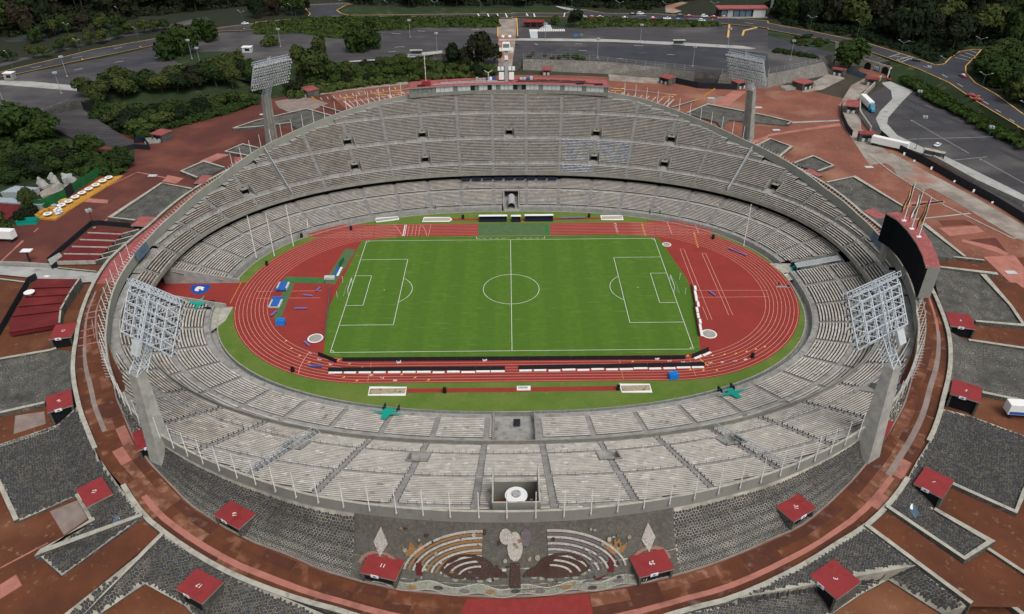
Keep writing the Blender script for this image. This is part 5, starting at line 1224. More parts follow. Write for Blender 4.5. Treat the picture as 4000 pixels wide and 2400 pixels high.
planter('dark stone slope behind the right hut, below the video screen', [(118.4,-41.3,10.7),(120.2,-35.7,10.7)]+[(123.5,-25.3,10.7),(127.1,-15.4,10.7),(130.5,-10.9,10.7)]+[(148.3,-12.9,8.97),(143.8,-12.4,8.99),(143,-29.6,8.46)]+[(141.4,-39,8.17),(129.1,-36.8,8.24)], None, [(4, 5, 6, 7, 8, 9)])
planter('dark stone slope just behind the video screen', [(131.2,-4.1,10.7),(135,12.6,10.7)]+[(140.4,19.3,9.96),(143.6,-2.5,9.29)], None, [(1, 2, 3)])
planter('large dark stone slope at the upper right of the ring walk', [(125.3,16.6,10.7),(119.1,52.5,10.7)]+[(131.8,58,10.6),(139.2,31.8,10.35)], None, [(1, 2, 3)])
planter('small dark stone bed above the right ring walk', [(113.2,71.7,10.7)]+[(123.4,79.1,10.6),(127.9,69,10.6)]+[(119.7,63.3,10.7)], None, [(0, 1, 2, 3)])
planter('small dark stone bed near the far right tower', [(100.8,88,10.7)]+[(111.7,98.8,10.6),(117.9,89.6,10.6)]+[(106.2,74.5,10.7)], None, [(0, 1, 2, 3)])
planter('dark stone wedge behind the far right tower', [(83,132.8,10.7)]+[(95.6,145.5,10.6),(119.4,127.8,10.6)]+[(127.6,119.9,10.6),(124.6,116.3,10.6)]+[(116.7,118.8,10.6),(100.6,124,10.6)]+[(94.2,113,10.7),(94.2,121.1,10.7)], None, [(0, 1, 2, 3, 4)])
planter('large dark stone slope at the left of the ring walk', [(-119.5,52,10.7),(-122.9,35.2,10.7),(-125.9,22.3,10.7)]+[(-130.3,26.9,10.2),(-140,29.2,10.27),(-132.8,57.7,10.6)], None, [(3, 4, 5, 0)])
planter('small dark stone bed above the left ring walk', [(-113.4,72.1,10.7),(-120.8,62.4,10.7)]+[(-129.5,69.1,10.6),(-124,79,10.6)], None, [(1, 2, 3, 0)])
planter('tiny dark stone bed next to the left rim', [(-105.6,92.9,10.7),(-105.6,83.7,10.7)]+[(-118.5,89.7,10.6),(-113.8,97.9,10.6)], None, [(1, 2, 3, 0)])
planter('dark stone wedge behind the far left tower', [(-82.5,133,10.7),(-87.6,126.4,10.7),(-93.2,119.7,10.7),(-95.2,117.1,10.7)]+[(-99.9,124.3,10.6),(-114.1,119.2,10.6),(-124,117.4,10.6),(-116.4,127.5,10.6),(-96.7,143.7,10.6)], None, [(4, 5, 6), (6, 7, 8, 0)])
# low pale kerb walls between the planters
def lowwall(lab, pts, th, h, z0=None, m='stone_far', top='pale_concrete', name='low_wall'):
    mb = MB(); zz = [ (gz(p[1]) if z0 is None else z0) for p in pts]
    mb.wallstrip(pts, th, lambda i: zz[i]-.6, lambda i: zz[i]+h, m, top); o = mb.build(name); return tag(o, lab, 'wall')
lowwall('long pale topped wall along the left side of the bottom right yard', [(92.5,-111.9),(96.1,-117.1),(100.5,-123.5)], .8, .6)
lowwall('pale kerb wall running out right of the bottom right ramp', [(84.7,-116.6),(90.4,-126.4),(92.4,-129.9)], .9, 1.2)
lowwall('pale kerb wall running out left of the bottom left ramp', [(-84.5,-117.9),(-90.1,-126),(-93.3,-130.6)], .9, 1.2)
lowwall('pale wall along the near edge of the left small yard', [(-107.5,-74.5),(-109.4,-76.4),(-117.6,-80.8),(-122.9,-83.7)], .7, .6)
lowwall('pale kerb of the small yard on the right, upper side', [(130.1,-36),(142.2,-38.2),(150.8,-39.6)], .6, .6)
lowwall('pale kerb of the small yard on the right, lower side', [(123.2,-44.8),(136.1,-48.7)], .6, .5)
lowwall('pale concrete wall right behind the video screen', [(135.8,-1.2),(148.7,-4.4)], .8, 1.0); lowwall('stone wall with a pale top below the video screen ramp', [(132.8,-8),(148.6,-12)], .8, 1.0)
lowwall('thin dark barrier bar lying near the flags', [(143.4,34.3),(155.8,37.1)], .3, .5, None, 'dark', 'dark')
lowwall('pale wall at the left ends of the far left parking', [(-91.6,150),(-79,139.8)], .6, .7); lowwall('pale wall below the far right parking', [(77.6,142.4),(91.8,153.3)], .6, .7)
lowwall('short pale kerb near the far left wedge', [(-82.8,134),(-90.5,130.6),(-95.2,125.8),(-91,120.9)], .5, .5)
# radial ramps
def ground_sheet(name, pts, z, m): o = sheet(name, pts, z, m, None, 'structure'); return o
ramp = MB()
for pts in ([(-74,-105.4,10),(-68.8,-109.1,10)]+[(-80,-126.2,9.2),(-89.7,-126.1,9.2)], [(74.6,-105.2,10),(69,-109.3,10)]+[(80.9,-126.6,9.2),(90,-126.9,9.2)]): ramp.poly(pts if Vector(pts[1]).xy.length else pts, 'plaza')
o = ramp.build('ramp'); o['kind'] = 'structure'
def patch(t, m, z='g0.03', name='paving_patch'): return ground_sheet(name, t, z, m)
patch([(-97.4,-117.6),(-95.6,-115.3),(-93.1,-117.8),(-95.6,-120.7)], 'plaza_pink'); patch([(-99.6,-113.6),(-93.4,-107.7),(-93.1,-108),(-99.4,-114)], 'plaza_pink', 'g0.035')
patch([(-97.1,-99.7),(-92.5,-96.6),(-88.2,-101.7),(-91,-106)], 'plaza_grey', 'g0.04'); patch([(-120.2,-70.2),(-113.9,-68.8),(-111.4,-73.1),(-117.2,-76.5)], 'plaza_grey', 'g0.04')
patch([(-134.5,67.5),(-127,64.3),(-128.2,59.2),(-134.4,61.5)], 'plaza_pink'); patch([(-156.9,46.9),(-147.7,45),(-146.7,41.9),(-156.5,43.5)], 'plaza_pink'); patch([(-126.9,81.6),(-122.2,90),(-116.2,88.7),(-121.7,80.4)], 'plaza_pink')
patch([(-163.6,1.7),(-163.7,15.3),(-162.8,14.9),(-163,1.1)], 'plaza_pink'); patch([(-162.9,20.9),(-163,23.8),(-162.3,23.7),(-162.3,20.8)], 'plaza_pink'); patch([(-142.4,27.2),(-141.5,30.9),(-140.9,30.5),(-141.8,27.3)], 'plaza_pink'); patch([(-147.7,71.1),(-134.1,65.3),(-134.2,64.5),(-147.6,70.3),(-153,58),(-153.8,57.8)], 'plaza_pink')
patch([(-142,27.7),(-131.6,25.3),(-131.5,24.6),(-142,27)], 'plaza_pink', 'g0.05')
patch([(-116,158.6),(-102.9,166.4),(-88.5,154.6),(-93.7,145.4),(-104.1,141.2),(-111.7,149)], 'plaza_grey')
patch([(114.1,168.9),(119.9,167.1),(104.7,144),(98,148.1)], 'plaza_pink', 'g0.05'); patch([(96.6,152),(105.3,160.7),(108.7,159.8),(101.6,149.5)], 'plaza_grey')
patch([(113.3,106.7),(149.7,120.3),(149.1,116.3),(133.3,112),(112.5,104.1)], 'plaza_pink'); patch([(128.3,122.3),(151.3,124.5),(150.7,122.8),(128,120.6)], 'grey_pave', 'g0.05')
patch([(102.7,98.2),(112.9,105.4),(111.6,101),(102.5,94.5)], 'plaza_pink')
patch([(141.4,37.3),(156.9,38.3),(156.6,36.2),(141.2,33.3)], 'plaza_pink'); patch([(145.4,18.1),(159,19.3),(159.2,15),(146.4,12.4)], 'plaza_pink'); patch([(150.5,-1),(161,0.1),(159.8,-7.4),(153.2,-18.9),(150.7,-15.5)], 'plaza_pink')
patch([(147.4,23.2),(157,23.8),(158.7,20),(147.4,19.5)], 'plaza_dark', 'g0.04'); patch([(149.2,9.6),(160.9,11.1),(159.4,0.8),(158.2,0.5),(149.2,8.9)], 'plaza_dark', 'g0.04')
patch([(149.5,10.3),(157.9,5.4),(159.7,0.8),(158.2,-0.2),(148.5,8.9)], 'plaza_pink', 'g0.05'); patch([(137.1,24.1),(161.3,28.6),(161.3,27.9),(137,23.4)], 'grey_pave', 'g0.05'); patch([(151.6,69.4),(158.4,49.4),(153.3,46.7),(149.6,60.2)], 'brown_concrete', 'g0.1')
patch([(145.1,-15.4),(152.5,-16.1),(153.9,-24.4),(145.1,-39.5),(141.5,-39.4)], 'plaza', 'g0.05')
# right hand grey strip between plaza and black fence
patch([(159.5,146.4),(176.5,175.9),(195.3,195.8),(195,184.5),(176.9,163.8),(156.3,112.1),(156.8,95.7),(155.7,75),(143.2,71),(147.2,97.1),(150.6,119)], 'brown_concrete', 'g0.06'); patch([(147.5,83.7),(157.7,83.5),(174.9,19),(179.6,2.4),(175.4,-4.6),(167,12)], 'brown_concrete', 'g0.08')
patch([(148.2,168),(158.7,181.8),(174.7,200.4),(178.4,188.7),(159.2,169.4),(148.9,165.4)], 'brown_concrete', 'g0.05')
patch([(54.1,200),(81.2,191.5),(79.6,182.3),(75.7,181.5),(53.3,188.6)], 'brown_concrete', 'g0.05'); patch([(-73.4,188.5),(-54.5,198.3),(-53,185.1),(-82,175.3),(-95.4,167.9),(-96.8,174.8)], 'brown_concrete', 'g0.05')
lowwall('pale kerb along the right edge of the red plaza', [(147.3,83.7),(148.9,63.3),(154.9,34.3),(166.1,10.4),(167.8,10.7)], .5, .25, None, 'pale_concrete', 'pale_concrete', 'kerb')
# parking bay marks on the far plaza
pm = MB()
def bays(a0, a1, b0, b1, n):
    for i in range(n):
        p = Vector(a0).lerp(Vector(a1), i/(n-1)); q = Vector(b0).lerp(Vector(b1), i/(n-1)); line_mb(pm, [p, q], .22, 10.06, 'line_white')
q = [(-94.3,163.7),(-59.2,179.9),(-92.6,159.6),(-58.2,176.3)]; bays(q[0], q[1], q[2], q[3], 13)
q = [(-79.4,159.2),(-53.8,170.2),(-74.7,149.5),(-52.4,167.6)]; bays(q[0], q[1], q[2], q[3], 11)
q = [(51.2,170.7),(79.6,157.3),(50.4,168.1),(74.5,147.1)]; bays(q[0], q[1], q[2], q[3], 10)
line_mb(pm, [(-81.6,164.2),(-51.4,177.9)], .2, 10.06, 'line_white'); line_mb(pm, [(51.4,176.8),(83.2,163.8)], .2, 10.06, 'line_white'); line_mb(pm, [(-78.6,156),(-47.2,172.6)], .2, 10.06, 'line_white')
for q in ([(-82,157.6),(-81,157.6),(-74.5,146.4),(-75.3,145.7)], [(-61.1,167.8),(-59.8,167.8),(-58.1,162.7),(-59.1,162.2)], [(75.1,144.8),(81.3,156.5),(81.6,155.7),(76.1,144.8)], [(56.8,164.6),(58.3,168.3),(58.7,167.9),(57.2,164.1)]):
    a, b2, c_, d_ = (Vector(v) for v in q)
    for i in range(9): u, v = i/9, (i+.55)/9; pm.poly([(*a.lerp(d_, u), 10.07), (*a.lerp(d_, v), 10.07), (*b2.lerp(c_, v), 10.07), (*b2.lerp(c_, u), 10.07)], 'line_white')
for p, k in zip([(-65.8,170.1),(-65,167.6),(-79.9,163.3),(-57.3,173.7),(-56.5,171.1)]+[(56.2,174.4),(55.2,170.9),(80.9,163.1),(78.9,160.1)], (1, -1, 1, 1, -1, -1, 1, -1, -1)): pm.poly([(p[0]-2.4, p[1]-.2, 10.07), (p[0]+2.4, p[1]-.2, 10.07), (p[0]+2.4, p[1]+.2, 10.07), (p[0]-2.4, p[1]+.2, 10.07)], 'arrow_yellow'); pm.poly([(p[0]-3.4*k, p[1], 10.08), (p[0]-2.2*k, p[1]-.7, 10.08), (p[0]-2.2*k, p[1]+.7, 10.08)], 'arrow_yellow')
setting(pm.build('parking_marks'))
for i, (a, b2, n) in enumerate((('f',) , )) if False else (): pass
for lab, pts, n in (('yellow bollard row left of the far left parking bays', [(-99.9,166),(-95.2,157.7)], 7), ('yellow bollard row at the far right of the plaza', [(96.8,159.7),(104.8,170.9)], 9), ('yellow bollard cluster by the far right parking', [(91.1,152.7),(93.1,154.5)], 3)):
    for i in range(n):
        p = Vector(pts[0]).lerp(Vector(pts[1]), i/(n-1)); m1 = MB(); m1.lathe((0, 0, 0), [(.38, 0), (.38, .6), (.2, .85)], 'yellow_deck', 8); o = m1.build('bollard', None, (p.x, p.y, 10)); tag(o, 'one of the yellow bollards in the '+lab.replace('yellow ', ''), 'bollard', lab)
for p, l in zip([(-116.2,138.7,10.05)]+[(119.3,142.7,10.05),(100.1,157.4,10.05)]+[(118.5,111.9,10.05)]+[(142.3,69.3,10.05),(154,-10.4,8.5)]+[(-140.2,67,10.05)], ('left of the far left tower', 'right of the far right tower', 'beyond the far right parking', 'on the right plaza', 'on the right plaza lower down', 'near the right edge of the plaza', 'on the left plaza')):
    m1 = MB(); m1.box((0, 0, 0), (3.2, 1.9, .12), 'panel_white'); tag(m1.build('lying_board', None, p), 'flat white board lying %s' % l, 'board')
# ================================================================ huts (stair heads) with numbered red roofs
def hut(quad, zr, zg, lab, num=None, stone=True, door='out', rm='red_roof', trot=None):
    """quad: world xy of roof corners in order (back-left, back-right, front-right, front-left seen from the camera)"""
    Q = [Vector(p) for p in quad]; c = sum(Q, Vector((0, 0)))/4
    ex = ((Q[1]-Q[0])+(Q[2]-Q[3]))/2; ey = ((Q[0]-Q[3])+(Q[1]-Q[2]))/2; w_, d_ = ex.length, ey.length; a = math.atan2(ex.y, ex.x)
    g = empty('stair_hut', (c.x, c.y, zg), a, lab, 'hut'); H = zr-zg
    m1 = MB(); m1.box((0, 0, H-.3), (w_, d_, .3), 'parapet', 0, rm); m1.build('roof', g)
    wm = 'stone_far' if stone else 'concrete'
    for (x, y, a_, b_) in ((-w_/2+.35, 0, .45, d_-.3), (w_/2-.35, 0, .45, d_-.3), (0, d_/2-.35, w_-1.2, .4)): m1 = MB(); m1.box((x, y, -1), (a_, b_, H+.7), wm); m1.build('wall', g)
    m1 = MB(); m1.box((0, -d_/2+.8, -.2), (w_-1.2, .15, H-.2), 'black'); m1.build('doorway', g)
    for x in [-(w_-1.4)/2+i*(w_-1.4)/6 for i in range(7)]: m1 = MB(); m1.box((x, -d_/2+.68, -.2), (.09, .09, H-.2), 'dark'); m1.build('gate_bar', g)
    if num:
        text_obj('number', num, 1.15, (0, 0, H+.012), (0, 0, trot if trot is not None else 0), 'white', g, .01)
        m1 = MB(); m1.box((-w_*.08, -d_/2-.05, H-.55), (1.5, .06, .75), 'white'); m1.build('sign', g); m1 = MB(); m1.poly([(-w_*.08-.45, -d_/2-.09, H-.4), (-w_*.08+.45, -d_/2-.09, H-.4), (-w_*.08, -d_/2-.09, H+.05)], 'blue'); m1.build('sign_emblem', g)
    return g
hut([(-56.7,-103.4),(-50.7,-106.9),(-53,-110.8),(-59,-107)], 12.8, 10, 'red roofed hut numbered 19 in the near left stone slope', '19', trot=math.pi*.75)
hut([(-27,-116),(-20.1,-118),(-21.5,-122.6),(-28,-120.9)], 12.8, 10, 'red roofed hut numbered 11 just left of the mosaic, two men on its roof', '11', trot=math.pi)
hut([(21.1,-118.1),(27.8,-116.1),(28.7,-120.9),(22.1,-122.5)], 12.8, 10, 'red roofed hut numbered 29 just right of the mosaic', '29', trot=math.pi)
hut([(51.6,-106.1),(57,-103.1),(59.5,-106.7),(53.7,-110.6)], 12.8, 10, 'red roofed hut numbered 31 in the near right stone slope', '31', trot=-math.pi*.75)
hut([(-85.3,-83.4),(-80.6,-80.9),(-77.1,-86.3),(-80.8,-89)], 12.8, 10, 'red roofed hut numbered 15 behind the near left tower', '15', trot=math.pi*.6)
hut([(81.8,-79.4),(85.5,-82.3),(81.1,-87.7),(77.6,-84.9)], 12.8, 10, 'red roofed hut numbered 33 behind the near right tower', '33', trot=-math.pi*.6)
hut([(-59,-118),(-53.1,-121.1),(-55.3,-125.7),(-61.2,-122.5)], 10.9, 6.2, 'red roofed hut numbered 17 in the bottom left stone slope', '17', trot=math.pi)
hut([(59.4,-117.6),(62.6,-122.6),(56.6,-126),(53.6,-120.9)], 10.9, 6.2, 'red roofed hut numbered 3 in the bottom right stone slope', '3', trot=-.8)
hut([(-86.9,-94.7),(-82.6,-99.6),(-86.2,-103.1),(-91,-98.2)], 10.9, 6.5, 'red roofed hut numbered 15 at the lower left beside the lying blue sign', '15', trot=2.4)
hut([(87.3,-94),(91.5,-98.2),(86.8,-103.1),(82.8,-99.1)], 10.9, 6.5, 'red roofed hut numbered 1 at the lower right beside the lying grey sign', '1', trot=-.6)
hut([(-112.4,-68.2),(-107.7,-65.6),(-104.2,-71.4),(-109,-74.2)], 10.9, 6.9, 'red roofed hut numbered 14 at the left, facing the orange yard', '14', trot=2)
hut([(108,-64.7),(113.3,-68.4),(110.1,-73.7),(104.5,-70.6)], 10.9, 6.9, 'red roofed hut numbered 5 at the right above the white truck', '5', trot=-.4)
hut([(-125.8,-37.8),(-120.3,-36.6),(-118,-43.3),(-123.4,-44.5)], 10.9, 7.4, 'red roofed hut numbered 12 at the left below the dark red terraces', '12', trot=1.5)
hut([(120.8,-35.3),(127.3,-37.2),(124.4,-43.9),(118.8,-42.1)], 10.9, 7.4, 'red roofed hut numbered 6 at the right below the video screen', '6', trot=0)
for q, lab in (([(-129,29.1),(-123.9,28.8),(-124.6,21.7),(-130.1,22.4)], 'pale red roofed hut on the left ring walk beside the stepped terraces'), ([(-119.7,65.3),(-115.8,64.5),(-116.8,57.3),(-120.7,57.2)], 'pale red roofed hut on the left above the large stone slope'), ([(-111.3,82.9),(-108.1,84.5),(-109,77.6),(-112.6,77.2)], 'small pale red roofed hut farthest up the left ring walk'), ([(124.1,29.3),(128.5,30),(129.4,24.5),(124.7,22)], 'pale red roofed hut just left of the video screen'), ([(115.4,65.5),(117.8,65.9),(120.6,60.6),(117.4,58.1)], 'pale red roofed hut on the upper right ring walk'), ([(106.5,81.2),(110.2,82.3),(111.5,78.7),(108.3,77.6)], 'small pale red roofed hut farthest up the right ring walk')):
    hut(q, 10.9, 8.6, lab, None, True, rm='red_pale')
# far ticket booths
def booth(pts, h, lab, roofs=1, z0=10.0):
    Q = [Vector(p) for p in pts]; c = sum(Q, Vector((0, 0)))/4; ex = ((Q[1]-Q[0])+(Q[2]-Q[3]))/2; ey = ((Q[0]-Q[3])+(Q[1]-Q[2]))/2; w_, d_ = ex.length, max(3.5, ey.length); a = math.atan2(ex.y, ex.x)
    g = empty('ticket_booth', (c.x, c.y, z0), a, lab, 'booth')
    m1 = MB(); m1.box((0, 0, 0), (w_*.94, d_*.9, h-.2), 'stone_far'); m1.build('wall', g)
    m1 = MB(); m1.box((0, 0, h-.2), (w_, d_, .25), 'red_pale', 0); m1.build('roof', g)
    for i in range(5): m1 = MB(); m1.box((0, -d_/2+d_*(i+.5)/5, h+.05), (w_, .12, .1), 'red_roof'); m1.build('roof_rib', g)
    m1 = MB(); m1.box((0, -d_*.46, h*.45), (w_*.6, .1, h*.35), 'black'); m1.build('window', g)
    for x in (-w_*.2, w_*.2): m1 = MB(); m1.box((x, -d_*.48, .2), (1.1, .08, 1.5), 'panel_white'); m1.build('poster', g)
    return g
booth([(-100.8,173.9),(-95.8,167.6),(-99.7,161.8),(-104.4,168.7)], 3.5, 'red roofed booth with steps beside the far left fence'); booth([(82.3,188.8),(87.1,183),(83.3,177.9),(79.3,182.3)], 3.5, 'red roofed booth beside the far right gate')
booth([(115.3,175.7),(121.2,177.8),(120.8,172.9),(114.8,169.5)], 3.5, 'red roofed booth partly behind the far right floodlight tower'); booth([(147.5,176.1),(152,177),(155.4,172.8),(145.5,165.2)], 3.5, 'red roofed booth with turnstile rails below the stone retaining wall')
booth([(175.5,198.7),(180.9,194.6),(178,190.8),(173,195.8)], 3.5, 'red roofed booth left of the graffiti tunnel gate'); booth([(184.7,180.1),(192,177.7),(189.2,174.2),(183.6,177.4)], 3.5, 'red roofed booth right of the graffiti tunnel gate')
booth([(160.9,143),(166.5,141.3),(162.2,130.8),(157.3,134.2)], 3.5, 'red roofed booth beside the blue lorry'); booth([(149.8,100.6),(155.5,99.2),(155.2,96.1),(148.4,96.5)], 3.6, 'stone booth with red roof at the head of the black fence')
booth([(-153.8,111.4),(-147.6,108.4),(-148.9,102.3),(-154.5,104.3)], 3.5, 'red roofed booth with grey steps at the edge of the left wood'); booth([(19.5,205.6),(23.6,205.1),(23,198.1),(17.1,198.7)], 3, 'small red roofed booth behind the press box, right of the mast')
for p, lab in zip([(-105,166.5,10)]+[(142.5,171.6,10)]+[(-154.7,104.3,10)]+[(160.4,179.1,10)]+[(161.8,135.7,10)], ('left of the far left booth', 'left of the booth below the retaining wall', 'left of the booth by the wood', 'right of the booth below the retaining wall', 'below the booth beside the blue lorry')):
    g = empty('turnstile_rails', p, .25, 'grey turnstile rails '+lab, 'turnstile'); 
    for i in range(4): m1 = MB(); m1.box((0, -2.2+1.5*i, 0), (6, .5, 1.1), 'concrete'); m1.build('rail', g)
# lying signs
for q, lab, m_, t_ in (([(-80.4,-101.2,7.6),(-78.9,-102.4,7.6),(-78.8,-106.7,7.6),(-80.6,-105.4,7.6)], 'blue rectangular sign lying on the lower left stone slope', 'blue_steel', '3'), ([(81.3,-100.5,7.6),(81.5,-105.2,7.6),(80,-106.7,7.6),(79.9,-101.8,7.6)], 'grey rectangular sign lying on the lower right stone slope', 'blue_steel', '4')):
    c = sum((Vector(p) for p in q), Vector())/4; m1 = MB(); k = [tuple(Vector((p[0], p[1], 8.9))-Vector((c.x, c.y, 8.4))) for p in q]
    g = empty('lying_sign', (c.x, c.y, 8.6), 0, lab, 'sign'); m1.poly([(p[0], p[1], .55+.0*i) for i, p in enumerate(k)], m_); m1.poly([(p[0], p[1], .4) for p in k], m_)
    for i in range(4): a, b2 = k[i], k[(i+1) % 4]; m1.poly([(a[0], a[1], .4), (b2[0], b2[1], .4), (b2[0], b2[1], .55), (a[0], a[1], .55)], m_)
    m1.build('board', g); m1 = MB(); m1.box((0, 0, .55), (.5, 1.6, .03), 'white', .5 if t_ == '3' else -.4); m1.build('white_print', g)
# ================================================================ mosaic relief on the near embankment (plain stand-in of the same size and colours)
OUTSIDE |= top_names()-T0_
mur = empty('mosaic_relief', (0, 0, 0), 0, 'wide coloured stone mosaic relief on the near slope between two huts', 'relief')
mat('mosaic_grey', (.115, .108, .09), (.07, .066, .056), 1.2, .95, bump=.5, extra=stone_extra(2.2, (.16, .15, .125))); mat('mosaic_brown', (.06, .028, .020), (.04, .019, .014), 2, .9, bump=.5, extra=stone_extra(2.8, (.10, .09, .075))); mat('mosaic_white', (.50, .47, .42), (.38, .35, .31), 2, .9, bump=.3, extra=stone_extra(2.8, (.10, .09, .075)))
mat('mosaic_green', (.30, .31, .25), (.20, .21, .16), 1.5, .9, bump=.5, extra=stone_extra(2.8, (.10, .09, .075))); mat('mosaic_red', (.10, .016, .016), (.075, .013, .013), 2, .9); mat('mosaic_purple', (.17, .14, .15), (.12, .10, .11), 2, .9, bump=.5, extra=stone_extra(2.8, (.10, .09, .075))); mat('mosaic_ochre', (.33, .17, .06), (.24, .12, .045), 2, .9, bump=.5, extra=stone_extra(2.8, (.10, .09, .075))); mat('mosaic_pink', (.33, .18, .14), (.25, .13, .10), 2, .9, bump=.5, extra=stone_extra(2.8, (.10, .09, .075)))
MU = 31.0
def mp(u, v, off=0):   # u -1..1 from left to right, v 0 top .. 1 foot
    return emb_pt(23-u*1.95*1.0, v, off)
bgm = MB(); NU = 40
for i in range(NU):
    for j in range(4): u0, u1 = -1+2*i/NU, -1+2*(i+1)/NU; v0, v1 = j/4, (j+1)/4; bgm.poly([mp(u0, v0, .06), mp(u0, v1, .06), mp(u1, v1, .06), mp(u1, v0, .06)], 'mosaic_grey')
bgm.build('background', mur)
def relief(name, pts, m, h=.3, b=.06):
    mb = MB(); n = len(pts); A = sum(pts[i][0]*pts[(i+1) % n][1]-pts[(i+1) % n][0]*pts[i][1] for i in range(n))
    if A > 0: pts = pts[::-1]
    lo = [mp(u, v, b) for u, v in pts]; hi = [mp(u, v, h) for u, v in pts]; bb = len(mb.v); mb.v += [tuple(p) for p in lo+hi]; k = mb.mi(m)
    for t in tessellate_polygon([[Vector((u, v, 0)) for u, v in pts]]):
        mb.f.append(tuple(bb+n+i for i in t)); mb.m.append(k)
    for i in range(n): j = (i+1) % n; mb.f.append((bb+i, bb+j, bb+n+j, bb+n+i)); mb.m.append(k)
    return mb.build(name, mur)
def ribbon(name, path, w_, m, h=.35, vw=None):
    L_, Rr = [], []
    for i, (u, v) in enumerate(path):
        a = path[max(0, i-1)]; b2 = path[min(len(path)-1, i+1)]; du, dv = (b2[0]-a[0])*26, (b2[1]-a[1])*13; l = math.hypot(du, dv) or 1
        L_.append((u-dv/l*w_/26, v+du/l*w_/13)); Rr.append((u+dv/l*w_/26, v-du/l*w_/13))
    return relief(name, L_+Rr[::-1], m, h)
def arcp(cu, cv, ru, rv, a0, a1, n=18): return [(cu+ru*math.cos(R(a0+(a1-a0)*i/n)), cv+rv*math.sin(R(a0+(a1-a0)*i/n))) for i in range(n+1)]
relief('red_ground', [(-.62, .62), (.66, .60), (.74, .78), (.3, .86), (-.3, .86), (-.5, .8)], 'mosaic_red', .12)
wave = [(-.86+1.72*i/60, .86+.045*math.sin(i*.62)) for i in range(61)]
ribbon('wavy_band', wave, 1.15, 'mosaic_green', .38); ribbon('wavy_edge', [(u, v-.085) for u, v in wave], .10, 'mosaic_white', .46); ribbon('wavy_edge', [(u, v+.085) for u, v in wave], .10, 'mosaic_white', .44)
for i in range(11): u = -.78+.156*i; relief('oval_patch', arcp(u, .865+.045*math.sin((u+.86)/1.72*60*.62), .03, .04, 0, 360, 10)[:-1], ('mosaic_ochre', 'mosaic_purple', 'stone_a')[i % 3], .48)
for sg in (-1, 1):
    for k in range(13):
        r = 1-.06*k; ribbon('curved_band', arcp(sg*.22, .62, sg*.46*r, .54*r, -4, -92, 16), .16, ('mosaic_white', 'mosaic_purple' if sg < 0 else 'mosaic_ochre')[k % 2], .40-.06*(k % 2))
    relief('brown_mound', arcp(sg*.29, .56, .17, .24, 180, 360, 14)+[(sg*.29+.1, .66), (sg*.29-.1, .66)], 'mosaic_brown', .42)
    relief('brown_mound', arcp(sg*.14, .62, .09, .14, 180, 360, 12), 'mosaic_brown', .46)
    for q in range(7): relief('pale_lozenge', arcp(sg*(.12+.05*q), .62+.03*(q % 3), .02, .035, 0, 360, 8)[:-1], 'mosaic_green', .30)
    relief('light_diamond', [(sg*.83, .10), (sg*.875, .28), (sg*.83, .46), (sg*.785, .28)], 'mosaic_white', .36)
    for k in range(3): ribbon('pink_arc', arcp(sg*.83, .62, .05+.035*k, .08+.07*k, 180, 360, 10), .3, 'mosaic_pink' if k != 1 else 'mosaic_ochre', .34)
    relief('ochre_star', [(sg*.58, .22), (sg*.61, .30), (sg*.65, .22), (sg*.66, .32), (sg*.70, .28), (sg*.67, .40), (sg*.60, .40), (sg*.56, .30)], 'mosaic_ochre', .36)
    ribbon('red_column', [(sg*.60, .42), (sg*.585, .66)], .5, 'mosaic_red', .3)
for q in range(70):
    u, v = random.uniform(-.72, .72), random.uniform(.08, .80); relief('pebble', arcp(u, v, random.uniform(.006, .016), random.uniform(.012, .03), 0, 360, 6)[:-1], random.choice(('mosaic_white', 'mosaic_green', 'mosaic_purple', 'mosaic_brown', 'mosaic_ochre')), .52)
relief('centre_block', arcp(.0, .24, .05, .16, 0, 360, 14)[:-1], 'mosaic_white', .44); relief('centre_block', arcp(-.07, .14, .035, .09, 0, 360, 12)[:-1], 'mosaic_purple', .46); relief('centre_block', arcp(.06, .13, .04, .08, 0, 360, 12)[:-1], 'mosaic_white', .46); relief('brown_column', [(-.03, .42), (.03, .42), (.035, .8), (-.035, .8)], 'mosaic_brown', .46)
T0_ = top_names()
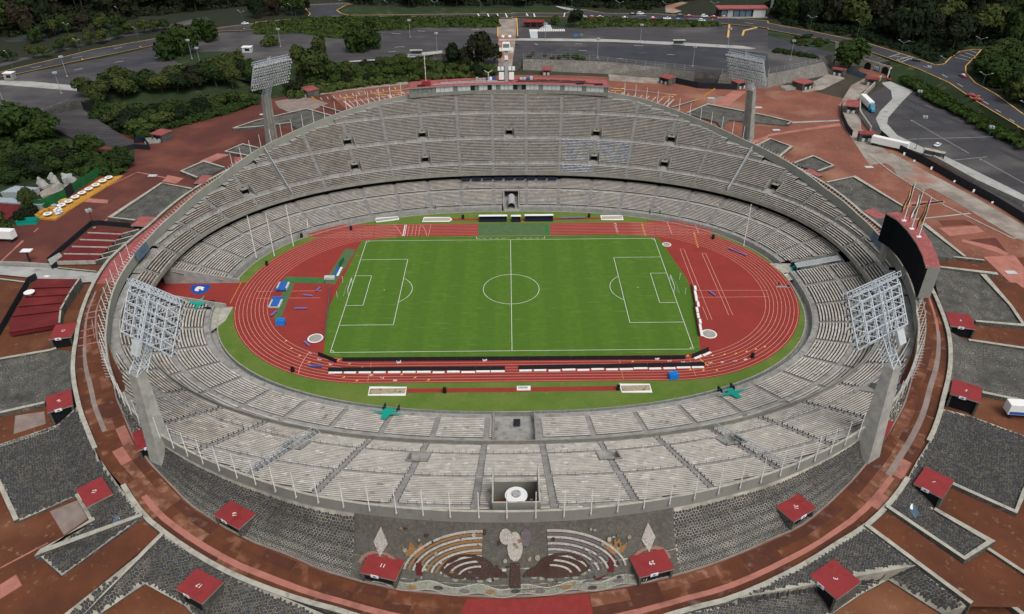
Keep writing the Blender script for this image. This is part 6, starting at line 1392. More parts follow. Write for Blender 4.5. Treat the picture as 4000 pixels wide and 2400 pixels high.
# ================================================================ left side: stepped terraces, white ramp, yard, yellow deck
ground_sheet('ramp', [(-176.1,0.6),(-161.9,-1.3),(-145,-2.9),(-129.2,-5.4),(-126.7,-6.7),(-127.5,-12.3),(-128.6,-11.7),(-131.1,-12.2),(-158.7,-6.8),(-172.9,-4.6)], 9.0, 'grey_pave')
lowwall('pale concrete wall along the upper edge of the white ramp', [(-172.5,0.5),(-162,-0.7),(-155.5,-1.1),(-144.9,-2.6)], .6, 1.6, 8.6, 'concrete', 'concrete')
lowwall('thin wall between the white ramp and the stepped terraces', [(-142.2,-3.5),(-129,-6.1)], .4, .9, 8.6, 'stone_far', 'pale_concrete')
lowwall('stone wall with a pale top below the white ramp at the far left', [(-164.5,-7.9),(-157.3,-9.3),(-147.2,-11.6)], .6, .8, 8.2)
def terr(lab, rows, zt, fas, depth_dir=None):
    g = empty('stepped_terrace', (0, 0, 0), 0, lab, 'building')
    for i, (p, q, r_, s_) in enumerate(rows):   # front-left, front-right, back-right, back-left (xyz)
        m1 = MB(); z = p[2]; P = [p[:2], q[:2], r_[:2], s_[:2]]; m1.prism(P, z-.35, z, 'terrace_red'); m1.build('roof', g)
        a, b2 = Vector(p), Vector(q)
        if fas:
            m1 = MB(); m1.hexa([(a.x, a.y-.3, z-1.1), (b2.x, b2.y-.3, z-1.1), (b2.x, b2.y, z-1.1), (a.x, a.y, z-1.1), (a.x, a.y-.3, z+.15), (b2.x, b2.y-.3, z+.15), (b2.x, b2.y, z+.15), (a.x, a.y, z+.15)], 'pale_concrete'); m1.build('fascia', g)
            m1 = MB(); m1.hexa([(a.x, a.y+.1, z-3.2), (b2.x, b2.y+.1, z-3.2), (b2.x, b2.y+.3, z-3.2), (a.x, a.y+.3, z-3.2), (a.x, a.y+.1, z-1.0), (b2.x, b2.y+.1, z-1.0), (b2.x, b2.y+.3, z-1.0), (a.x, a.y+.3, z-1.0)], 'dark'); m1.build('wall', g)
            for k in range(6):
                m1 = MB(); u, v = (k+.15)/6, (k+.65)/6; c, d = a.lerp(b2, u), a.lerp(b2, v); m1.hexa([(c.x, c.y-.02, z-2.3), (d.x, d.y-.02, z-2.3), (d.x, d.y+.12, z-2.3), (c.x, c.y+.12, z-2.3), (c.x, c.y-.02, z-1.25), (d.x, d.y-.02, z-1.25), (d.x, d.y+.12, z-1.25), (c.x, c.y+.12, z-1.25)], 'blue_steel' if i else 'concrete'); m1.build('window', g)
        else:
            m1 = MB(); m1.hexa([(a.x, a.y, z-1.2), (b2.x, b2.y, z-1.2), (b2.x, b2.y+.3, z-1.2), (a.x, a.y+.3, z-1.2), (a.x, a.y, z+.02), (b2.x, b2.y, z+.02), (b2.x, b2.y+.3, z+.02), (a.x, a.y+.3, z+.02)], 'terrace_red'); m1.build('front_edge', g)
            m1 = MB(); c, d = Vector(q), Vector(r_); m1.wallstrip([(c.x, c.y), (d.x, d.y)], .5, 5.5, z+.5, 'stone_far', 'pale_concrete'); m1.build('side_wall', g)
        if fas:
            m1 = MB(); c, d = Vector(q), Vector(r_); m1.wallstrip([(c.x+.3, c.y-.3), (c.x+4.6, c.y+2.8)], .6, 5.5, z+.3, 'stone_far', 'pale_concrete'); m1.build('side_wall', g)
    return g
rows = []
for i, (t, zz) in enumerate((([(-142.1,17.3),(-130.1,15.9),(-127.2,17),(-141.1,19.3)], 11.0), ([(-142.7,12.8),(-130.4,11.6),(-130.2,16.3),(-142.3,17.7)], 10.8), ([(-143.1,8.3),(-130.9,7.5),(-130.6,12),(-142.9,13.2)], 10.6), ([(-143.6,3.8),(-130.9,3.2),(-131.1,7.9),(-143.4,8.7)], 10.4), ([(-143.6,-0.9),(-131.6,-0.7),(-131.2,3.5),(-143.8,4.2)], 10.2))):
    rows.append([(x, y, zz) for x, y in t])
terr('stepped building of dark red roofs with pale fascias and window strips at the left', rows, 9, True)
rows = []
for i, (t, zz) in enumerate((([(-142.2,-18.2),(-129.6,-17.7),(-130.1,-13.4),(-143.3,-12.8)], 11.0), ([(-142,-22.5),(-129.5,-21.3),(-130.1,-17),(-142.7,-17.5)], 10.6), ([(-141.6,-27.1),(-129.1,-25),(-129.9,-20.7),(-142.5,-21.8)], 10.2), ([(-141.3,-31.5),(-128.7,-28.7),(-129.5,-24.4),(-142.1,-26.4)], 9.8), ([(-137.9,-39),(-126,-35.1),(-129.1,-28.1),(-141.7,-30.9)], 9.4))):
    rows.append([(x, y, zz) for x, y in t])
terr('stepped building of plain dark red roofs below the white ramp at the left', rows, 9, False)
g = MB(); p = [(-140.9,-21.6)][0]; g.lathe((0, 0, .8), [(.2, 0), (1.3, .4), (1.5, .7)], 'white', 14); g.box((0, 0, 0), (.9, .9, .8), 'lamp_grey'); tag(g.build('satellite_dish', None, (p[0], p[1], 10.2)), 'white satellite dish on the lower dark red terraces', 'dish')
def fence(lab, pts, h, z=None, m='fence_black', panel=3.0, posts=True, name='fence', off=0, see=False):
    P = [Vector(p) for p in pts]; tot = sum((b2-a).length for a, b2 in zip(P, P[1:])); n = max(1, int(tot/panel)); g = empty(name, (P[0].x, P[0].y, 0), 0, lab, 'fence')
    def at(d):
        for a, b2 in zip(P, P[1:]):
            l = (b2-a).length
            if d <= l+1e-6: return a+(b2-a)*(d/l)
            d -= l
        return P[-1]
    for i in range(n):
        a, b2 = at(tot*i/n), at(tot*(i+1)/n); o = P[0]; za, zb = (gz(a.y) if z is None else z)+off, (gz(b2.y) if z is None else z)+off; d = (b2-a).normalized(); nn = Vector((-d.y, d.x))*.04
        m1 = MB(); a2, b3 = a+d*.06-o, b2-d*.06-o
        if not see: m1.hexa([(a2.x-nn.x, a2.y-nn.y, za), (b3.x-nn.x, b3.y-nn.y, zb), (b3.x+nn.x, b3.y+nn.y, zb), (a2.x+nn.x, a2.y+nn.y, za), (a2.x-nn.x, a2.y-nn.y, za+h), (b3.x-nn.x, b3.y-nn.y, zb+h), (b3.x+nn.x, b3.y+nn.y, zb+h), (a2.x+nn.x, a2.y+nn.y, za+h)], m)
        else:
            for hh in (.15, h*.5, h*.95): m1.tube((a2.x, a2.y, za+hh), (b3.x, b3.y, zb+hh), .035, m, 4)
        m1.build('panel', g)
        m1 = MB(); a3 = a-o; m1.box((a3.x, a3.y, za), (.12, .12, h+.12), m if not see else 'lamp_grey'); m1.build('post', g)
    return g
fence('dark mesh fence along the upper side of the stepped building', [(-147.4,0.5),(-144.6,25.8),(-130.2,23.2)], 1.9); fence('dark fence at the left side of the plain red terraces', [(-141,-41.6),(-141.8,-37.2)]+[(-147.5,-10.1),(-146,-8.9)], 2.2)
fence('dark green fence round the sunken steps in the left wood', [(-214.1,154.2),(-189.1,134.5),(-185.3,125.9)], 3, 11.5); fence('grey wire fence at the left edge of the upper parking', [(-217.6,128),(-210.3,147.1)], 3, 12.5, 'lamp_grey', 5, see=True)
fence('grey wire fence along the far left edge of the plaza', [(-97.5,173.1),(-88,178.9),(-73.4,188.5),(-54.2,196.4)], 3.2, 10, 'lamp_grey', 5, see=True)
fence('blue black gate panels beside the booth in the left wood', [(-162,102.7),(-158,103.8),(-152.6,95.8)], 2.6, 10, 'navy')
fence('dark fence and gate below the sunken steps in the left wood', [(-167.2,89.2),(-158.8,96),(-152.1,94.6)], 2.2, 10)
fence('long black fence along the right edge of the grey strip', [(160.5,102.3),(160.1,89)]+[(161.4,83.9),(165.1,71.7),(169.5,49.6),(173.5,34.3),(176,21.2),(179.9,3.4)], 3.0, None, 'fence_black', 4.2)
fence('dark blue curved fence panels at the right of the plaza', [(159.1,143.3),(153.6,128.7),(149.4,111),(148.7,103.3)], 2.6, None, 'navy', 3.2)
fence('blue grey gate panels in front of the graffiti tunnel', [(183.5,199.1),(188.9,187.4)], 2.6, 10, 'blue_steel', 3.0); fence('black gate panels below the sunken steps on the far right', [(85.4,183.9),(97.3,173.7),(115.9,170.6)], 3.0, 10, 'fence_black', 3.5)
fence('wire fence on top of the far retaining wall', [(8.4,215.1),(43,210.8),(74,197.6),(97.5,188)], 2.4, 15.2, 'lamp_grey', 5, see=True); fence('wire fence on top of the retaining wall at the right', [(110.9,182.9),(133,176.7)]+[(134.9,183.1),(154,192.2),(170.2,203.8)], 2.2, 15.2, 'lamp_grey', 5, see=True)
for i, p in enumerate([(158.7,76.3,12.4),(159.7,69.5,12.4),(162.6,61.5,12.4),(165.5,49.5,12.4),(167.9,40.5,12.4),(169.6,31.1,12.4)]):
    m1 = MB(); m1.box((0, 0, -.3), (.7, .15, .7 if i % 2 else 1.1), 'white'); tag(m1.build('notice', None, p), 'one of the small white notices on the long black fence', 'notice', 'white notices on the black fence')
lowwall('pale grey wall behind the right hand black fence', [(171,76.5),(175.8,52.8),(182.6,32.9)], .7, 2.2, 9.6, 'concrete', 'pale_concrete')
lowwall('grey screen wall right of the small booth by the blue lorry', [(196.3,186.5),(184.8,170.5),(171.8,152.5),(162.9,131.3),(159.2,109.3)], .5, 2.2, 10, 'concrete', 'pale_concrete')
# sunken steps (wide stairs)
def steps(lab, q, n, m='asphalt'):
    A, B, C_, D_ = (Vector(p) for p in q); g = empty('wide_steps', (0, 0, 0), 0, lab, 'steps')
    for i in range(n):
        u, v = i/n, (i+1)/n; a, b2, c, d = A.lerp(D_, u), B.lerp(C_, u), B.lerp(C_, v), A.lerp(D_, v); z = A.z+(D_.z-A.z)*v
        m1 = MB(); m1.prism([p.xy[:] for p in (a, b2, c, d)], min(A.z, D_.z)-1, max(z, A.z), m); m1.build('step', g)
    return g
steps('dark sunken flight of steps in the left wood', [(-182.9,101.3,10),(-155.7,95.9,10)]+[(-200.6,137.7,14),(-214,123.6,14)], 24); steps('dark flight of steps between the far retaining walls', [(97.6,185.4,10),(108.1,182.4,10)]+[(110.2,186.5,15),(98.9,186.8,15)], 18)
steps('narrow dark stair right of the mast behind the press box', [(4,211.4,10),(6.3,210.4,10)]+[(6.4,244.2,15),(4.2,245.5,15)], 22, 'dark'); steps('narrow dark stair left of the mast behind the press box', [(-7.4,211.8,10),(-5.1,211.7,10)]+[(-5.1,227.2,15),(-7.5,227.3,15)], 22, 'dark')
# ================================================================ far plateau with car parks and roads
Z5 = 15.0
walls = empty('retaining_wall', (0, 0, 0), 0, 'long pale lava stone retaining wall behind the press box, below the car park', 'wall')
mb = MB()
wl_ = [(8,210.3),(41.5,203.3),(54.8,200.9),(81.4,192.4)]; wt_ = [(8,213.7),(42.8,208.5),(58.3,204.9),(81.2,194.1)]
w2 = [(109.4,183.3),(135.1,180.7)], ; 
def wallquads(mb, lo, hi, zl, zh, m):
    for i in range(len(lo)-1): mb.poly([(*lo[i], zl), (*lo[i+1], zl), (*hi[i+1], zh), (*hi[i], zh)], m)
wallquads(mb, wl_, wt_, 9.9, Z5, 'stone_pale'); lo = [(81.4,192.4),(97.1,185.4)]; hi = [(81.2,194.1),(97.3,185.9)]; wallquads(mb, lo, hi, 9.9, Z5, 'stone_pale')
lo = [(109.1,182.3),(119.1,175.8),(132.5,171.9)]+[(133,173.6),(146.4,182.2),(173.2,196.5)]; hi = [(110.6,183.6),(118.8,177.8),(132.4,174.6)]+[(134.3,181),(147,187.3),(170.6,202.5)]; wallquads(mb, lo, hi, 9.9, Z5, 'stone_pale')
lo = [(173.2,196.5),(181.3,212.3)]; hi = [(170.6,202.5),(174.6,212.8)]; wallquads(mb, lo, hi, 9.9, Z5, 'stone_far'); mb.build('stone_face', walls)
pk_ = [(-241.8,78.3),(-238.6,114.6),(-235.1,132.6),(-215.6,126.4),(-208,144.7),(-201.3,149.2),(-196.9,159.6),(-181.7,166),(-153.6,174.8)]+[(-120.8,207.3),(-90.5,211.5),(-62.7,221.3),(-37.4,226),(-21.7,200.2),(-7.7,199.8),(-4.9,199.7)]+[(8,213.7),(42.8,208.5),(58.3,204.9),(81.2,194.1),(97.3,185.9),(110.6,183.6),(118.8,177.8),(132.4,174.6)]+[(134.3,181),(147,187.3),(170.6,202.5),(174.6,212.8),(183.2,219.1),(195.2,251.4),(163.9,281.4)]+[(165.1,285.6),(137,298.1),(72.2,317.1),(2.9,326)]+[(2.9,322.8),(-102.1,326.7),(-163.2,298.6)]+[(-161.2,291.4),(-183.5,288),(-210.4,257.4),(-243.6,219.4),(-266.9,189),(-281.2,160.3),(-280.4,115.6)]
ground_sheet('car_park', pk_, Z5, 'asphalt')
mb = MB(); n = len(pk_)
for i in range(n): a, b2 = pk_[i], pk_[(i+1) % n]; mb.poly([(*a, 8.5), (*b2, 8.5), (*b2, Z5-.02), (*a, Z5-.02)], 'stone_far')
setting(mb.build('plateau_edge'))
def s15(name, pts, m, z=15.03): return ground_sheet(name, pts, z, m)
s15('asphalt_patch', [(15.2,240.4),(56.5,239),(110.1,236.1),(125.4,229.9),(145.8,220.2),(135.1,183.8),(112.7,192.2),(91.3,200.8),(59.4,214.3),(15.1,228.8)], 'asphalt_dark'); s15('asphalt_patch', [(-247.9,183.8),(-231.7,194.7),(-204.4,222.5),(-196,231),(-193.3,217.8),(-211.1,197.9),(-238.9,187.3)], 'asphalt_dark', 15.04); s15('asphalt_patch', [(157.6,260.3),(172,237.6),(183.5,221.3),(178.8,214.8),(149.1,231.4)], 'asphalt_dark')
s15('pavement', [(2.4,257.9),(8.6,259.7),(55.3,256.6),(94.4,248.6),(135.7,237.6),(142.5,231.6),(138.4,229.9),(104.6,238.7),(63.7,248.9),(7.9,254.2),(2.3,254.4)], 'grey_pave', 15.08); s15('pavement', [(-5.3,258.1),(2.4,257.9),(2.3,254.4),(-5.3,254.1)], 'grey_pave', 15.08)
s15('pavement', [(-280.6,184.8),(-262.1,180.6),(-244.9,178.3),(-204.7,166.6),(-197.1,158.8),(-209,160.3),(-258,173.3),(-276.2,177.4)], 'grey_pave', 15.08); s15('pavement', [(-62.8,218.1),(-55.1,226.6),(-37.9,232.8),(-37.5,227.1),(-59.6,214.8),(-89.6,209.4),(-90.5,211.5)], 'grey_pave', 15.08)
s15('lawn', [(-164,301.5),(-134.8,315.4),(-100.6,317.2),(-7,313.8),(-6.8,287.4),(-58.4,289.8),(-61.1,283.8),(-80.6,283.1),(-98.9,261.3),(-109.5,264.2),(-131.6,278),(-137.5,275.5),(-156.2,273.5)], 'wild_grass', 15.05); s15('lawn', [(7,316.4),(71,307.9),(136.9,292.3),(134.7,285.8),(60.7,288.4),(48.3,282.7),(29,289),(23.2,306.6)], 'wild_grass', 15.05); s15('lawn', [(162.7,277.4),(193,245.4),(183.6,220.1),(166.1,247.5),(158,261.6)], 'wild_grass', 15.05)
s15('lawn', [(-256.1,197.3),(-240.5,213),(-229,225.4),(-211.5,247.7),(-209.8,246.5),(-220,231.8),(-225.5,224.2),(-239.5,210.9),(-249.3,199.1)], 'wild_grass', 15.05); s15('lawn', [(-199.6,235.7),(-174.2,234.9),(-162.8,234.5),(-140.9,203.8),(-128.3,173.1),(-160.1,192.5),(-176,204.8),(-195.8,228.8)], 'wild_grass', 15.05); s15('lawn', [(152,229),(171.4,215.1),(169.4,207.7),(150,222.3)], 'wild_grass', 15.05)
ground_sheet('wood_floor', [(-202.5,32.4),(-242.5,102.8),(-230.8,121.7),(-220.2,135.4),(-180.9,95.3),(-168.4,86.9),(-159.3,96)]+[(-154.3,83.9),(-152.6,70),(-162.5,69.2),(-167.9,59.3),(-171.1,50),(-170.1,36.9),(-171.3,24),(-179.2,11.5)], 'g0.05', 'wild_grass')
sl = MB()   # wooded bank falling from the plateau to the plaza
lo = [(-181.8,127.3),(-160.3,109.5),(-152.5,119.1),(-141.9,136.3),(-124.6,156.4)]+[(-125,158),(-111.8,166.7),(-96.8,174.8),(-73.4,188.5),(-54.6,199.3),(-19.3,208.1),(-6.2,207.7)]; hi = [(-204.4,148.5),(-189.9,161.1),(-181.7,166),(-168,170.8),(-153.6,174.8)]+[(-120.8,207.3),(-109.7,207.9),(-90.5,211.5),(-77,216.4),(-62.7,221.3),(-21.7,200.2),(-4.9,199.7)]
wallquads(sl, lo, hi, 10.02, 15, 'wild_grass'); sl.v = sl.v; setting(sl.build('bank'))
# upper ground with roads beyond
ZU = 15.6
up_edge = [(-282.9,95),(-281.7,153.5),(-263.9,184.1),(-254.8,195.1),(-240.2,212.8),(-228.8,225.3),(-207.4,250),(-181.1,281.2),(-159.2,284.5)]+[(-161.1,291.6),(-131.7,308),(-100.3,315.9),(2.8,312.2)]+[(2.8,315.3),(44.1,312.8),(70.9,307.6),(135.5,292.2),(162.8,278.3)]+[(161.8,274.7),(191.9,242.9),(203.6,219.4),(214.2,186),(218.2,161.2),(216.4,130.7),(216.5,94.5),(215.4,24)]
far = [(p[0]*6, 1500) for p in (up_edge[-1], up_edge[0])]
ground_sheet('upland', up_edge+[(1500, up_edge[-1][1]), (1500, 1500), (-1500, 1500), (-1500, up_edge[0][1])], ZU, 'forest_floor')
mb = MB()
for a, b2 in zip(up_edge, up_edge[1:]): mb.poly([(*a, 9), (*b2, 9), (*b2, ZU-.01), (*a, ZU-.01)], 'soil')
setting(mb.build('upland_edge'))
farc = [(234.3,50.5),(227.4,113.2),(231.1,142.6),(230.8,160.9),(235.4,178.7),(241.3,190.1),(254,205.9),(267.1,222.9)]+[(262.7,223.5),(252.7,218.9),(241.2,206.3),(231.9,194.3),(226.6,192.5),(221.6,208),(207.4,243.6),(185.9,269.9),(166.7,291.4)]+[(168.4,297.2),(139.8,310.2),(113.5,315.9),(100.5,321.1),(65.9,323.9),(53,335.9),(48.6,334.4),(38,325),(2.9,327.9)]+[(2.9,326.3),(-107.2,324),(-114,330.7),(-118.8,340.7),(-115.3,357.7),(-110.1,361.8),(-116.3,363.1),(-141.4,358.7),(-141.3,344.9),(-134.7,329.8),(-134.4,317.2),(-165.2,306.2)]+[(-164.4,303.2),(-182.7,292.3),(-213.2,265.1),(-241,239.2),(-254,217.4),(-265.3,201.3),(-269.3,193.6),(-288.2,163.6),(-289.5,103.8)]
road = ground_sheet('road', up_edge+farc, ZU+.04, 'asphalt_dark')
ks = MB()
def kline(pts, w_=.5, z=ZU+.07): line_mb(ks, pts, w_, z, 'yellow_line')
kline(up_edge[1:], .45); kline(farc, .55)
setting(ks.build('painted_kerb'))
rd2 = ground_sheet('road', [(-283.7,190.2),(-278.4,209.8),(-273.9,222.4),(-263,235.3),(-252.8,251.5),(-234.6,281.7),(-221.3,298),(-210.7,315.4),(-203.5,322.8),(-196.4,311.8),(-205.9,301.8),(-216.9,286.5),(-235.4,268.4),(-251.6,249),(-260.7,230.8),(-270.4,215.8),(-274.9,203.6),(-279.1,182.7)], ZU+.05, 'asphalt'); ground_sheet('road', [(-311.5,268.4),(-303.4,263),(-298.8,273.2),(-292.8,286.4),(-287.8,297.4),(-280.1,280.5),(-286.6,278.1),(-279.2,262.2),(-300,257.9)], ZU+.05, 'asphalt_dark')
ground_sheet('road', [(-169.9,349.4),(-141.4,358.7),(-116.1,362),(-77.2,367),(-77.9,372.5),(-122.2,366.9),(-171.8,356.4)], ZU+.05, 'asphalt')
mk = MB()
for a in ([(-20.8,325.6),(-20.1,325.6),(-17.7,313.9),(-18.7,313.9)], [(-14,325.3),(-13.3,325.3),(-11.7,313.6),(-12.7,313.7)], [(-7.5,325.1),(-6.8,325.1),(-5.8,314),(-6.7,314.1)], [(-1.9,325.8),(-1.2,325.8),(-0,314.4),(-0.8,314.5)], [(12.4,325.3),(13.1,325.3),(13.9,317),(13.1,317.1)], [(17.3,325.1),(18,325.1),(18.5,314.7),(17.7,314.7)], [(38.4,325.6),(39.1,325.6),(37.6,314),(37.1,314)]): mk.poly([(x, y, ZU+.08) for x, y in a], 'line_white')
for t, s in (('a1', 0),) : pass
for pts in ([(212.3,211.5),(219.7,203.9)], [(209,209),(218.2,215.6)], [(209.9,202.1),(221.4,210.1)], [(211.3,199),(221.1,207)], [(259.6,220.9),(260.7,215.4)], [(254.5,216.7),(256.2,209)], [(249.4,212.5),(252.4,203.9)], [(244,207.3),(248.6,199.9)]): line_mb(mk, pts, .3, ZU+.08, 'line_white')
for q in zip([(219.2,190.7),(221.5,175.4),(221.4,159.4),(219.8,144.5),(219.5,132.1),(218.8,120.4),(217.9,108)], [(220.1,185.8),(221.7,170),(221.3,154.3),(220.1,140.6),(219.5,127.6),(218.8,116.2),(217.9,104)]): line_mb(mk, q, .25, ZU+.08, 'line_white')
for q in zip([(-154.1,302.8),(-120.7,321.4),(-85.7,320.1),(-64.7,319.3),(-37,319.8)]+[(85.9,316.9),(118.5,306.4),(152.4,293.3)]+[(-256.8,201.1),(-243.9,220.3),(-229.4,240)], [(-148.1,305.6),(-113.9,322.1),(-78.7,319.8),(-57.8,319),(-30,319.6)]+[(92.6,315.1),(124.9,304.7),(156.7,289.7)]+[(-253.3,205),(-240.1,224.6),(-226.2,243.9)]): line_mb(mk, q, .3, ZU+.08, 'line_white')
setting(mk.build('road_marks'))
mk = MB()
for q in zip([(-232.5,198.6),(-217.3,213.3),(-214,188.4),(-198.5,222.3)]+[(-56.9,280.9),(-68.5,230.4),(-72.3,274.7),(-66.2,240.7),(-23.1,282.4)]+[(15.7,246.3),(39.5,245.6),(40.4,230.3),(89.2,219.8),(73.6,240.8),(60.9,212.1)], [(-229.7,202),(-213.7,215.7),(-210.1,190.6),(-196,224.8)]+[(-52.1,279.1),(-64.5,231.4),(-66.3,272.6),(-60.4,242.4),(-17.9,283.6)]+[(17.5,243.9),(43.7,244.7),(44.8,229.7),(93.1,219.3),(78.7,238.8),(64.8,211.1)]): line_mb(mk, q, .35, 15.1, 'line_white')
z_ = [(13.3,282),(18.5,281.8),(18,259.4),(13.7,259.5)]; mk.poly([(x, y, 15.1) for x, y in z_], 'panel_white')
a, b2 = [(13.6,279.2),(35.9,277.7)]
for i in range(20): u = i/20; p = (a[0]+(b2[0]-a[0])*u, a[1]); mk.poly([(p[0], p[1]-3, 15.11), (p[0]+.8, p[1]-3, 15.11), (p[0]+.8, p[1]+3, 15.11), (p[0], p[1]+3, 15.11)], 'line_white')
mk.poly([(x, y, 15.1) for x, y in [(24,294.9),(27.3,293.3),(28,282),(19.5,282.3)]], 'panel_white'); setting(mk.build('car_park_marks'))
ground_sheet('path', [(33.6,346.8),(35.1,348.4),(48.7,336),(53,335.9),(45.5,331.2),(38.8,338.1)], ZU+.09, 'grey_pave'); ground_sheet('path', [(110.5,345.5),(124.8,359),(128.5,355.3),(115,338.5),(118.7,328.4),(111.9,322.2),(106.9,325.6)], ZU+.09, 'brown_concrete')
sidew = MB(); sidew.poly([(x, y, 15.1) for x, y in [(-7.1,315.4),(-6.4,315.3),(-6,264.5),(-6.6,264.6)]], 'yellow_line'); sidew.poly([(x, y, 15.1) for x, y in [(5.6,314.9),(6.3,314.9),(6.2,265.4),(5.6,265.4)]], 'yellow_line'); setting(sidew.build('painted_line')); s15('paved_strip', [(-6.4,315.3)]+[(5.6,314.9),(4.8,265.5),(4.1,245.5),(1.9,199.5)]+[(-5.5,199.7)], 'brown_concrete', 15.06)
for pts, lab in (([(141.7,290.2,15.1),(132.4,256.9,15.1)], 'left'), ([(142.1,260.4,15.1),(146.5,273.4,15.1),(156.7,281.2,15.1)], 'right')): lowwall('yellow edged traffic island wall at the %s of the far car park entrance' % lab, [p[:2] for p in pts], 1.2, .4, 15.1, 'pale_concrete', 'yellow_line')
# right car park at plaza level, pale winding road, bank
ground_sheet('car_park', [(173,154),(193.1,173.7),(193.3,166.7),(205.2,166.4),(206.2,159.6),(207.2,140.5),(215.6,89.5),(219.8,26.6)]+[(189,-16.6),(176.6,22.4),(171,76.5),(166.2,83.3)]+[(160.9,105.5),(161.8,118.7),(165.2,135.6)], 10.05, 'asphalt')
ground_sheet('road', [(194.6,180.8),(199.6,182.5),(204.2,166.4),(191.8,150.3),(174.6,126.7),(170.6,118.5),(168.9,104),(173.3,89.3),(176.7,83)]+[(180.6,69.8),(186.4,48.8),(189.3,36.2),(185.8,30.3),(179.6,52.7),(172,77.5),(169.5,83.2)]+[(163.6,93.1),(163.8,108),(168.3,125.4),(174.4,135.4),(188.1,153.6),(193.3,166.7),(193.6,177.2)], 10.1, 'grey_pave')
mk = MB()
for pts in ([(183.7,121.6),(188.9,82.7)], [(171.1,99),(209.3,101.2)], [(199.8,143.8),(201.4,139.9)], [(190.7,74.9),(194.1,52.4)], [(177.5,75.2),(194.4,78.7)], [(208.7,133.8),(211.6,130)]): line_mb(mk, pts, .3, 10.12, 'grey_pave')
for i in range(3): a, b2 = Vector([(189.2,145.6)][0]), Vector([(206.6,73.9)][0]); o_ = Vector((2.2, 4.5))*(i*2.4); line_mb(mk, [a+o_, b2+o_], 2.6, 10.09, 'asphalt_dark')
setting(mk.build('car_park_marks'))
bk = MB(); lo = [(199.6,182.5),(205.2,166.4),(205.9,158.8),(207.8,136.8),(212.3,113.4),(215.6,89.5),(218.7,25)]; hi = [(206.2,201.2),(214.2,186),(215.7,176.5),(218.2,161.2),(216.4,130.7),(216.5,94.5),(215.4,24)]; wallquads(bk, lo, hi, 10.06, ZU, 'wild_grass'); lo = [(181.3,212.3),(196.1,211.8),(206.9,199.4)]; hi = [(191.9,242.9),(200.5,226.2),(206.2,201.2)]; wallquads(bk, lo, hi, 10.06, ZU, 'stone_far'); setting(bk.build('bank'))
# graffiti tunnel
g = empty('tunnel_portal', (0, 0, 0), 0, 'pale three arched tunnel portal with blue white graffiti beside the road', 'tunnel')
q = [(194.8,207.8),(204,194.6)]; a, b2 = Vector(q[0]), Vector(q[1]); d = (b2-a); nn = Vector((-d.y, d.x)).normalized()*.5
m1 = MB(); m1.hexa([(a.x, a.y, 10), (b2.x, b2.y, 10), (b2.x+nn.x, b2.y+nn.y, 10), (a.x+nn.x, a.y+nn.y, 10), (a.x, a.y, 15), (b2.x, b2.y, 14.4), (b2.x+nn.x, b2.y+nn.y, 14.4), (a.x+nn.x, a.y+nn.y, 15)], 'pale_concrete'); m1.build('wall', g)
for k, m_ in ((.2, 'black'), (.53, 'blue_steel'), (.84, 'black')):
    c = a+d*k; dd = d.normalized(); m1 = MB(); pts = [(-1.9, 0)]+[(-1.9*math.cos(math.pi*i/8), 2.0+1.7*math.sin(math.pi*i/8)) for i in range(9)]+[(1.9, 0)]
    m1.poly([(c.x+dd.x*u-nn.x*.1, c.y+dd.y*u-nn.y*.1, 10.1+v) for u, v in pts], m_); m1.build('arch', g)
    if m_ == 'blue_steel':
        m1 = MB()
        for (u0, v0, u1, v1) in ((-1.4, 3, -1.4, .8), (-.9, 2.8, -.9, .9), (-.9, 2.8, -.3, 2.3), (-.3, 2.3, -.9, 1.8), (0, 3, 0, .8), (.4, 2.9, .4, .9), (.4, 2.9, 1.2, 2.2), (1.2, 2.2, .9, .9), (.9, .9, .4, .9)): m1.tube((c.x+dd.x*u0-nn.x*.25, c.y+dd.y*u0-nn.y*.25, 10.1+v0), (c.x+dd.x*u1-nn.x*.25, c.y+dd.y*u1-nn.y*.25, 10.1+v1), .09, 'white', 4)
        m1.build('graffiti', g)
m1 = MB(); e0, e1 = [(204,194.6),(200.4,188.1)]; m1.wallstrip([b2, Vector(e0)+Vector((.4, 0)), Vector(e1)], .5, 10, lambda i: (14.4, 14, 10.4)[i], 'pale_concrete', 'pale_concrete'); m1.build('wing_wall', g); ground_sheet('forecourt', [(195.3,209.8),(202.9,192.7),(199.8,188.1),(191.2,191.2),(191.2,203.8)], 10.08, 'plaza_far')
# ================================================================ left yard: yellow deck, containers, sheds
g = empty('yellow_deck', (0, 0, 0), 0, 'long yellow timber deck with round white tables at the left edge of the plaza', 'deck')
dq = [Vector(p) for p in [(-165.7,29.9),(-159.1,64.6),(-151.6,67),(-152.1,62.5),(-159.4,29)]]
m1 = MB(); m1.prism([tuple(p) for p in dq], 9.0, 10.4, 'yellow_deck'); m1.build('boards', g)
m1 = MB(); rl_ = [(-152.1,62.5),(-156.4,45.2),(-158.4,36.1)]
for a, b2 in zip(rl_, rl_[1:]):
    for k in range(8):
        p = Vector(a).lerp(Vector(b2), k/8); q_ = Vector(a).lerp(Vector(b2), (k+1)/8); m1.tube((p.x, p.y, 10.4), (p.x, p.y, 11.5), .06, 'yellow_line', 4); m1.tube((p.x, p.y, 11.5), (q_.x, q_.y, 11.5), .05, 'yellow_line', 4); m1.tube((p.x, p.y, 10.4), (q_.x, q_.y, 11.4), .04, 'yellow_line', 4)
m1.build('railing', g)
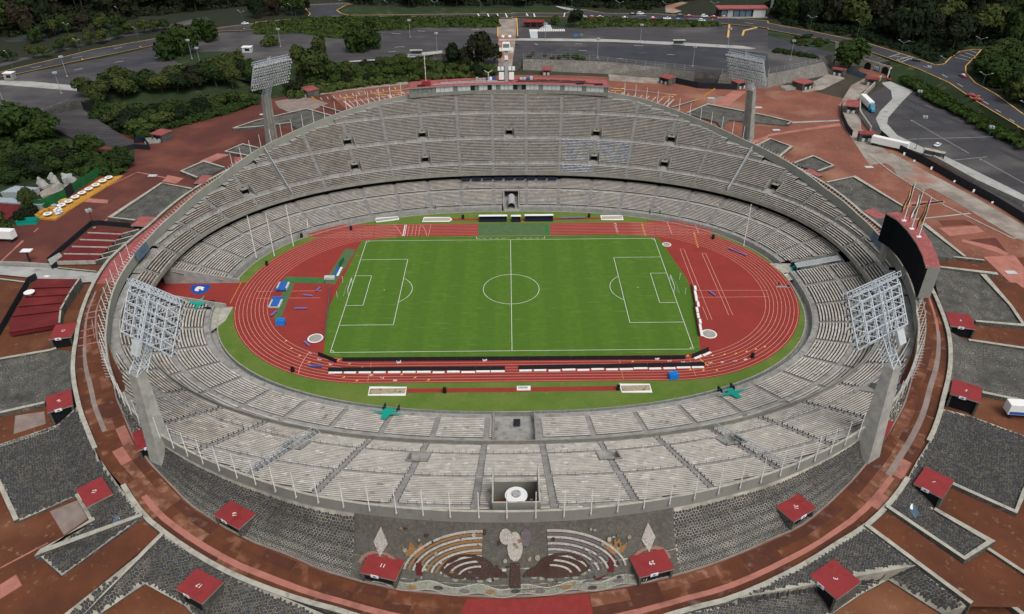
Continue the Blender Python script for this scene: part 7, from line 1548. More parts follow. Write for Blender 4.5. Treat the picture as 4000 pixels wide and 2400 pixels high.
for i, p in enumerate([(-162.6,31.2),(-161.3,38.3),(-160.3,41.5),(-159.7,45.2),(-158.9,48.8),(-158,52.3),(-157,55.8),(-156.1,59.5),(-155.2,62.8)]):
    t = empty('round_table', (p[0], p[1], 10.4), 0, 'one of the round white tables in the row on the yellow deck', 'table', 'round white tables on the yellow deck'); m1 = MB(); m1.lathe((0, 0, .9), [(1.45, 0), (1.45, .12)], 'white', 16); m1.lathe((0, 0, 1.02), [(.7, 0), (.7, .05)], 'lamp_grey', 12); m1.build('table_top', t); m1 = MB(); m1.lathe((0, 0, 0), [(.35, 0), (.1, .2), (.1, .9)], 'dark', 8); m1.build('pedestal', t)
for i, p in enumerate([(-161,33.2),(-161,34.5),(-159.4,32.4),(-160.1,34.9),(-159.1,33.6),(-160,32)]):
    t = empty('blue_stool', (p[0], p[1], 9.7), 0, 'one of the blue and white stools stacked at the end of the yellow deck', 'stool', 'blue stools by the yellow deck'); m1 = MB(); m1.lathe((0, 0, 0), [(.55, 0), (.45, .5), (.5, 1.1)], 'blue', 8); m1.build('base', t); m1 = MB(); m1.lathe((0, 0, 1.1), [(.5, 0), (.4, .6), (.6, 1.1)], 'white', 8); m1.build('seat', t)
for i, (p, m_) in enumerate(zip([(-165.9,35.4),(-164.6,36.8),(-163.5,43.5),(-166.7,33.3),(-162.7,40.9),(-164.7,38.8)], ('yellow_deck', 'yellow_deck', 'yellow_line', 'yellow_deck', 'lamp_grey', 'lamp_grey'))):
    m1 = MB(); m1.box((0, 0, 0), (3.4, 2.4, .9), m_, .3*i); m1.box((.3, .2, .9), (2.2, 1.6, .6), m_, .5*i); tag(m1.build('crate_stack', None, (p[0], p[1], 9.5)), ('yellow crate stack at the near left end of the deck', 'yellow crate stack second along the green fence', 'bright yellow crate stack halfway along the green fence', 'yellow crate stack nearest the bushes', 'grey crate stack under the halfway one', 'grey crate stack between the yellow ones')[i], 'crates')
fence('green sheet metal fence behind the yellow deck, near part', [(-170.6,38),(-168.1,37.1),(-163.8,47)], 4.2, 9.4, 'green_metal', 3.0); fence('green sheet metal fence behind the yellow deck, far part', [(-163.9,52.1),(-160.9,68.5)], 4.0, 9.4, 'green_metal', 3.5); fence('black sheeting between the two green fences', [(-163.8,47),(-163.6,52.1)], 4.6, 9.4, 'fence_black', 3)
def shed(lab, quad, z0, z1, wall, roof, name='shed'):
    g = empty(name, (0, 0, 0), 0, lab, 'shed'); m1 = MB(); Q = [Vector(p) for p in quad]; c = sum(Q, Vector((0, 0)))/len(Q); m1.prism([tuple(c+(p-c)*.97) for p in Q], z0, z1-.2, wall); m1.build('wall', g)
    m1 = MB(); m1.prism([tuple(p) for p in Q], z1-.2, z1, roof); m1.build('roof', g)
    m1 = MB(); a, b2 = Q[-1], Q[-2]
    for k in range(1, 6): p = Q[0].lerp(Q[1], k/6); q_ = Q[3].lerp(Q[2], k/6); m1.tube((p.x, p.y, z1+.03), (q_.x, q_.y, z1+.03), .07, roof, 4)
    m1.build('roof_rib', g); return g
shed('low grey metal roofed shed at the far left of the yard', [(-185.3,52.9),(-175.4,51),(-177.3,46.6),(-187.8,47.1)], 9.5, 12.5, 'lamp_grey', 'metal_roof'); shed('flat white grey roofed shed in front of the metal one', [(-194.5,45.2),(-170.4,41.2),(-167.3,42.4),(-167.4,36.8),(-192.1,41.2)], 9.5, 12, 'lamp_grey', 'metal_roof')
shed('dark red flat roofs at the left edge of the yard', [(-197,42.8),(-173.1,38.1),(-174.4,26.4),(-187.4,26.7)], 8.5, 11.5, 'stone_far', 'terrace_red'); shed('concrete yard platform with rubble behind the green fence', [(-175.2,57.2),(-168.1,57.1),(-166.5,52.3),(-172.6,46),(-175.2,49.7)], 9.5, 11, 'concrete', 'brown_concrete'); shed('grey cabin roof deep in the yard behind the black sheeting', [(-173.3,63),(-170,64.5),(-167.9,60.9),(-170.9,59)], 9.5, 12.5, 'lamp_grey', 'metal_roof')
for i, p in enumerate([(-178.9,58.3),(-176.9,62.1),(-173.7,58.1),(-175.7,54.4),(-170.5,62),(-167.9,60),(-170.6,54.3)]):
    m1 = MB(); random.seed(30+i); pr_ = [(random.uniform(1.2, 2.0), 0), (random.uniform(1.6, 2.2), .9), (random.uniform(.9, 1.4), 2.0), (.4, random.uniform(2.6, 3.6))]; m1.lathe((0, 0, 0), pr_, 'concrete', 7); o = m1.build('rubble_heap', None, (p[0], p[1], 10.6)); o.rotation_euler = (.2, .1*i, i)
    tag(o, ('leftmost pale rubble heap in the yard', 'tallest pale rubble heap in the yard', 'pale rubble heap right beside the tallest one', 'low rubble heap by the metal shed', 'scrap heap left of the grey cabin', 'scrap heap right of the grey cabin', 'lowest rubble heap on the yard platform')[i], 'rubble')
random.seed(11)
g = empty('skip', [(-168,27.5)][0]+(9.4,), .15, 'turquoise open skip on the left plaza beside the bushes', 'skip'); m1 = MB()
for (x, y, a_, b_) in ((0, -1.4, 6.4, .15), (0, 1.4, 6.4, .15), (-3.1, 0, .15, 2.8), (3.1, 0, .15, 2.8)): m1.box((x, y, .2), (a_, b_, 1.5), 'turquoise')
m1.box((0, 0, .2), (6.2, 2.8, .15), 'black'); m1.build('body', g); m1 = MB(); m1.box((0, -1.55, 1.6), (6.6, .2, .2), 'turquoise'); m1.build('rim', g)
def p_sign(): pass
g = empty('double_lamp_panel', [(-153,0.3)][0]+(9.0,), 0, 'white flat panel on a dark post beside the white ramp', 'panel'); m1 = MB(); m1.box((0, 0, 0), (.4, .4, 4.2), 'dark'); m1.build('post', g); m1 = MB(); m1.box((0, .4, 4.2), (3.2, 2.0, .25), 'white'); m1.build('panel', g)
for q in ([(-144.7,-8.3),(-144,-7.4),(-142.6,-7.9),(-143,-8.9)], [(-141.5,67.2),(-140.5,68.3),(-139,67.1),(-139.9,65.8)]): sheet('white_marking', q, 9.06 if q[0][1] < 30 else 'g0.08', 'line_white', None, 'structure')
def small_tower(lab, p, h): pass
shed('dark gatehouse with a slanted grey roof at the corner of the stepped building', [(-146.7,-0.4),(-145.2,4.1),(-143.2,1.9),(-143.9,-4)], 7.5, 10.6, 'dark', 'concrete', 'gatehouse')
# ================================================================ vehicles
def wheel(mb, x, y, r, w_=.22): 
    n = 10; b = len(mb.v); k = mb.mi('tyre')
    for s in (-1, 1):
        for i in range(n): t = 2*math.pi*i/n; mb.v.append((x+r*math.cos(t), y+s*w_/2, r+r*math.sin(t)))
    for i in range(n): j = (i+1) % n; mb.f.append((b+i, b+n+i, b+n+j, b+j)); mb.m.append(k)
    mb.f.append(tuple(b+i for i in range(n))); mb.m.append(k); mb.f.append(tuple(b+2*n-1-i for i in range(n))); mb.m.append(k)
def loft(mb, secs, m, cap=True):
    n = len(secs[0]); b = len(mb.v); k = mb.mi(m)
    for s in secs: mb.v += s
    for q in range(len(secs)-1):
        for i in range(n): j = (i+1) % n; mb.f.append((b+q*n+i, b+q*n+j, b+(q+1)*n+j, b+(q+1)*n+i)); mb.m.append(k)
    mb.f.append(tuple(b+n-1-i for i in range(n))); mb.m.append(k); mb.f.append(tuple(b+(len(secs)-1)*n+i for i in range(n))); mb.m.append(k)
for nm, c in (('car_white', (.75, .76, .78)), ('car_red', (.38, .015, .02)), ('car_dark', (.02, .025, .03)), ('car_pink', (.45, .02, .12)), ('car_blue', (.02, .10, .16)), ('car_silver', (.45, .48, .5)), ('lorry_blue', (.02, .26, .42))): mat(nm, c, None, rough=.3, spec=.5)
def car(p, ang, colr, lab, kind='sedan', z=None):
    g = empty('parked_car' if kind != 'taxi' else 'taxi', (p[0], p[1], z if z is not None else ZU+.06), ang, lab, 'car'); W2 = .88
    def sec(x, zb, zt, w_, wt): return [(x, -w_, zb), (x, w_, zb), (x, w_, zb+(zt-zb)*.55), (x, wt, zt), (x, -wt, zt), (x, -w_, zb+(zt-zb)*.55)]
    L_ = {'suv': 2.35, 'pickup': 2.65}.get(kind, 2.25); hd = {'suv': 1.05, 'pickup': 1.05}.get(kind, .92); ht = {'suv': 1.75, 'pickup': 1.8}.get(kind, 1.45)
    m1 = MB(); loft(m1, [sec(-L_, .4, hd*.8, .7, .6), sec(-L_+.15, .28, hd*.95, .86, .78), sec(-1.0, .25, hd, .9, .82), sec(1.0, .25, hd, .9, .82), sec(L_-.35, .27, hd*.88, .87, .78), sec(L_, .38, hd*.68, .7, .62)], colr); m1.build('body', g)
    x0, x1 = (-L_+.15, 1.05) if kind == 'suv' else ((-.6, 1.1) if kind == 'pickup' else (-1.55, 1.1))
    m1 = MB(); loft(m1, [sec(x0, hd-.05, hd, .8, .78), sec(x0+.45, hd-.05, ht-.06, .8, .64), sec(x1-.75, hd-.05, ht-.06, .8, .64), sec(x1, hd-.05, hd, .8, .76)], 'glass'); m1.build('windows', g)
    m1 = MB(); m1.hexa([(x0+.42, -.66, ht-.09), (x1-.72, -.66, ht-.09), (x1-.72, .66, ht-.09), (x0+.42, .66, ht-.09), (x0+.5, -.58, ht), (x1-.8, -.58, ht), (x1-.8, .58, ht), (x0+.5, .58, ht)], 'white' if kind == 'taxi' else colr); m1.build('roof', g)
    for x in (-L_+.8, L_-.85):
        for y in (-.82, .82): m1 = MB(); wheel(m1, x, y, .33); m1.build('wheel', g)
    for y in (-.55, .55): m1 = MB(); m1.box((L_-.08, y, .52), (.12, .3, .14), 'lamp_glass'); m1.build('headlight', g)
    return g
cars = [(50.2,312.1),(55.9,311.3),(61.1,310.2),(77.2,307.5),(95.4,305.3),(104.2,304.1),(83.8,318.7),(89.1,319.4),(114.8,312.8),(120.2,311.1),(130,310.1),(125.5,297.4),(111.1,301.7),(135.9,308.4),(142.4,307.5)]; inf = [('car_silver', 'sedan', 'grey green saloon leftmost in the car row beside the tree'), ('car_red', 'sedan', 'red saloon second from the left in the far car row'), ('car_white', 'sedan', 'white saloon third from the left in the far car row'), ('car_white', 'sedan', 'white saloon alone at the middle of the kerb'), ('car_pink', 'taxi', 'pink and white taxi on the far road'), ('car_white', 'pickup', 'large white pickup on the far road'), ('car_dark', 'sedan', 'dark saloon on the far lane under the trees'), ('car_white', 'suv', 'small white van car on the far lane next to the dark one'), ('car_dark', 'suv', 'dark car near the path opening'), ('car_red', 'sedan', 'dark red car right of the dark one near the path'), ('car_white', 'suv', 'white estate car left of the bus shelter building'), ('car_white', 'suv', 'white car nearest the hedge on the far road'), ('car_blue', 'sedan', 'dark blue car behind the pickup'), ('car_red', 'sedan', 'bright red car in front of the station building, left'), ('car_red', 'sedan', 'bright red car in front of the station building, right')]
for p, (c, k, lab) in zip(cars, inf): car(p, random.uniform(-.06, .06)-.03, c, lab, k)
car([(-170.4,300)][0], .12, 'car_white', 'white police style car on the far left road'); car([(219.8,200)][0], -.75, 'car_dark', 'black car on the right hand road'); car([(229.6,170.8)][0], 1.75, 'car_pink', 'pink and white taxi turning at the right junction', 'taxi'); car([(217.8,139.2)][0], -.75, 'car_red', 'rear one of two red cars on the right hand road'); car([(217.2,133.1)][0], -.75, 'car_red', 'front one of two red cars on the right hand road'); car([(179.9,91)][0], .75, 'car_white', 'white saloon alone in the right car park', z=10.14)
car([(189.1,326.9)][0], 1.4, 'car_dark', 'dark car left of the round tank at the top'); car([(191.3,325.9)][0], 1.4, 'car_white', 'white car right of the round tank at the top')
def lorry(p, ang, lab, L_, cabc, z, box='white'):
    g = empty('lorry', (p[0], p[1], z), ang, lab, 'lorry')   # +x forward
    m1 = MB(); m1.box((-L_/2-1.2, 0, 1.1), (L_, 2.55, 2.8), box); m1.build('trailer', g)
    m1 = MB(); m1.box((-L_/2-1.2, 0, .75), (L_, 1.0, .35), 'dark'); m1.build('chassis', g)
    if cabc:
        m1 = MB(); def_ = [(-.9, -1.2, .6), (1.4, -1.2, .6), (1.4, 1.2, .6), (-.9, 1.2, .6), (-.9, -1.15, 3.4), (.8, -1.05, 3.3), (.8, 1.05, 3.3), (-.9, 1.15, 3.4)]; m1.hexa(def_, cabc); m1.build('cab', g); m1 = MB(); m1.hexa([(1.3, -.9, .5), (3.0, -.8, .5), (3.0, .8, .5), (1.3, .9, .5), (1.2, -.9, 1.9), (2.9, -.75, 1.6), (2.9, .75, 1.6), (1.2, .9, 1.9)], cabc); m1.build('bonnet', g)
        m1 = MB(); m1.hexa([(1.28, -1.0, 2.0), (1.32, -1.0, 2.0), (1.32, 1.0, 2.0), (1.28, 1.0, 2.0), (.95, -.95, 3.0), (1.0, -.95, 3.0), (1.0, .95, 3.0), (.95, .95, 3.0)], 'glass'); m1.build('windscreen', g)
        for y in (-.95, .95): m1 = MB(); wheel(m1, 2.0, y, .5, .3); m1.build('wheel', g)
    for x in (-L_-.2, -L_+1.0, -2.2):
        for y in (-1.05, 1.05): m1 = MB(); wheel(m1, x, y, .5, .3); m1.build('wheel', g)
    return g
lorry([(170.3,136)][0], -math.pi/2-.08, 'blue articulated lorry with a white box trailer on the right', 12.5, 'lorry_blue', 10.15)
lorry([(164.9,83.5)][0], -.72, 'long white trailer parked behind the black fence', 14.5, None, 10.1)
g = lorry([(116,-73.2)][0], math.pi-.12+0, 'white refrigerated lorry with a blue stripe at the right edge', 13, None, gz(-60)-.2); m1 = MB(); m1.box((-7.7, 1.29, 1.2), (12.5, .04, .8), 'blue'); m1.build('blue_stripe', g)
lorry([(-164.2,14.8)][0], -.1, 'white box van half hidden by the bushes on the left plaza', 8, None, 9.4)
# ================================================================ street lamps
lampmb = {}
def street_lamp(p, h, lab, arms=1, ang=0, mt='pole_green', grp='street lamps along the roads'):
    key = (round(h), arms, mt)
    if key not in lampmb:
        a = MB(); a.tube((0, 0, 0), (0, 0, h), .14, mt, 6, .08); a.lathe((0, 0, 0), [(.5, 0), (.5, .35)], 'yellow_line' if arms != 4 else 'pale_concrete', 8)
        b2 = MB(); c = MB()
        for k in range(arms):
            t = ang+k*2*math.pi/arms; e = (2.4*math.cos(t), 2.4*math.sin(t), h+.9) if arms < 4 else (.7*math.cos(t), .7*math.sin(t), h+.3)
            b2.tube((0, 0, h-.2), e, .07, 'lamp_grey', 5); c.box((e[0], e[1], e[2]-.08), (.9, .5, .22) if arms < 4 else (.7, .7, .8), 'lamp_grey', t)
        lampmb[key] = [a.mesh('pole'), b2.mesh('arm'), c.mesh('lamp_head')]
    g = empty('street_lamp', p, 0, lab, 'street lamp', grp)
    for me in lampmb[key]: o = bpy.data.objects.new(me.name.split('.')[0], me); COL.objects.link(o); o.parent = g
for i, p in enumerate([(-237.1,217.6,15.7),(-215.4,243.9,15.7),(-167.4,287.1,15.7),(-261.3,193,15.7),(-261.8,256.3,15.7),(-250.8,301.4,15.7),(-296.7,337,15.7)]+[(-140.8,306.3,15.7),(-111.5,320.5,15.7),(-78.9,313.2,15.7),(-48.2,313.6,15.7),(-17.9,314,15.7)]+[(12.2,319.1,15.7),(43.2,324.3,15.7),(72.8,307,15.7),(102.6,303.5,15.7),(133.5,302.4,15.7),(166.8,342.8,15.7)]+[(181.8,259.1,15.7),(205.9,246.9,15.7),(210,199.7,15.7),(216.4,167.1,15.7),(221.2,139.4,15.7),(215.7,97.3,15.7),(254.4,205.6,15.7),(287.4,231.1,15.7)]):
    street_lamp(p, 10, 'one of the green roadside lamp posts along the far roads', 1 if i % 2 else 2, 2.6)
for p, lab in zip([(-59.6,263.8,15),(-40.7,230.6,15),(-133.4,244,15)]+[(22.1,252.2,15),(78.1,246.7,15),(49.4,214.6,15),(98.5,196.6,15),(127,235.6,15)]+[(154.2,207.1,15)]+[(-230.7,187,15),(-176.9,219.5,15),(-166.2,202.5,15),(-219.2,157.8,15),(-239.1,143.2,15)], ('left car park, middle', 'left car park, near the hedge', 'left car park, beside the round bush', 'pavement by the crossing', 'pavement in the middle of the car park', 'wall end of the car park, left', 'wall end of the car park, right', 'pavement near the right entrance', 'car park near the long hedge', 'far left car park, middle', 'lawn among trees, upper', 'lawn among trees, lower', 'far left car park near the wood', 'far left edge of the car park')): street_lamp(p, 9.5, 'tall car park lamp post standing on the '+lab, 4, .4, 'lamp_grey', 'car park lamps')
for p, lab in zip([(205.4,160.2,10.1),(183.1,122,10.1),(169.4,88,10.1)]+[(189.9,75.8,10.1)], ('right car park beside the green bank', 'right car park left of the tyre marks', 'right car park near the white trailer', 'right car park nearest the frame edge')): street_lamp(p, 13, 'tall lamp post in the '+lab, 4, .4, 'pole_green', 'lamps in the right car park')
p = [(-142.5,22.5,10)][0]; street_lamp(p, 6, 'thin dark post at the corner of the stepped building', 4, 0, 'dark')
# ================================================================ far small buildings
def kiosk(p, d, lab, z, wallm='panel_white', roofm='white'):
    g = empty('kiosk', (p[0], p[1], z), 0, lab, 'kiosk'); m1 = MB(); m1.box((0, 0, 0), d, wallm); m1.build('wall', g); m1 = MB(); m1.box((0, 0, d[2]), (d[0]+.5, d[1]+.5, .2), roofm); m1.build('roof', g); m1 = MB(); m1.box((.3, -d[1]/2-.03, 1.0), (d[0]*.5, .05, d[2]*.45), 'black'); m1.build('window', g); return g
kiosk([(-149.5,232.9)][0], (5.2, 3.5, 2.9), 'small white gatehouse at the left car park entrance', 15.05); kiosk([(-258,183.2)][0], (4.5, 3.5, 3.2), 'grey white gatehouse at the far left edge', 15.05, 'concrete')
g = empty('station_building', [(154.2,307.7)][0]+(15.65,), -.02, 'long station building with a red roof and dark glass front at the top right', 'building'); m1 = MB(); m1.box((0, 4, 0), (31, 8, 5.2), 'dark'); m1.build('wall', g); m1 = MB(); m1.box((0, 4, 5.2), (33, 10, .7), 'red_pale'); m1.build('roof', g); m1 = MB(); m1.box((11, -.2, .4), (8, .3, 4.4), 'panel_white'); m1.build('poster_wall', g); m1 = MB(); m1.box((0, -1.2, 0), (33, 2, .5), 'concrete'); m1.build('plinth', g)
for x in (-12, -8, -4, 0, 4): m1 = MB(); m1.box((x, -.1, .6), (3.4, .15, 4), 'blue_steel' if x != -8 else 'lamp_grey'); m1.build('window', g)
g = empty('bus_shelter', [(16.5,288.8)][0]+(15.1,), 0, 'red roofed open shelter by the zebra crossing', 'shelter'); m1 = MB(); m1.box((0, 0, 3.2), (13.5, 5, .5), 'red_roof'); m1.build('roof', g); m1 = MB(); m1.box((0, 2, 0), (13, .2, 3.2), 'stone_far'); m1.build('back_wall', g)
for x in (-6.3, -2, 2, 6.3): m1 = MB(); m1.box((x, -2, 0), (.35, .35, 3.2), 'red_roof'); m1.build('post', g)
for t_, lab in (([(99.2,238.8)][0], 'small pale roofed shelter on the far pavement'), ([(-51.6,221)][0], 'small pale roofed shelter behind the hedge, left of the press box')):
    g = empty('small_shelter', t_+(15.15,), 0, lab, 'shelter'); m1 = MB(); m1.box((0, 0, 3), (7, 2.6, .3), 'pale_concrete'); m1.build('roof', g)
    for x in (-3, 3): m1 = MB(); m1.box((x, 0, 0), (.2, .2, 3), 'dark'); m1.build('post', g)
    m1 = MB(); m1.box((0, .9, .8), (5.5, .1, 1.6), 'blue_steel'); m1.build('panel', g)
g = empty('bus_shelter', [(171.9,78.4)][0]+(10.1,), -.72, 'glass bus shelter beside the right car park lane', 'shelter'); m1 = MB(); m1.box((0, 0, 2.8), (8, 2.4, .2), 'pale_concrete'); m1.build('roof', g)
for x in (-3.8, 0, 3.8): m1 = MB(); m1.box((x, -.9, 0), (.15, .15, 2.8), 'dark'); m1.box((x, .9, 0), (.15, .15, 2.8), 'dark'); m1.build('post', g)
m1 = MB(); m1.box((0, 1, .5), (7.5, .08, 2), 'glass'); m1.build('glass_pane', g)
m1 = MB(); p = [(185.7,332)][0]; m1.lathe((0, 0, 0), [(5.5, 0), (5.5, 6.5), (5.3, 7)], 'panel_white', 20); g = empty('water_tank', (p[0], p[1], 15.6), 0, 'round white tank with an orange rim at the top right', 'tank'); m1.build('shell', g); m1 = MB(); m1.lathe((0, 0, 7), [(5.6, 0), (5.6, .5)], 'yellow_line', 20); m1.build('rim', g)
g = empty('white_building', [(294.5,361.1)][0]+(15.6,), 0, 'large white roofed building with a blue band at the top right', 'building'); m1 = MB(); m1.box((0, 8, 0), (34, 14, 8), 'navy'); m1.build('wall', g); m1 = MB(); m1.box((0, 8, 8), (40, 18, .8), 'white'); m1.build('roof', g)
for x in (-12, -4, 4, 12): m1 = MB(); m1.box((x, .9, 1), (5, .15, 4), 'red_pale' if x < 0 else 'glass'); m1.build('window', g)
g = empty('grey_building', [(-362.8,379.9)][0]+(15.6,), 0, 'pale grey low building at the top left edge', 'building'); m1 = MB(); m1.box((0, 6, 0), (46, 12, 4), 'concrete'); m1.build('wall', g); m1 = MB(); m1.box((0, 6, 4), (48, 14, .4), 'grey_pave'); m1.build('roof', g)
for i, (q, lab) in enumerate(zip([(40.5,257.4),(44.1,258.1)], ('left blue parasol on the far pavement', 'right blue parasol on the far pavement'))):
    g = empty('parasol', (q[0], q[1], 15.1), 0, lab, 'parasol'); m1 = MB(); m1.tube((0, 0, 0), (0, 0, 2.4), .05, 'lamp_grey'); m1.build('pole', g); m1 = MB(); m1.lathe((0, 0, 2.1), [(1.6, 0), (.9, .5), (.05, .8)], 'blue' if i == 0 else 'blue_steel', 10); m1.build('canopy', g)
m1 = MB(); p = [(200,184.9)][0]; m1.lathe((0, 0, 0), [(.9, 0), (1.2, .5), (.8, .9)], 'red_paint', 8); tag(m1.build('red_barrier', None, (p[0], p[1], 10.1)), 'small red plastic barrier beside the graffiti tunnel', 'barrier')
OUTSIDE |= top_names()-T0_
# ================================================================ people
def person_mesh(pose, shirt, trousers):
    J = {'stand': [(0, 0, .95), (0, 0, 1.2), (0, 0, 1.45), (0, -.02, 1.56), (0, -.03, 1.72), (.1, 0, .9), (.12, -.06, .5), (.13, .0, .06), (.13, -.16, .04), (-.1, 0, .9), (-.12, .04, .5), (-.13, .08, .06), (-.13, -.08, .04), (.2, 0, 1.42), (.27, 0, 1.15), (.26, -.12, .92), (-.2, 0, 1.42), (-.27, 0, 1.15), (-.24, -.14, .92)],
         'sit': [(0, 0, .15), (0, .02, .4), (0, -.02, .64), (0, -.06, .75), (0, -.1, .9), (.12, -.05, .15), (.2, -.42, .42), (.2, -.55, .06), (.2, -.7, .05), (-.12, -.05, .15), (-.22, -.42, .40), (-.2, -.55, .06), (-.2, -.7, .05), (.2, 0, .6), (.28, -.1, .36), (.2, -.35, .36), (-.2, 0, .6), (-.28, -.1, .36), (-.2, -.35, .38)]}[pose]
    E = [(0, 1), (1, 2), (2, 3), (3, 4), (0, 5), (5, 6), (6, 7), (7, 8), (0, 9), (9, 10), (10, 11), (11, 12), (2, 13), (13, 14), (14, 15), (2, 16), (16, 17), (17, 18)]
    Rd = [.15, .14, .15, .06, .11, .1, .075, .05, .04, .1, .075, .05, .04, .07, .05, .035, .07, .05, .035]
    me = bpy.data.meshes.new('b'); me.from_pydata(J, E, []); o = bpy.data.objects.new('b', me); COL.objects.link(o)
    md = o.modifiers.new('s', 'SKIN'); 
    for v, r_ in zip(me.skin_vertices[0].data, Rd): v.radius = (r_, r_)
    me.skin_vertices[0].data[0].use_root = True
    sb_ = o.modifiers.new('u', 'SUBSURF'); sb_.levels = 1; sb_.render_levels = 1
    dg = bpy.context.evaluated_depsgraph_get(); me2 = bpy.data.meshes.new_from_object(o.evaluated_get(dg)); bpy.data.objects.remove(o)
    me2.materials.clear()
    for m_ in ('skin', shirt, trousers, 'black'): me2.materials.append(MATS[m_])
    hz = {'stand': (1.56, .98), 'sit': (.76, .25)}[pose]
    for p in me2.polygons:
        c = p.center; p.material_index = 0 if c.z > hz[0] else 1
        if c.z > hz[0]+.11 and c.y > -.06: p.material_index = 3
        if (pose == 'stand' and c.z < .98 and abs(c.x) < .21) or (pose == 'sit' and (c.y < -.12 and abs(c.x) < .27 and c.z < .47 or c.z < .22)): p.material_index = 2
        if pose == 'stand' and abs(c.x) > .21 and c.z < 1.05: p.material_index = 0
        p.use_smooth = True
    return me2
mat('cloth_red', (.35, .03, .05), None); mat('cloth_white', (.6, .58, .55), None)
def person(p, pose, rz, lab, shirt='navy', tr='dark'):
    me = person_mesh(pose, shirt, tr); o = bpy.data.objects.new('person', me); COL.objects.link(o); o.location = p; o.rotation_euler.z = rz; tag(o, lab, 'person')
for p, pose, rz, lab, s, t in (([(-22.2,-119.4,12.82)][0], 'sit', .5, 'man in dark clothes sitting on the roof of the hut left of the mosaic', 'navy', 'black'), ([(-23.6,-120.9,12.82)][0], 'sit', -.4, 'man in a grey top crouching at the edge of the roof left of the mosaic', 'purple', 'navy'), ([(21.9,-119.6,12.82)][0], 'sit', 1.5, 'man in dark red sitting on the roof of the hut right of the mosaic', 'cloth_red', 'dark'), ([(23.6,-120.6,12.82)][0], 'sit', 2.2, 'man in a light top sitting on the roof of the hut right of the mosaic', 'cloth_white', 'black'), ([(23.8,-121.2,12.82)][0], 'sit', -.6, 'figure in pink at the front of the roof right of the mosaic', 'cloth_red', 'cloth_white'),
    ([(115.7,-69,6.7)][0], 'stand', .5, 'person in black standing by the hut at the right edge yard', 'black', 'black'), ([(113.8,-72.1,6.6)][0], 'stand', 2.5, 'person in dark blue standing beside the refrigerated lorry', 'navy', 'navy'), ([(150.4,123.4,9.9)][0], 'stand', 0, 'person in blue at the right gate of the plaza', 'blue', 'navy'), ([(148.5,115.2,9.9)][0], 'stand', 1, 'person in dark clothes just below the right gate', 'navy', 'black'), ([(112.3,105.4,10)][0], 'stand', 0, 'person in dark clothes walking near the far right tower', 'navy', 'black'), ([(116.9,212.1,15.1)][0], 'stand', 0, 'person with a pink bag walking across the far car park', 'black', 'cloth_red'), ([(23.5,263.1,15.1)][0], 'stand', 0, 'person in red near the zebra crossing', 'cloth_red', 'navy'), ([(45.1,275.6,15.1)][0], 'stand', 0, 'person in a dark top alone on the far car park', 'cloth_red', 'black'), ([(12.3,262.2,15.1)][0], 'stand', 0, 'person in red at the left end of the zebra crossing', 'cloth_red', 'black'), ([(39.5,251.2,15.1)][0], 'stand', 0, 'person in dark clothes under the left blue parasol', 'navy', 'black'), ([(43.5,251.6,15.1)][0], 'stand', 0, 'person in dark red under the right blue parasol', 'cloth_red', 'navy'), ([(101.4,240,15.1)][0], 'stand', 0, 'person in pink waiting at the small far shelter', 'cloth_red', 'purple'), ([(87.4,-0.1,0.05)][0], 'stand', 0, 'person in black on the right bend of the track', 'black', 'black')):
    person(p, pose, rz, lab, s, t)
m1 = MB(); a = [(88.6,-0.8,0.05),(91.6,-1.8,0.05)]; m1.box((a[0][0], a[0][1], .05), (4.2, .3, .5), 'lamp_grey', -.05); m1.box((a[0][0]+1.8, a[0][1], .4), (.8, .5, .4), 'dark'); tag(m1.build('training_rig'), 'grey bar and trolley lying on the right bend', 'trolley')
T0_ = top_names()
# ================================================================ trees
def crown_mesh(name, seed, lumps, n, leaf, size, wisp=0):
    rnd = random.Random(seed); vs_, fs = [], []
    L_ = []
    for i in range(lumps):
        a = rnd.uniform(0, 6.28); r_ = rnd.uniform(.1, .62)*size; L_.append((Vector((r_*math.cos(a), r_*math.sin(a), rnd.uniform(.05, .62)*size)), rnd.uniform(.28, .48)*size, rnd.uniform(.22, .36)*size))
    L_.append((Vector((0, 0, .45*size)), .5*size, .42*size))
    for i in range(n):
        c, rx, rz = rnd.choice(L_); d = Vector((rnd.gauss(0, 1), rnd.gauss(0, 1), rnd.gauss(0, 1))).normalized()
        if d.z < -.5: d.z *= -.6
        k = rnd.uniform(.72, 1.06) if rnd.random() < .8 else rnd.uniform(.3, 1.15)
        p = c+Vector((d.x*rx, d.y*rx, d.z*rz))*k
        if p.z < -.12*size: continue
        if wisp and d.z < .2: p.z -= rnd.uniform(0, wisp)*size
        nrm = (d+Vector((rnd.gauss(0, .45), rnd.gauss(0, .45), rnd.gauss(0, .45)+.25))).normalized(); x = nrm.orthogonal().normalized(); y = nrm.cross(x); a = rnd.uniform(0, 6.28); x, y = x*math.cos(a)+y*math.sin(a), y*math.cos(a)-x*math.sin(a)
        s = leaf*rnd.uniform(.6, 1.35); sy = s*(1.7 if wisp else 1.1)
        b = len(vs_); vs_ += [tuple(p-x*s*.5-y*sy*.5), tuple(p+x*s*.55-y*sy*.3), tuple(p+x*s*.35+y*sy*.55), tuple(p-x*s*.45+y*sy*.4)]; fs.append((b, b+1, b+2, b+3))
    me = bpy.data.meshes.new(name); me.from_pydata(vs_, [], fs); me.update(); return me
TR = MB(); TR.tube((0, 0, -1), (.1, .05, 3.2), .28, 'trunk', 7, .2); TR.tube((.1, .05, 3.0), (1.6, .6, 5.6), .16, 'trunk', 5, .07); TR.tube((.1, .05, 3.0), (-1.3, -.9, 5.8), .16, 'trunk', 5, .07); TR.tube((.1, .05, 3.2), (.2, .3, 6.6), .17, 'trunk', 5, .06); TRM = TR.mesh('trunk')
CR = {}
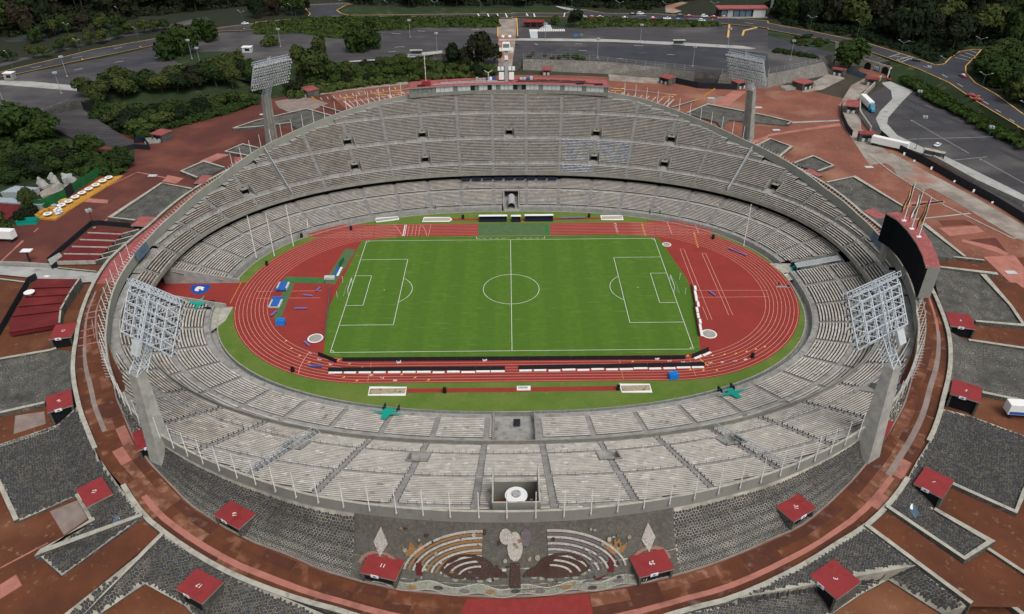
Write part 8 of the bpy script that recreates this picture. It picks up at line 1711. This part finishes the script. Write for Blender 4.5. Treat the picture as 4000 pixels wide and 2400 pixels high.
for kind, spec in {'dense': (9, 2600, .62, 5.2, 0), 'willow': (11, 3000, .55, 5.2, .38), 'forest': (8, 1300, 1.0, 5.2, 0), 'bush': (6, 700, .5, 3.0, 0)}.items():
    CR[kind] = [crown_mesh('crown', 17*i+len(kind), spec[0], spec[1], spec[2], spec[3], spec[4]) for i in range(4)]
CM = {}
def tree(p, rad, h, kind, leaf, lab, grp=None, sq=1.0):
    i = random.randrange(4); key = (kind, i, leaf)
    if key not in CM: me = CR[kind][i].copy(); me.materials.append(MATS[leaf]); CM[key] = me
    base = 3.0 if kind == 'bush' else 5.2
    g = empty('tree' if kind != 'bush' else 'bush', p, random.uniform(0, 6.28), lab, 'tree' if kind != 'bush' else 'bush', grp)
    o = bpy.data.objects.new('crown', CM[key]); COL.objects.link(o); o.parent = g; s = rad/base; hs = h/(base*1.02)
    cz_ = .0 if kind == 'bush' else h*.30
    o.location = (0, 0, cz_); o.scale = (s, s*sq, (h-cz_)/(base*.98)); 
    t = bpy.data.objects.new('trunk', TRM); COL.objects.link(t); t.parent = g; t.scale = (s*1.0, s*1.0, h/8.5*.95)
    if kind == 'bush': t.scale = (.4, .4, .3)
NAMED = [('a1', '15', '1640,560', 12, 17, 'willow', 'leaf', 'large weeping tree at the right end of the left road'), ('a1', '15', '1820,520', 13, 19, 'willow', 'leaf', 'largest weeping tree beside the left car park'), ('a1', '15', '2010,400', 10, 16, 'willow', 'leaf', 'weeping tree close to the small white gatehouse'),
 ('b1', '15', '1000,500', 12, 17, 'willow', 'leaf', 'round weeping tree alone in the left car park'), ('b1', '15', '1130,470', 8, 12, 'willow', 'leaf', 'smaller weeping tree touching the one in the left car park'), ('b1', '15', '1100,290', 7, 10, 'willow', 'leaf', 'small weeping tree behind the one in the left car park'),
 ('b1', '11', '560,780', 15, 19, 'willow', 'leaf_olive', 'big olive weeping tree right of the far left tower'), ('b1', '12', '420,640', 9, 13, 'willow', 'leaf_olive', 'olive tree top just right of the floodlights'), ('b1', '12', '620,560', 9, 14, 'willow', 'leaf_olive', 'olive weeping tree top behind the big one'), ('b1', '11', '760,800', 10, 13, 'willow', 'leaf', 'weeping tree right of the big olive one'),
 ('b1', '11', '1900,680', 9, 17, 'dense', 'leaf_dark', 'dark tree left in the group behind the press box'), ('b1', '11', '2020,690', 9, 16, 'dense', 'leaf_dark', 'dark tree in the middle of the group behind the press box'), ('b1', '11', '2200,680', 13, 24, 'dense', 'leaf_dark', 'tallest dark tree behind the press box'), ('b1', '11', '1270,720', 8, 11, 'willow', 'leaf_olive', 'light green tree in the hedge left of the press box'), ('b1', '11', '1560,720', 8, 11, 'willow', 'leaf_olive', 'olive tree in the hedge just left of the press box'),
 ('b1', '15', '130,440', 8, 8, 'bush', 'leaf_bush', 'wide round bush at the left car park roundabout'), ('c1', '15', '600,260', 8, 13, 'dense', 'leaf_dark', 'dark tree right of the red roofed shelter'), ('c1', '15', '420,240', 5, 7, 'dense', 'leaf_bush', 'bushy small tree beside the red roofed shelter'),
 ('d1', '13', '790,630', 14, 16, 'willow', 'leaf', 'round weeping tree left of the graffiti tunnel'), ('a2', '9.7', '290,520', 5, 9, 'dense', 'leaf_olive', 'thin small tree in the yard behind the green fence'),
 ('a1', '11', '1180,900', 12, 16, 'willow', 'leaf_olive', 'olive weeping tree left in the wood above the plaza'), ('a1', '11', '2150,760', 10, 14, 'willow', 'leaf_olive', 'light olive tree at the right end of the left wood'), ('a1', '11', '2280,700', 9, 13, 'willow', 'leaf_olive', 'lighter olive tree just left of the floodlights'),
 ('a1', '10', '150,1350', 18, 20, 'dense', 'leaf', 'big dark green tree at the far left edge'), ('a1', '10', '450,1400', 13, 14, 'dense', 'leaf', 'wide dark green tree left of the sunken steps'), ('a1', '10', '890,1484', 9, 10, 'dense', 'leaf', 'bright round tree below the sunken steps'), ('a2', '10', '1180,150', 8, 9, 'dense', 'leaf', 'round tree at the plaza edge above the green fence')]
random.seed(5)
NAMED_P = [[(-190.3,222,15)][0], [(-182.9,230.6,15)][0], [(-181.1,259,15)][0], [(-85.3,232,15)][0], [(-78.6,238.7,15)][0], [(-87.3,284.7,15)][0], [(-103,189.6,11)][0], [(-116.1,214,12)][0], [(-108.1,230.9,12)][0], [(-91.3,185.6,11)][0], [(-30.6,206.9,11)][0], [(-23.7,204.7,11)][0], [(-13.6,206.4,11)][0], [(-65.5,200,11)][0], [(-49.2,199.5,11)][0], [(-141.1,247.8,15)][0], [(42.2,288.5,15)][0], [(30.7,294.6,15)][0], [(185.7,203.3,13)][0], [(-174,40,9.7)][0], [(-196.3,170.9,11)][0], [(-152.9,194.8,11)][0], [(-149.2,206.4,11)][0], [(-216.5,108.3,10)][0], [(-199.5,101.7,10)][0], [(-175.1,91.2,10)][0], [(-155.2,74.2,10)][0]]
for (t, z_, s_, r_, h, k, lf, lab), p in zip(NAMED, NAMED_P): tree(p, r_*.78, h*.9, k, lf, lab)
for i, p in enumerate([(-275.6,213.9,15.6),(-266.2,222.1,15.6),(-260.3,221.9,15.6),(-257,235.2,15.6),(-247.8,251.3,15.6),(-242.1,253.6,15.6),(-238.2,266,15.6),(-226.9,278.7,15.6),(-222.5,284,15.6),(-216.9,286.5,15.6),(-235.6,276.3,15.6),(-254.3,244.3,15.6)]): tree(p, random.uniform(4.2, 5.4), random.uniform(7, 9), 'dense', 'leaf_olive' if i % 3 else 'leaf', 'one of the small street trees on the median of the left road', 'small trees on the left road median')
def inside(p, poly):
    x, y = p; c = False; n = len(poly)
    for i in range(n):
        (x0, y0), (x1, y1) = poly[i], poly[(i+1) % n]
        if (y0 > y) != (y1 > y) and x < (x1-x0)*(y-y0)/(y1-y0)+x0: c = not c
    return c
def scatter(poly, n, dmin, zf, rr, hh, kind, leaves, lab, grp, tries=40):
    xs = [p[0] for p in poly]; ys = [p[1] for p in poly]; P = []
    for _ in range(n*tries):
        if len(P) >= n: break
        q = (random.uniform(min(xs), max(xs)), random.uniform(min(ys), max(ys)))
        if inside(q, poly) and all((q[0]-a[0])**2+(q[1]-a[1])**2 > dmin*dmin for a in P): P.append(q)
    for q in P: r_ = random.uniform(*rr); tree((q[0], q[1], zf(q)), r_, random.uniform(*hh), kind, random.choice(leaves), lab, grp)
Zu = lambda q: ZU
# wood on the bank left of the plaza
scatter([(-203.5,154.6),(-196.3,179.6),(-158.8,187.5),(-134.9,194.3),(-125.1,158.9),(-142.2,137.7),(-154.9,119.7),(-161.8,108.1),(-176,120.3),(-188.2,131.7)]+[(-125.1,158.9),(-132.5,205.9)], 52, 6.0, lambda q: 10.3, (5.5, 8.5), (5, 9), 'dense', ['leaf', 'leaf', 'leaf_bush', 'leaf_dark', 'leaf_olive'], 'one of the dense trees in the wood on the bank left of the plaza', 'trees in the wood above the plaza')
scatter([(-210.4,148.7),(-193.6,169.7),(-157,184.9),(-133.4,191.8),(-128.3,173.1),(-150.4,165.1),(-178.3,157.5),(-191.5,142)], 24, 6.5, lambda q: 14.6, (6, 8.5), (8, 12), 'dense', ['leaf', 'leaf_dark', 'leaf_olive'], 'one of the taller trees along the upper edge of the wood left of the plaza', 'trees on the upper edge of the wood')
scatter([(-111.7,173.7),(-89.8,204.6),(-60.1,215.9),(-36.9,215.2),(-7.8,204.2),(-7.2,198.3),(-52.6,190.1),(-72.5,183.2),(-96,171.5),(-108.9,161.8)], 46, 5.0, lambda q: 10.5, (3.6, 6), (5, 8.5), 'dense', ['leaf', 'leaf_bush', 'leaf_bush', 'leaf_dark'], 'one of the dense bushes in the hedge band left of the press box', 'hedge bushes left of the press box')
scatter([(-161.6,292.8),(-134.1,312.3),(-100.3,315.7),(-64.1,312.8),(-7,312.3),(-7.5,290.3),(-58.6,291.5),(-62.4,283.8),(-80.8,284.4),(-99.3,263.8),(-131.6,278)], 90, 3.6, lambda q: 15.1, (2.2, 4.4), (1.8, 4.2), 'bush', ['leaf_bush', 'leaf', 'leaf_olive'], 'one of the low bushes on the bank along the far left road', 'bushes below the far left road')
scatter([(50.3,305.7),(64.2,308.2),(135.3,290.9),(134,285.8),(60.8,289.3),(48.5,285.5)], 40, 3.4, lambda q: 15.1, (2, 3.6), (1.6, 3), 'bush', ['leaf_bush', 'leaf', 'leaf_olive'], 'one of the low bushes on the bank along the far road', 'bushes below the far road')
scatter([(172.6,261.9),(185.5,253.8),(187.6,239.1),(176,230.1),(165.7,242.2)], 14, 3, lambda q: 15.1, (2, 3.4), (1.4, 2.4), 'bush', ['leaf_bush', 'leaf'], 'one of the low bushes right of the far car park entrance', 'bushes near the right entrance'); scatter([(151.6,227.9),(171,214),(169.4,207.7),(150,222.3)], 22, 2.4, lambda q: 15.1, (1.8, 2.6), (1.4, 2.2), 'bush', ['leaf'], 'one of the clipped bushes in the long hedge at the right', 'bushes of the right hedge')
scatter([(8.6,228.7),(13.8,224),(13.5,215.3),(8.4,215.5),(8.5,219.8)]+[(24.1,219.3),(34.1,221.2),(43.4,214.4),(41.8,210.2),(24.8,211.8)], 14, 2.6, lambda q: 15.1, (1.6, 2.6), (1.2, 2.0), 'bush', ['leaf_bush'], 'one of the small bushes on top of the retaining wall', 'bushes on the retaining wall'); scatter([(205.8,181.3),(224.2,177),(224.9,152.8),(216.2,122.5),(211.6,122.6),(205.5,160)], 36, 2.8, lambda q: 12.0, (1.6, 2.8), (1, 1.8), 'bush', ['leaf_bush', 'leaf'], 'one of the low shrubs on the green bank at the right', 'shrubs on the right bank')
scatter([(241.6,182.3),(251.5,193.7),(271.3,205.4),(293.5,204.7),(242.9,114.1),(233,122.9),(235.5,150.6),(237.1,167.7)], 22, 8, Zu, (7, 10), (10, 14), 'willow', ['leaf', 'leaf', 'leaf_olive'], 'one of the weeping trees in the grove inside the right road bend', 'grove in the right road bend')
scatter([(-214.6,85.3),(-200.1,78.4),(-185.3,78.1),(-168.4,77.7),(-155,78.5),(-153.5,72.1),(-164.4,73.3),(-177.4,70.5),(-184.5,64.6),(-191,61.8),(-204,60.1)], 30, 5.5, lambda q: 9.6, (4.5, 7), (6, 10), 'dense', ['leaf', 'leaf_dark', 'leaf'], 'one of the dark trees behind the yard at the left', 'trees behind the left yard'); scatter([(-174.1,30.4),(-174.5,38.7),(-169.3,35.2),(-169.1,27.9)], 6, 3, lambda q: 9.4, (2.8, 3.6), (3.5, 5), 'bush', ['leaf', 'leaf_dark'], 'one of the dark round bushes beside the turquoise skip', 'bushes by the skip'); scatter([(-182.3,25.8),(-178.9,30.5),(-170.7,20.9),(-171.5,15),(-176.1,15)], 8, 3.5, lambda q: 9.2, (3, 4.2), (4, 6), 'bush', ['leaf', 'leaf_bush'], 'one of the bushes beside the white box van', 'bushes by the box van')
scatter([(-227.5,110.5),(-235.5,132.7),(-213.9,127.9),(-201,104.8),(-206.9,97.5)], 6, 6, lambda q: 11.5, (5, 7), (8, 12), 'dense', ['leaf', 'leaf_dark'], 'one of the dark trees between the steps and the left car park', 'trees left of the sunken steps')
# big woods beyond the roads
FL = ['leaf_dark', 'leaf_dark', 'leaf', 'leaf_brown', 'leaf_dark', 'leaf_olive']
scatter([(-303.4,223.3),(-316,276.4),(-305.7,268.2),(-301.7,278.6),(-297.2,294.9),(-290.7,303.3),(-264.7,305.3),(-240.1,328.9),(-216.1,341),(-180.2,360.3),(-197.7,423.1),(-445.8,433.6)], 70, 10.5, Zu, (8.5, 12.5), (15, 22), 'forest', FL, 'one of the tall dark trees in the wood beyond the left road', 'wood beyond the left road')
scatter([(-294.5,248),(-277.9,259.7),(-276.8,277.7),(-242.3,284.7),(-244.5,295.9),(-283.6,288.8)], 12, 7, Zu, (5, 7), (9, 13), 'forest', FL, 'one of the dark trees between the two left roads', 'trees between the left roads')
scatter([(-168.2,316.9),(-174.5,339.5),(-168.6,344.3),(-142.7,341.6),(-136.8,325.1),(-148,319.2)], 8, 8, Zu, (6, 9), (12, 18), 'forest', FL, 'one of the tall trees on the traffic island at the top left', 'trees on the top left island')
scatter([(-108,353.9),(3,344.5)]+[(3.1,346.2),(33.7,348.5),(49,339.4),(101.9,329.1),(110.5,345.5),(125.1,360.8),(189.1,367.4),(201.8,410.5)]+[(-124.7,424.3)], 44, 10, Zu, (7.5, 10.5), (13, 20), 'forest', ['leaf_dark', 'leaf', 'leaf_dark', 'leaf_olive'], 'one of the dark trees in the park beyond the far road', 'trees beyond the far road')
scatter([(170.8,298.5),(190.5,283.4),(211.3,253.4),(226,217.6),(228.4,198.5),(234.8,200.3),(256.1,225.6),(270.7,229.7),(341.5,234.4),(413.2,401.5),(225.5,409.4),(188,363.8)], 85, 10.5, Zu, (8.5, 12.5), (15, 22), 'forest', FL, 'one of the tall dark trees in the wood beyond the right road', 'wood beyond the right road')

# ---- undergrowth that fills the woods: nobody could count it
def undergrowth(poly, n, zf, h, leaf, lab):
    xs = [p[0] for p in poly]; ys = [p[1] for p in poly]; v_, f_ = [], []; k = 0; C_ = []
    for _ in range(n*6):
        if len(C_) >= n: break
        q = (random.uniform(min(xs), max(xs)), random.uniform(min(ys), max(ys)))
        if inside(q, poly): C_.append(q)
    for x, y in C_:
        R_ = random.uniform(1.5, 3.6); H_ = random.uniform(.5, 1)*h
        for i in range(34):
            a = random.uniform(0, 6.28); e = random.random()**.5; r_ = R_*e; z = H_*math.sqrt(max(0, 1-e*e))*random.uniform(.7, 1.1)+.2; c = Vector((x+r_*math.cos(a), y+r_*math.sin(a), zf((x, y))+z)); d = Vector((math.cos(a)*e+random.gauss(0, .4), math.sin(a)*e+random.gauss(0, .4), 1-e+.2)).normalized(); u = d.orthogonal().normalized(); w_ = d.cross(u); s = random.uniform(.45, 1.0); b = len(v_); v_ += [tuple(c-u*s-w_*s*.6), tuple(c+u*s*.8-w_*s), tuple(c+u*s+w_*s*.7), tuple(c-u*s*.7+w_*s)]; f_.append((b, b+1, b+2, b+3))
    me = bpy.data.meshes.new('undergrowth'); me.from_pydata(v_, [], f_); me.materials.append(MATS[leaf]); o = bpy.data.objects.new('undergrowth', me); COL.objects.link(o); tag(o, lab, 'undergrowth', None, 'stuff')
undergrowth([(-204.6,151.5),(-194.8,176),(-158.8,187.5),(-134.9,194.3),(-123.9,154.9),(-140.7,133.3),(-154.3,118.4),(-161.2,106.8),(-176,120.3),(-186.2,127.4)]+[(-110.4,161.8),(-124.2,155.7),(-134.9,194.3)], 900, lambda q: 10.3, 3.2, 'leaf', 'dark undergrowth covering the bank of the wood left of the plaza')
undergrowth([(-114.7,168.6),(-89.8,204.6),(-60.1,215.9),(-36.9,215.2),(-7.3,204.2),(-7.2,198.3),(-52.6,190.1),(-72.5,183.2),(-96,171.5),(-108.9,161.8)], 600, lambda q: 10.5, 3, 'leaf_bush', 'dense undergrowth below the hedge left of the press box')
undergrowth([(-163.6,300.1),(-134.4,313.9),(-100.5,316.6),(-64.3,314.4),(-7,313.2),(-6.8,289.7),(-58.5,290.9),(-62.4,283.8),(-80.8,284.4),(-99.2,263.3),(-110,266.7),(-131.7,278.6),(-157,276.2)], 900, lambda q: 15.0, 1.8, 'leaf_bush', 'rough green undergrowth on the bank along the far left road')
undergrowth([(49.8,307.2),(71,307.9),(136.1,291.5),(134.7,285.8),(60.7,289),(47.8,284.9)], 300, lambda q: 15.0, 1.4, 'leaf_bush', 'rough green undergrowth on the bank along the far road')
undergrowth([(204.7,181.3),(224.2,177),(223.2,144.8),(218.3,95.9),(212.1,85.3),(208.9,109),(204,156.7)], 500, lambda q: 11.8, 1.0, 'leaf_bush', 'low green undergrowth on the bank at the right')
undergrowth([(-305.5,236.7),(-314.5,273.7),(-305.7,268.2),(-301.7,278.6),(-297.2,294.9),(-290.7,303.3),(-264.7,305.3),(-240.1,328.9),(-216.1,341),(-180.2,360.3),(-191.9,402.2),(-416.1,411.4)], 1500, Zu, 3, 'leaf_dark', 'dark undergrowth between the trees beyond the left road')
undergrowth([(172.8,289.7),(187.7,275.2),(209.3,248.5),(225,215.4),(228.4,198.5),(234.8,200.3),(256.1,225.6),(270.7,229.7),(306.2,235.6),(391.4,378.2),(217.6,385.4),(181.8,342.8)], 1700, Zu, 3, 'leaf_dark', 'dark undergrowth between the trees beyond the right road')
undergrowth([(-108.6,357.5),(3.1,349.7)]+[(3.1,349.7),(33.9,351.9),(49.3,342.7),(102.4,332.3),(111.1,348.9),(125.5,362.6),(190.2,371.1),(195.8,390.2)]+[(-121,403.3)], 700, Zu, 3, 'leaf_dark', 'dark undergrowth between the trees beyond the far road')
undergrowth([(-216.7,89.6),(-240.9,140.3),(-218.8,135.3),(-205.2,111.7),(-181.8,88.8)]+[(-157.2,81.5),(-153.8,68.7),(-180,68.2),(-199.4,59.7)], 700, lambda q: 9.8, 3.5, 'leaf', 'dark undergrowth between the trees at the left edge')
lawnz = ZU+.02
for q in ([(-113,348.9),(-107.9,353.2),(3,341.1),(2.9,326.9),(-107.3,324.7),(-117.3,340.6)]+[(3,339.4),(33.3,341.6),(48.7,336),(36.8,328.3),(2.9,328.9)][:0], [(3.1,349.7),(33.9,351.9),(33.1,338.3),(39.6,328.2),(2.9,328.9)], [(280.6,261.3),(307.1,250.2),(290.8,222.2),(268.3,225.2),(257.2,227.8)], [(-316.2,279.1),(-324.6,322.6),(-298,312.5),(-290.5,297.5),(-303.6,265.6)]): sheet('lawn', q, lawnz, 'wild_grass', None, 'structure')
OUTSIDE |= top_names()-T0_
for n_ in OUTSIDE:
    if n_ in bpy.data.objects: bpy.data.objects[n_].location.z += 2.2
